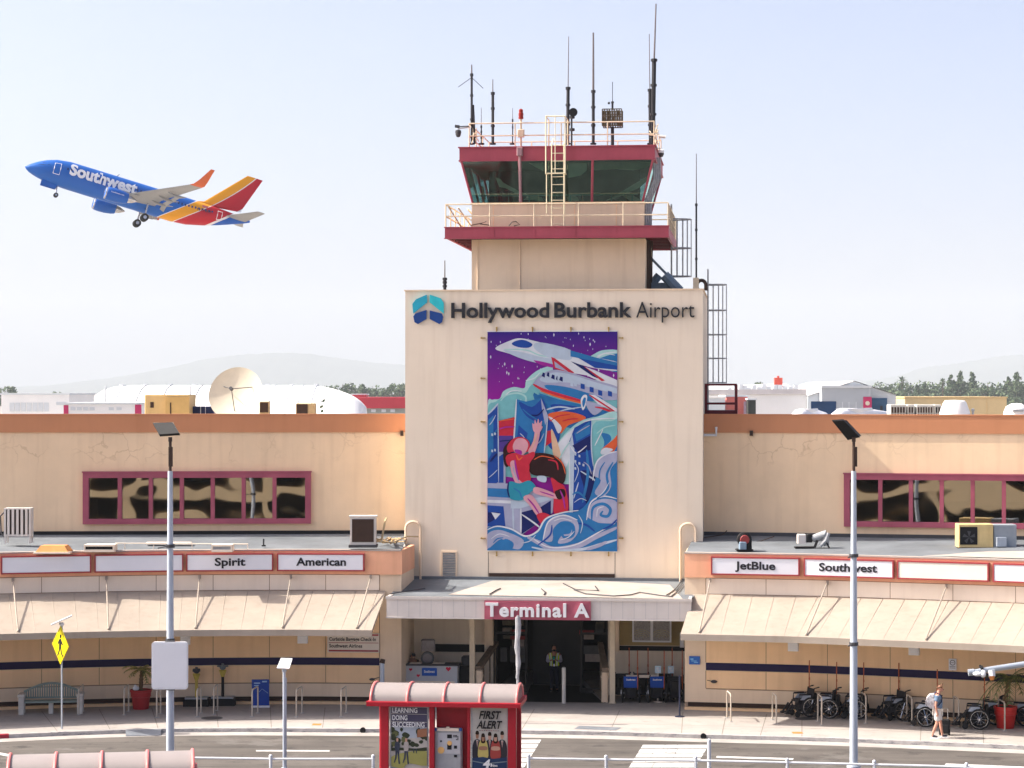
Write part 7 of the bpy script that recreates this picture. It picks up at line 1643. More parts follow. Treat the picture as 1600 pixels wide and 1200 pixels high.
# kiosks (coin viewers) by the left wall
def kiosk(px, py, lab, pole, collar, ztop, sg):
    D = D_ground(py); t = thing('info_kiosk_post', lab, 'kiosk post', (X_at(px,D),D,0), group='kiosk posts by the left wing wall')
    q = MB(); q.bbox(-.46,.46,-.22,.28,0,.26,.02); q.build('base', BLACK, t); q = MB(); q.box(-.4,.4,-.18,.24,.26,.32); q.build('base_top', GREY, t)
    q = MB(); q.tube([(0,0,.26),(0,0,ztop-.28)], .055, 8); q.build('pole', pole, t)
    q = MB(); q.tube([(0,0,ztop-.42),(0,0,ztop-.22)], [.06,.13], 10); q.tube([(-.13,0,ztop-.2),(.13,0,ztop-.2)], .03, 6); q.build('collar', collar, t)
    q = MB(); q.ball((0,0,ztop-.08), (.12,.12,.10), 10, 6); q.box(-.2,.2,-.05,.05,ztop-.06,ztop-.01) if sg else q.bbox(-.13,.13,-.1,.1,ztop-.1,ztop,.02); q.tube([(0,0,ztop-.02),(0,0,ztop+.06)], .05, 8); q.build('head', DKGREY if not sg else mat('head_blue_grey',(.12,.15,.17),.5,.2,5), t)
YEL = mat('kiosk_yellow',(.52,.40,.08),.6,.25,5)
kiosk(307,1103,'kiosk post with a yellow pole and flat black head',YEL,YEL,1.35,False); kiosk(348,1102,'kiosk post with a black pole and winged grey head',BLACK,YEL,1.46,True)
# blue standing board
D = D_ground(1105); t = thing('standing_board', 'blue free-standing airline board by the left wing wall', 'board', (X_at(407,D),D,0), R(3)); s = D/F; hw = 13.5*s
q = MB(); q.bbox(-hw,hw,0,.06,.06,1.0,.01); q.build('board', mat('board_blue',(.015,.06,.32),.4,.1,2), t)
q = MB(); q.box(-hw-.02,hw+.02,-.1,.2,0,.06); q.build('board_foot', WHITE, t)
q = MB(); q.box(-hw+.08,-hw+.3,-.006,-.001,.85,.89); q.box(-hw+.08,-hw+.25,-.006,-.001,.77,.8); q.box(hw-.25,hw-.08,-.006,-.001,.9,.95); q.tube([(-.05,-.004,.55),(.06,-.004,.66),(.28,-.004,.5)], .008, 4); q.build('board_print', mat('board_print',(.35,.52,.72),.5,.1,4), t)
# intercom pillar at the end of the left wing
D = 82.4; x = X_at(597,D); t = thing('intercom_pillar', 'grey cylinder pillar with a slanted dark top at the left wing corner', 'pillar', (x,D,0))
q = MB(); q.tube([(0,0,0),(0,0,Z_at(1036,D))], .085, 14); q.build('pillar', LPOST, t, smooth=40)
q = MB(); q.tube([(0,0,Z_at(1036,D)),(.03,0,Z_at(1030,D))], [.1,.085], 12); q.build('cap', DKBROWN, t)
q = MB(); q.ball((X_at(582,82.9)-x,.2,Z_at(1060,82.9)), (.1,.05,.05), 8, 6); q.tube([(X_at(582,82.9)-x,.2,Z_at(1060,82.9)),(0,0,Z_at(1057,D))], .015, 5); q.build('tap', DKGREY, t)
p_,n0,an = fpt(FAC_R, 1116, .05); q = MB(); q.ball((p_.x,p_.y,Z_at(1065,p_.y)), (.12,.05,.06), 8, 6); q.tube([(p_.x,p_.y,Z_at(1065,p_.y)),(p_.x-.25,p_.y,Z_at(1063,p_.y))], .012, 5); solo(q,'wall_tap',DKGREY,'small dark tap on the wall left of the navy stripe end','tap')
# bollards at the ramp
for px,py,top,w,lab,mt in ((881,1099,1044,.075,'slim white bollard before the guard',mat('bollard_white',(.66,.62,.56),.5,.1,3)),(945,1097,1049,.12,'cream square bollard beside the right ramp wall',CREAM),(749,1096,1047,.11,'cream square bollard beside the left ramp wall',CREAM)):
    D = D_ground(py); x = X_at(px,D); z = Z_at(top,D); q = MB()
    if w < .1: q.tube([(x,D,0),(x,D,z)], w, 14); q.ball((x,D,z), (w,w,w*.5), 14, 6)
    else: q.bbox(x-w,x+w,D-w,D+w,0,z,.025); q.box(x-w-.03,x+w+.03,D-w-.02,D+w+.02,z-.22,z-.17)
    solo(q,'bollard',mt,lab,'bollard','bollards at the terminal entrance',smooth=35)
# white flag pole by the shelter (wrapped post)
D = 78.6; q = MB(); x = X_at(809,D); q.tube([(x,D,0),(x,D,Z_at(962,D))], [.05,.045], 10); rn = random.Random(2)
pts = [(x+.02*math.sin(i*1.3),D-.03,Z_at(964+i*12,D)) for i in range(9)]; q.tube(pts, [.09,.10,.10,.08,.10,.07,.09,.06,.055], 8)
solo(q,'wrapped_pole',mat('wrapped_white',(.36,.36,.38),.5,.3,4),'white wrapped pole just right of the red shelter roof','pole',smooth=40)
# baggage counter in the left alcove
D = 84.2; t = thing('baggage_counter', 'grey baggage counter with red hearts and a blue logo plate', 'counter', (X_at(672,D),D,0), R(-6)); s = D/F; hw = 43*s; h = Z_at(1038,D)
q = MB(); q.bbox(-hw,hw,0,.7,0,h-.05,.01); q.build('counter_front', mat('counter_metal',(.48,.49,.51),.4,.1,2), t)
q = MB(); q.box(-hw-.03,hw+.05,-.06,.75,h-.05,h); q.build('counter_top', DKGREY, t)
q = MB(); q.box(-hw+.08,hw-.1,-.02,0,h-.75,h-.62); q.box(-hw+.1,hw-.12,-.16,-.02,h-.80,h-.75); q.build('shelf_ledge', PANEL_W, t)
q = MB(); q.bbox(-.30,.26,-.03,0,h-.42,h-.13,.02); po_ = q.build('logo_plate', mat('logo_blue',(.01,.10,.45),.35,.05,3), t)
q = MB(); letters(q,'Southwest',-.22,.18,h-.31,.10,-.04,.008,bold=.03); q.build('logo_lettering', WHITE, po_)
def heart(cx, cz, s): return [(cx+s*.0625*16*math.sin(a)**3*.06*16/16*1.0, cz+s*(.8125*math.cos(a)-.3125*math.cos(2*a)-.125*math.cos(3*a)-.0625*math.cos(4*a))*.06) for a in [2*math.pi*i/20 for i in range(20)]]
for cx,cz,sz in ((-.72,h-.2,1.1),(-.44,h-.42,1.1),(.68,h-.16,1.6)): q = MB(); q.prism([(cx+(a-cx)*1.0, b) for a,b in heart(cx,cz,sz)], -.012, -.001); q.build('red_heart', mat('heart_red',(.55,.015,.05),.45,.05,3), t)
q = MB(); q.bbox(-.78,-.35,.1,.4,h,h+.03,.01); q.build('papers', PANEL_W, t)
q = MB(); q.bbox(.05,.5,.2,.5,h,h+.02,.006); q.build('tray', PANEL_W, t)
D = 84.9; t = thing('luggage_scale', 'round grey fan-like luggage scale behind the baggage counter', 'scale', (X_at(668,D),D,0))
q = MB(); q.tube([(0,0,0),(0,0,1.35)], .06, 8); M_ = Matrix.Translation((0,0,1.5)) @ Matrix.Rotation(R(90),4,'X'); q.lathe([(.002,-.08),(.22,-.08),(.25,-.04),(.25,.04),(.22,.08),(.002,.08)], 18, M=M_); q.build('scale_drum', mat('scale_grey',(.16,.16,.16),.5,.25,6), t, smooth=40)
q = MB(); q.lathe([(.10,.085),(.17,.085),(.17,.1),(.10,.1)], 16, M=M_); q.bbox(-.24,.28,-.05,.2,1.75,2.2,.05); q.build('scale_display', mat('scale_dial',(.28,.25,.24),.5,.2,6), t)
D = 84.6; t = thing('bag_cart', 'black baggage cart between the counter and the post', 'cart', (X_at(729,D),D,0)); 
q = MB(); q.bbox(-.26,.28,0,.6,.15,1.25,.03); q.build('cart_body', BLACK, t); q = MB(); q.bbox(-.2,.2,.1,.5,1.25,1.6,.08); q.bbox(.1,.3,.0,.3,1.3,1.75,.05); q.build('cart_load', DKGREY, t)
for a in (-.2,.2): q = MB(); M_ = Matrix.Translation((a,.1,.08)) @ Matrix.Rotation(R(90),4,'X'); q.lathe([(.002,-.03),(.08,-.03),(.08,.03),(.002,.03)], 12, M=M_); q.build('wheel', TYRE, t)
# framed display on the right alcove wall, white box
p0 = TF @ Vector((tp(988,1003,-.34)[0],-.34,0)); fw0,fz0 = tp(988,1003,-.34); fw1,fz1 = tp(1049,964,-.34)
t = thing('framed_map', 'white framed pair of grey route maps in the right alcove', 'picture', M=TF @ Matrix.Translation(((fw0+fw1)/2,-.33,fz0))); hw = (fw1-fw0)/2; h = fz1-fz0
q = MB(); q.box(-hw,hw,-.05,0,0,.06); q.box(-hw,hw,-.05,0,h-.06,h); q.box(-hw,-hw+.06,-.05,0,.06,h-.06); q.box(hw-.06,hw,-.05,0,.06,h-.06); q.box(-.05,.05,-.05,0,.06,h-.06); q.build('frame', WHITE, t)
q = MB(); rn = random.Random(6)
q.box(-hw+.06,-.05,-.02,0,.06,h-.06); q.box(.05,hw-.06,-.02,0,.06,h-.06); q.build('map_sheet', mat('map_grey',(.35,.33,.31),.6,.35,22), t)
q = MB()
for a0 in (-hw*.55,hw*.5):
    for k in range(4): rr = .12+.09*k; q.tube([(a0+rr*math.cos(R(a)),-.022,.15+rr*.8*math.sin(R(a))) for a in range(10,171,20)], .008, 4)
q.build('route_lines', mat('map_line',(.55,.45,.22),.6,.2,8), t)
u,z0_ = tp(1062.5,1011,-.6); u1,z1_ = tp(1069,988,-.6); q = MB(); q.bbox(u,u1,-.75,-.6,z0_,z1_,.02); q.v=[TF @ p for p in q.v]; solo(q,'wall_cabinet',WHITE,'narrow white wall cabinet at the right end of the right alcove','cabinet')
# stanchions of the wheelchair pen
def stanchion(px, py, top, lab, m, sign):
    D = D_ground(py); t = thing('stanchion', lab, 'stanchion', (X_at(px,D),D,0), group='stanchions around the wheelchair pen'); z = Z_at(top,D)
    q = MB(); q.tube([(0,0,.03),(0,0,z)], .03, 8); q.build('post', m, t); q = MB(); q.lathe([(.002,0),(.17,0),(.17,.02),(.05,.05),(.002,.05)], 16); q.build('base', m, t)
    if sign: q = MB(); q.box(-.11,.11,-.03,-.01,z-.02,z+.25); so2 = q.build('sign_plate', mat('sign_pale_blue',(.50,.66,.78),.4,.1,4), t); q = MB(); q.box(-.06,.03,-.034,-.031,z+.12,z+.2); q.box(-.02,.06,-.034,-.031,z+.03,z+.1); q.build('sign_print', WHITE, so2)
    return t
stanchion(1028,1097,1051,'pale stanchion with a small blue sign, left one before the wheelchairs',PANEL_W,True); stanchion(1048,1096,1051,'dark stanchion with a small blue sign, beside the pale one',DKGREY,True); stanchion(1062,1120,1055,'black stanchion standing alone at the corner of the right wing',mat('stanchion_black_blue',(.02,.025,.05),.4,.2,4),False)
D = D_ground(1097); q = MB(); q.box(X_at(978,D),X_at(1027,D),D-.02,D+.02,Z_at(1059,D),Z_at(1054.5,D)); solo(q,'barrier_belt',PANEL_W,'white barrier belt across the two blue wheelchair backs','belt')
for px,py,lab,pb in ((1153,1109,'black walking stick leaning on the right wall',1161),):
    D = D_ground(py); q = MB(); q.tube([(X_at(px,D),D,0),(X_at(px+1,D),D+.1,.25),(X_at(px+8,D),D+.4,.78)], .022, 6); q.tube([(X_at(px+8,D),D+.4,.78),(X_at(px+9,D),D+.42,.86)], .04, 6); solo(q,'walking_stick',DKGREY,lab,'stick')
# ---------------------------------------------------------------- wheelchairs
WFR = mat('wheelchair_black',(.014,.014,.016),.4,.15,5); WSEAT = mat('wheelchair_seat',(.02,.02,.024),.7,.2,6); WSIDE = mat('wheelchair_guard',(.40,.44,.50),.4,.15,4); WBLUE = mat('wheelchair_blue',(.012,.07,.36),.55,.12,3); CHROME = mat('chrome',(.55,.56,.58),.2,.1,4,metal=.9); POLEO = mat('pole_orange',(.42,.10,.035),.5,.2,5); WNAVY = mat('wheelchair_navy',(.02,.04,.12),.6,.2,4)
def make_wheelchair(lab, back_m, side, name_on_back=False):
    t = thing('wheelchair', lab, 'wheelchair', (0,0,0), 0, 'wheelchairs parked at the terminal')       # faces -x
    for s in (-.28,.28):
        q = MB(); M_ = Matrix.Translation((.12,s,.31)) @ Matrix.Rotation(R(90),4,'X')
        ring = [(.285*math.cos(2*math.pi*i/24),.285*math.sin(2*math.pi*i/24),0) for i in range(25)]
        q.tube([M_ @ Vector(p) for p in ring], .034, 6); wo = q.build('wheel', TYRE, t, smooth=True)
        q = MB(); o_ = .035 if s > 0 else -.035
        q.tube([M_ @ Vector((p[0]*.9,p[1]*.9,-o_)) for p in ring], .009, 5)
        for i in range(10): a = 2*math.pi*i/10; q.tube([M_ @ Vector((0,0,0)), M_ @ Vector((.28*math.cos(a),.28*math.sin(a),0))], .009, 4)
        q.tube([M_ @ Vector((0,0,-.05)), M_ @ Vector((0,0,.05))], .03, 8); q.build('hand_rim', CHROME, wo)
        q = MB(); M2 = Matrix.Translation((-.30,s*.9,.10)) @ Matrix.Rotation(R(90),4,'X'); q.lathe([(.002,-.018),(.075,-.018),(.098,-.01),(.098,.01),(.075,.018),(.002,.018)], 14, M=M2); q.build('caster', TYRE, t, smooth=40)
        q = MB(); y = s*.88
        q.tube([(-.30,y,.14),(-.30,y,.50),(-.26,y,.52),(.20,y,.50),(.24,y,.88),(.38,y,.92)], .022, 6); q.tube([(-.26,y,.52),(-.25,y,.70),(.18,y,.70)], .02, 6); q.tube([(-.30,y,.24),(.14,y,.30)], .02, 6)
        q.tube([(-.28,y,.48),(-.42,y*.8,.34),(-.52,y*.7,.16)], .024, 6); fo = q.build('frame', WFR, t)
        q = MB(); q.tube([(.30,y,.90),(.42,y,.925)], .02, 8); q.build('push_handle', WSEAT, t)
        q = MB(); q.bbox(-.24,.10,y-.03,y+.03,.70,.735,.01); q.build('armrest', WSEAT, t)
        q = MB(); q.add([(-.22,y,.54),(.12,y,.54),(.14,y,.68),(-.10,y,.68)],[(0,1,2,3)]); q.add([(-.22,y+.006,.54),(.12,y+.006,.54),(.14,y+.006,.68),(-.10,y+.006,.68)],[(0,1,2,3)]); q.build('side_guard', side, t)
        q = MB(); q.bbox(-.70,-.44,y*.7-.09,y*.7+.09,.11,.17,.02); q.tube([(-.64,y*.7,.15),(-.44,y*.78,.42)], .03, 6); q.build('footrest', WFR, t)
    q = MB(); q.bbox(-.28,.2,-.23,.23,.46,.55,.02); q.build('seat', WSEAT, t)
    q = MB(); q.bbox(-.20,.22,-.19,.19,.16,.45,.05); q.build('under_seat_bag', WSEAT, t); q = MB(); q.bbox(.27,.40,-.17,.17,.42,.74,.04) if not name_on_back else q.bbox(.24,.30,-.17,.17,.40,.50,.02); q.build('back_pouch', WFR, t)
    q = MB(); q.add([(.19,-.235,.50),(.19,.235,.50),(.235,.235,.87),(.235,-.235,.87),(.225,-.235,.50),(.225,.235,.50),(.27,.235,.87),(.27,-.235,.87)],[(0,1,2,3),(4,7,6,5),(0,4,5,1),(1,5,6,2),(2,6,7,3),(3,7,4,0)]); bk = q.build('backrest', back_m, t)
    if name_on_back:
        q = MB(); Mb = Matrix.Translation((.268,0,.74)) @ Matrix.Rotation(R(90),4,'Z') @ Matrix.Rotation(R(-6),4,'X'); letters(q,'Southwest',-.15,.15,0,.055,-.008,.006,bold=.03,M=Mb); q.build('back_lettering', WHITE, bk)

    q = MB(); q.tube([(-.28,-.24,.2),(.12,.24,.46)], .012, 5); q.tube([(-.28,.24,.2),(.12,-.24,.46)], .012, 5); q.tube([(.12,-.3,.31),(.12,.3,.31)], .014, 6); q.build('cross_brace', CHROME, t)
    q = MB(); q.tube([(.26,.22,.45),(.27,.22,1.72)], .017, 6); q.tube([(.27,.22,1.1),(.27,.22,1.18)], .024, 6); q.build('tall_pole', POLEO, t)
    return t
WA = make_wheelchair('wheelchair at the wall nearest the entrance, footrests pointing left', WSEAT, WSIDE)
WB = make_wheelchair('blue-backed wheelchair, left one behind the white barrier belt', WBLUE, WFR, True)
def put(first, src, px, py, rz, lab, back=0.0, sc=1.12):
    D = D_ground(py)+back; loc = (X_at(px,D), D, 0)
    if first: src.location = loc; src.rotation_euler = (0,0,R(rz)); src.scale = (sc,)*3; src['label'] = lab; return src
    return dup(src, loc, R(rz), lab, sc)
put(True, WA, 1256, 1119, 14, 'first wheelchair along the right wall, footrests pointing left, beside the manhole cover')
for px,py,rz,lab in ((1292,1121,-18,'wheelchair just left of the right lamp post'),(1335,1122,-14,'wheelchair half hidden behind the right lamp post'),(1398,1124,20,'wheelchair with outstretched footrests midway between lamp post and walking man'),(1447,1134,-35,'wheelchair partly hidden by the walking man'),
    (1524,1138,-12,'nearest wheelchair with a large wheel right of the black suitcase'),(1552,1131,-20,'wheelchair behind the red pot on its left side'),(1600,1133,-25,'dark wheelchair at the right edge behind the red pot')):
    put(False, WA, px, py, rz, lab)
for ch_ in WB.children: pass
put(True, WB, 986, 1099, -94, 'blue-backed wheelchair, left one behind the white barrier belt', .35)
put(False, WB, 1026, 1099, -88, 'blue-backed wheelchair behind the pale stanchion', .35)
WC = make_wheelchair('black-backed wheelchair with a tall pole at the right end of the pen', WSEAT, WFR)
put(True, WC, 1055, 1099, -92, 'black-backed wheelchair at the right end of the pen behind the dark stanchion', .4)
for px,rz,lab in ((971,-85,'black-backed wheelchair in the back row nearest the canopy post'),(1003,-97,'black-backed wheelchair in the back row between the two blue ones'),(1039,-90,'black-backed wheelchair in the back row behind the two stanchions')):
    put(False, WC, px, 1099, rz, lab, 1.25)

# ---------------------------------------------------------------- people
SKIN = mat('skin_light',(.55,.27,.19),.5,.05,8); SKIN2 = mat('skin_tan',(.38,.18,.11),.5,.05,8); HAIRB = mat('hair_brown',(.10,.045,.02),.6,.2,20); HAIRK = mat('hair_black',(.012,.009,.008),.5,.2,20)
def hand(J, E, wi, d, up, side, curl=.5, l=.085):
    """palm, four unequal fingers and a thumb grown from the wrist joint wi; d along the hand, up towards the thumb side"""
    w = Vector(J[wi][:3]); d = Vector(d).normalized(); up = (Vector(up)-d*Vector(up).dot(d)).normalized(); nrm = d.cross(up)*side
    b = len(J); J.append((*(w+d*.05), .027, .017)); E.append((wi,b)); J.append((*(w+d*.085), .030, .014)); E.append((b,b+1))
    for k,(o_,ln) in enumerate(((.030,.068),(.010,.076),(-.010,.070),(-.029,.055))):
        p0 = w+d*.09+up*o_; i0 = len(J); J.append((*p0,.0095)); E.append((b+1,i0)); p1 = p0+d*ln*.5+nrm*ln*.25*curl; p2 = p1+(d*(1-curl*.7)+nrm*curl).normalized()*ln*.5
        J.append((*p1,.0085)); E.append((i0,i0+1)); J.append((*p2,.007)); E.append((i0+1,i0+2))
    i0 = len(J); p = w+d*.035+up*.028; J.append((*p,.011)); E.append((b,i0)); J.append((*(p+up*.022+d*.03+nrm*.01),.010)); E.append((i0,i0+1)); J.append((*(p+up*.026+d*.055+nrm*.02),.008)); E.append((i0+1,i0+2))
def person(lab, M, P, skin_m, hair_m, hair_long=False):
    """P: joints by name; body grown as one surface; returns the empty"""
    t = thing('person', lab, 'person', M=M)
    J, E, ix = [], [], {}
    def j(n, r, par=None, r2=None):
        ix[n] = len(J); J.append((*P[n], r, r2 or r)); 
        if par is not None: E.append((ix[par], ix[n]))
    j('pelvis',.125,None,.10); j('waist',.115,'pelvis',.09); j('chest',.145,'waist',.105); j('upchest',.12,'chest',.09); j('neck',.055,'upchest'); j('chin',.066,'neck',.075); j('face',.083,'chin',.098); j('crown',.076,'face',.09); j('top',.045,'crown',.055)
    for s in ('l','r'):
        j('sh'+s,.062,'upchest'); j('el'+s,.043,'sh'+s); j('fo'+s,.040,'el'+s); j('wr'+s,.026,'fo'+s)
        j('hip'+s,.088,'pelvis'); j('kn'+s,.058,'hip'+s); j('calf'+s,.055,'kn'+s); j('an'+s,.037,'calf'+s); j('heel'+s,.036,'an'+s); j('toe'+s,.032,'heel'+s)
        hd = P['hand'+s]; hand(J, E, ix['wr'+s], hd[0], hd[1], 1 if s == 'l' else -1, hd[2])
    f = P['look']; F_ = Vector(f).normalized(); fc = Vector(P['face']); sd = F_.cross(Vector((0,0,1))).normalized(); upv = sd.cross(F_)
    i0 = len(J); J.append((*(fc+F_*.098-upv*.015),.014)); E.append((ix['face'],i0)); J.append((*(fc+F_*.115-upv*.03),.011)); E.append((i0,i0+1))
    for s in (-1,1): i0 = len(J); J.append((*(fc+sd*s*.088),.014,.008)); E.append((ix['face'],i0)); J.append((*(fc+sd*s*.097+upv*.015-F_*.012),.012,.006)); E.append((i0,i0+1))
    body = skin(J, E, 'body', skin_m, t)
    q = MB()
    for s in (-1,1): q.ball(fc+F_*.092+sd*s*.034+upv*.012, .011, 8, 6)
    q.build('eyes', BLACK, t)
    q = MB(); q.tube([fc+F_*.094-upv*.055+sd*.026, fc+F_*.101-upv*.058, fc+F_*.094-upv*.055-sd*.026], .006, 6); q.build('mouth', mat('lip',(.35,.10,.09),.5,.05), t)
    HJ = [(*(Vector(P['crown'])-F_*.02+upv*.01),.092,.088),(*(Vector(P['crown'])+F_*.035+upv*.035),.062,.06),(*(fc-F_*.055+upv*.01),.075,.07)]
    skin(HJ, [(0,1),(0,2)], 'hair', hair_m, t)
    return t, ix
def shell(P, items, edges, name, m, par, root):
    names = [i[0] for i in items]; J = [((*P[n], r, r2) if isinstance(n, str) else (*n, r, r2)) for n, r, r2 in items]
    return skin(J, edges, name, m, par)
def mid(P, a, b, f): return tuple(Vector(P[a])*(1-f)+Vector(P[b])*f)
# walking man: faces +x, his right side to the camera
P = dict(pelvis=(0,0,.93),waist=(.0,0,1.08),chest=(.0,0,1.27),upchest=(.0,0,1.40),neck=(.035,0,1.50),chin=(.075,0,1.565),face=(.10,0,1.625),crown=(.085,0,1.70),top=(.075,0,1.735),
    shl=(-.01,.19,1.40),shr=(-.01,-.19,1.40),ell=(-.05,.24,1.13),elr=(-.07,-.24,1.12),fol=(-.04,.245,1.03),**{'for':(-.06,-.245,1.02)},wrl=(-.02,.24,.88),wrr=(-.03,-.235,.87),
    hipl=(0,.09,.88),hipr=(0,-.09,.88),knl=(.10,.095,.50),knr=(-.02,-.095,.49),calfl=(.11,.095,.36),calfr=(-.08,-.095,.36),anl=(.16,.095,.10),anr=(-.17,-.095,.115),heell=(.15,.095,.05),heelr=(-.17,-.095,.05),toel=(.32,.10,.04),toer=(0,-.10,.035),
    handl=((.05,0,-1),(1,0,0),.5),handr=((.05,0,-1),(1,0,0),.6),look=(.9,-.12,-.42))
D = 75.25; man, _ = person('walking man in grey blue shirt and white shorts with a backpack, looking down', frame(Vector((X_at(1465,D),D,0)), R(-8)), P, SKIN, HAIRB)
SHIRT = mat('shirt_grey_blue',(.17,.25,.36),.8,.10,5,bump=.2); SHORT = mat('shorts_white',(.66,.63,.60),.8,.06,5,bump=.2)
shell(P, [('pelvis',.175,.145),('waist',.175,.15),('chest',.19,.145),('upchest',.15,.12),('shl',.088,.088),('shr',.088,.088),(mid(P,'shl','ell',.7),.076,.076),(mid(P,'shr','elr',.7),.076,.076)], [(0,1),(1,2),(2,3),(3,4),(3,5),(4,6),(5,7)], 'shirt', SHIRT, man, 0)
shell(P, [('pelvis',.168,.142),('hipl',.12,.115),('hipr',.12,.115),(mid(P,'hipl','knl',.5),.115,.112),(mid(P,'hipr','knr',.5),.115,.112),(mid(P,'hipl','knl',.88),.11,.108),(mid(P,'hipr','knr',.88),.098,.095)], [(0,1),(0,2),(1,3),(2,4),(3,5),(4,6)], 'shorts', SHORT, man, 0)
SHOE = mat('shoe_dark',(.05,.045,.06),.6,.2,6); SOLE = mat('shoe_sole',(.75,.74,.72),.6,.05,5)
for s in ('l','r'):
    h_, o_ = Vector(P['heel'+s]), Vector(P['toe'+s])
    sh = shell(P, [(tuple(h_+Vector((-.01,0,.02))),.05,.048),(tuple((h_+o_)/2+Vector((0,0,.012))),.05,.042),(tuple(o_),.044,.032)], [(0,1),(1,2)], 'shoe', SHOE, man, 0)
    dv = (o_-h_); rz = math.atan2(dv.y,dv.x); pitch = -math.asin(max(-1,min(1,dv.z/dv.length))); q = MB(); Ms = Matrix.Translation((h_+o_)/2+Vector((0,0,-.045))) @ Matrix.Rotation(rz,4,'Z'); q.bbox(-.145,.15,-.05,.05,-.0,.03,.012,M=Ms); q.build('shoe_sole', SOLE, sh)
bp2 = thing('backpack', 'white and grey patterned backpack on the walking man', 'backpack', M=FR[man.name] @ Matrix.Translation((-.15,0,.98)))
q = MB(); q.loft([[(-.10-.02*0,-.15,0),(.03,-.15,0),(.03,.15,0),(-.10,.15,0)],[(-.20,-.17,.10),(.04,-.17,.10),(.04,.17,.10),(-.20,.17,.10)],[(-.20,-.17,.34),(.04,-.17,.36),(.04,.17,.36),(-.20,.17,.34)],[(-.10,-.13,.46),(.04,-.14,.48),(.04,.14,.48),(-.10,.13,.46)]]); q.build('pack_body', mat('pack_pattern',(.52,.50,.52),.8,.55,14), bp2, smooth=50)
q = MB(); q.bbox(-.24,-.20,-.11,.11,.08,.26,.02); q.build('pocket', mat('pack_grey',(.16,.15,.17),.8,.3,8), bp2)
for s in (-1,1): q = MB(); q.tube([(.02,s*.11,.44),(.10,s*.12,.53),(.22,s*.125,.46),(.29,s*.13,.36),(.27,s*.14,.22),(.16,s*.155,.10),(.03,s*.15,.06)], .019, 6); q.build('strap', mat('strap_navy',(.03,.03,.07),.7,.2,8), bp2)
D = 75.9; sc_ = thing('suitcase', 'small black wheeled suitcase pulled along behind the walking man', 'suitcase', frame(Vector((X_at(1476,D),D,0)),0).translation, R(-12))
q = MB(); q.bbox(-.18,.18,-.12,.12,.05,.52,.03); q.build('case', mat('suitcase_black',(.012,.012,.014),.6,.2,5), sc_)
q = MB(); q.bbox(-.14,.14,-.15,-.12,.10,.36,.02); q.build('front_pocket', mat('suitcase_pocket',(.02,.02,.022),.7,.2,5), sc_)
q = MB(); q.tube([(-.10,.1,.5),(-.10,.1,.86),(.10,.1,.86),(.10,.1,.5)], .011, 6); q.build('handle', CHROME, sc_)
for a in (-.15,.15):
    for b in (-.09,.09): q = MB(); M_ = Matrix.Translation((a,b,.03)) @ Matrix.Rotation(R(90),4,'X'); q.lathe([(.002,-.012),(.03,-.012),(.03,.012),(.002,.012)], 10, M=M_); q.build('wheel', TYRE, sc_)
# guard facing the camera, both hands on a phone
P = dict(pelvis=(0,0,.95),waist=(0,0,1.10),chest=(0,0,1.28),upchest=(0,0,1.42),neck=(0,-.01,1.52),chin=(0,-.045,1.58),face=(0,-.06,1.64),crown=(0,-.04,1.71),top=(0,-.035,1.75),
    shl=(.20,0,1.42),shr=(-.20,0,1.42),ell=(.27,.02,1.15),elr=(-.27,.02,1.15),fol=(.22,-.10,1.16),**{'for':(-.22,-.10,1.16)},wrl=(.085,-.24,1.22),wrr=(-.085,-.24,1.22),
    hipl=(.095,0,.90),hipr=(-.095,0,.90),knl=(.105,-.01,.50),knr=(-.105,-.01,.50),calfl=(.105,.015,.37),calfr=(-.105,.015,.37),anl=(.11,.03,.09),anr=(-.11,.03,.09),heell=(.11,.04,.045),heelr=(-.11,.04,.045),toel=(.14,-.13,.04),toer=(-.14,-.13,.04),
    handl=((-.75,-.45,.3),(0,0,1),.7),handr=((.75,-.45,.3),(0,0,1),.7),look=(0,-.9,-.45))
D = 86.9; gd, _ = person('guard in dark uniform and yellow reflective vest holding a phone in the dark doorway', frame(Vector((X_at(866,D),D,0)), R(-4)), P, SKIN2, HAIRK)
UNI = mat('uniform_navy',(.012,.016,.032),.8,.2,6,bump=.2); SLV = mat('sleeve_pale',(.45,.44,.52),.8,.15,6); HIV = mat('hi_vis_yellow',(.62,.78,.04),.6,.1,4); REFL = mat('vest_reflective',(.66,.66,.68),.35,.1,6)
shell(P, [('pelvis',.145,.115),('waist',.135,.11),('chest',.158,.118),('upchest',.13,.10)], [(0,1),(1,2),(2,3)], 'shirt', UNI, gd, 0)
for s in ('l','r'): shell(P, [('sh'+s,.078,.078),('el'+s,.062,.062),('fo'+s,.054,.054),(mid(P,'fo'+s,'wr'+s,.7),.044,.044)], [(0,1),(1,2),(2,3)], 'sleeve', SLV, gd, 0)
shell(P, [('pelvis',.14,.115),('hipl',.10,.10),('hipr',.10,.10),('knl',.08,.08),('knr',.08,.08),('calfl',.072,.072),('calfr',.072,.072),('anl',.062,.062),('anr',.062,.062)], [(0,1),(0,2),(1,3),(2,4),(3,5),(4,6),(5,7),(6,8)], 'trousers', UNI, gd, 0)
for s in ('l','r'): h_, o_ = Vector(P['heel'+s]), Vector(P['toe'+s]); shell(P, [(tuple(h_),.05,.045),(tuple((h_+o_)/2),.048,.042),(tuple(o_),.042,.034)], [(0,1),(1,2)], 'shoe', BLACK, gd, 0)
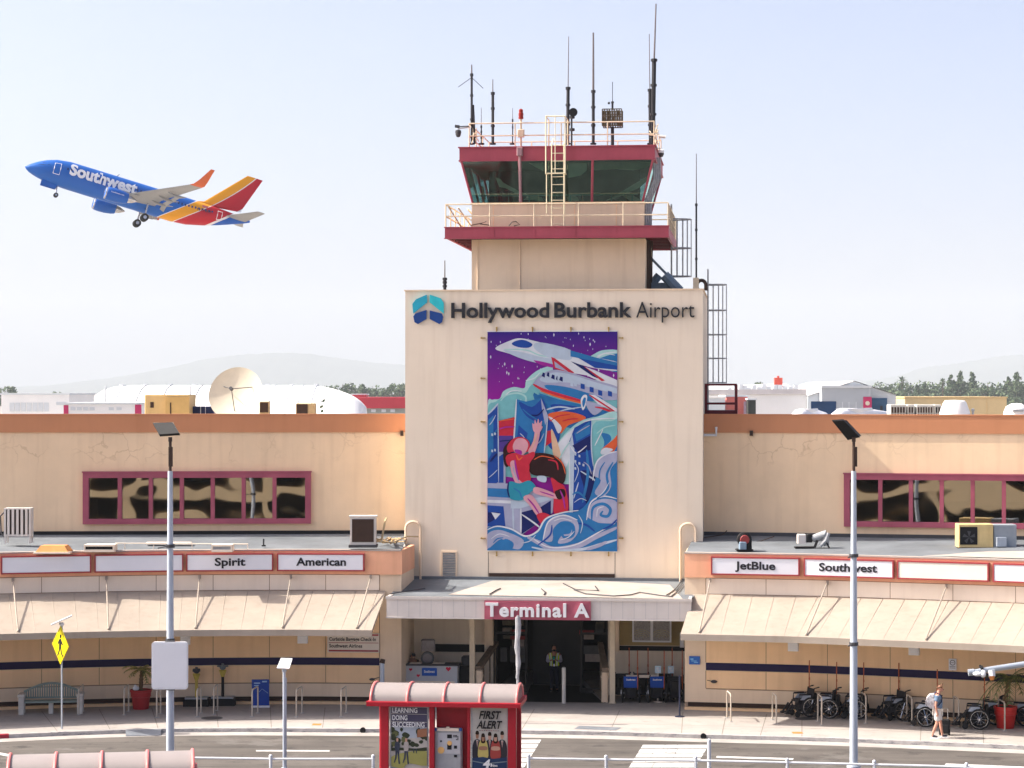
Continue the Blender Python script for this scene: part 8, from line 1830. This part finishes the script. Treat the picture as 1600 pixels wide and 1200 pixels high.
for s in (-1,1):
    q = MB(); x0 = .055*s; prof_ = [(1.47,.10,.20,-.07),(1.38,.075,.195,-.125),(1.25,.06,.185,-.135),(1.10,.055,.17,-.13),(.98,.06,.175,-.13)]
    for (z,a,b,y),(z2,a2,b2,y2) in zip(prof_[:-1],prof_[1:]): q.add([(s*a,y-.02,z),(s*b,y+.05,z),(s*b2,y2+.05,z2),(s*a2,y2-.02,z2)],[(0,1,2,3)]); q.add([(s*b,y+.05,z),(s*(b+.01),.12,z),(s*(b2+.01),.12,z2),(s*b2,y2+.05,z2)],[(0,1,2,3)])
    v_ = q.build('vest', HIV, gd)
    q = MB()
    for (z,a,b,y),(z2,a2,b2,y2) in zip(prof_[:-1],prof_[1:]): q.add([(s*(a+.03),y-.022,z),(s*(a+.075),y-.004,z),(s*(a2+.075),y2-.004,z2),(s*(a2+.03),y2-.022,z2)],[(0,1,2,3)])
    q.build('reflective_stripe', REFL, v_)
q = MB(); q.add([(-.14,.135,1.47),(.14,.135,1.47),(.19,.135,.98),(-.19,.135,.98)],[(0,1,2,3)]); q.build('vest', HIV, gd)
q = MB(); q.box(-.03,.03,-.102,-.095,.86,1.06); q.build('lanyard_card', WHITE, gd); q = MB(); fcv = Vector(P['face']); q.bbox(-.055,.055,fcv.y-.115,fcv.y-.02,fcv.z-.10,fcv.z-.03,.02); q.build('face_mask', BLACK, gd)
ph = thing('phone', 'small phone with a teal case held by the guard', 'phone', M=FR[gd.name] @ Matrix.Translation((0,-.32,1.24))); q = MB(); q.bbox(-.04,.04,-.012,.012,0,.13,.006,M=Matrix.Rotation(R(-35),4,'X')); q.build('phone_body', mat('phone_teal',(.05,.40,.36),.4,.1,5), ph)
# person leaning over the counter
P = dict(pelvis=(0,.25,.95),waist=(0,.18,1.10),chest=(.02,.03,1.27),upchest=(.03,-.06,1.38),neck=(.05,-.14,1.46),chin=(.07,-.20,1.49),face=(.08,-.235,1.54),crown=(.07,-.20,1.61),top=(.065,-.18,1.645),
    shl=(.22,-.04,1.37),shr=(-.16,-.05,1.37),ell=(.28,-.15,1.22),elr=(-.24,-.14,1.20),fol=(.24,-.26,1.28),**{'for':(-.16,-.24,1.27)},wrl=(.16,-.40,1.42),wrr=(-.06,-.38,1.40),
    hipl=(.095,.25,.90),hipr=(-.095,.25,.90),knl=(.10,.22,.50),knr=(-.10,.22,.50),calfl=(.10,.25,.37),calfr=(-.10,.25,.37),anl=(.105,.27,.09),anr=(-.105,.27,.09),heell=(.105,.28,.045),heelr=(-.105,.28,.045),toel=(.13,.11,.04),toer=(-.13,.11,.04),
    handl=((-.5,-.6,-.1),(0,0,1),.4),handr=((.5,-.6,-.1),(0,0,1),.4),look=(.35,-.7,-.6))
D = 85.2; cp_, _ = person('person in dark clothing leaning over the grey baggage counter', frame(Vector((X_at(643,D),D,0)), R(-2)), P, SKIN2, HAIRK)
DRK = mat('dark_jacket',(.012,.012,.014),.8,.2,6,bump=.2)
shell(P, [('pelvis',.15,.125),('waist',.145,.12),('chest',.17,.13),('upchest',.14,.11),('shl',.085,.085),('shr',.085,.085),('ell',.068,.068),('elr',.068,.068),('fol',.058,.058),('for',.058,.058),(mid(P,'fol','wrl',.6),.048,.048),(mid(P,'for','wrr',.6),.048,.048)], [(0,1),(1,2),(2,3),(3,4),(3,5),(4,6),(5,7),(6,8),(7,9),(8,10),(9,11)], 'jacket', DRK, cp_, 0)
shell(P, [('pelvis',.14,.118),('hipl',.10,.10),('hipr',.10,.10),('knl',.08,.08),('knr',.08,.08),('anl',.06,.06),('anr',.06,.06)], [(0,1),(0,2),(1,3),(2,4),(3,5),(4,6)], 'trousers', DRK, cp_, 0)
for s in ('l','r'): h_, o_ = Vector(P['heel'+s]), Vector(P['toe'+s]); shell(P, [(tuple(h_),.05,.045),(tuple((h_+o_)/2),.048,.042),(tuple(o_),.042,.034)], [(0,1),(1,2)], 'shoe', BLACK, cp_, 0)
# ---------------------------------------------------------------- haze
hz = MB(); hz.box(-15000, 15000, -300, 22500, -1.2, 900)
hm = bpy.data.materials.new('haze_air'); hm.use_nodes = True; n = hm.node_tree; n.nodes.clear()
o = n.nodes.new('ShaderNodeOutputMaterial'); pv_ = n.nodes.new('ShaderNodeVolumePrincipled')
pv_.inputs['Color'].default_value = (0.525, 0.578, 0.635, 1); pv_.inputs['Density'].default_value = HAZE; pv_.inputs['Anisotropy'].default_value = 0.0
n.links.new(pv_.outputs[0], o.inputs['Volume'])
tag(hz.build('haze', hm), kind='stuff')
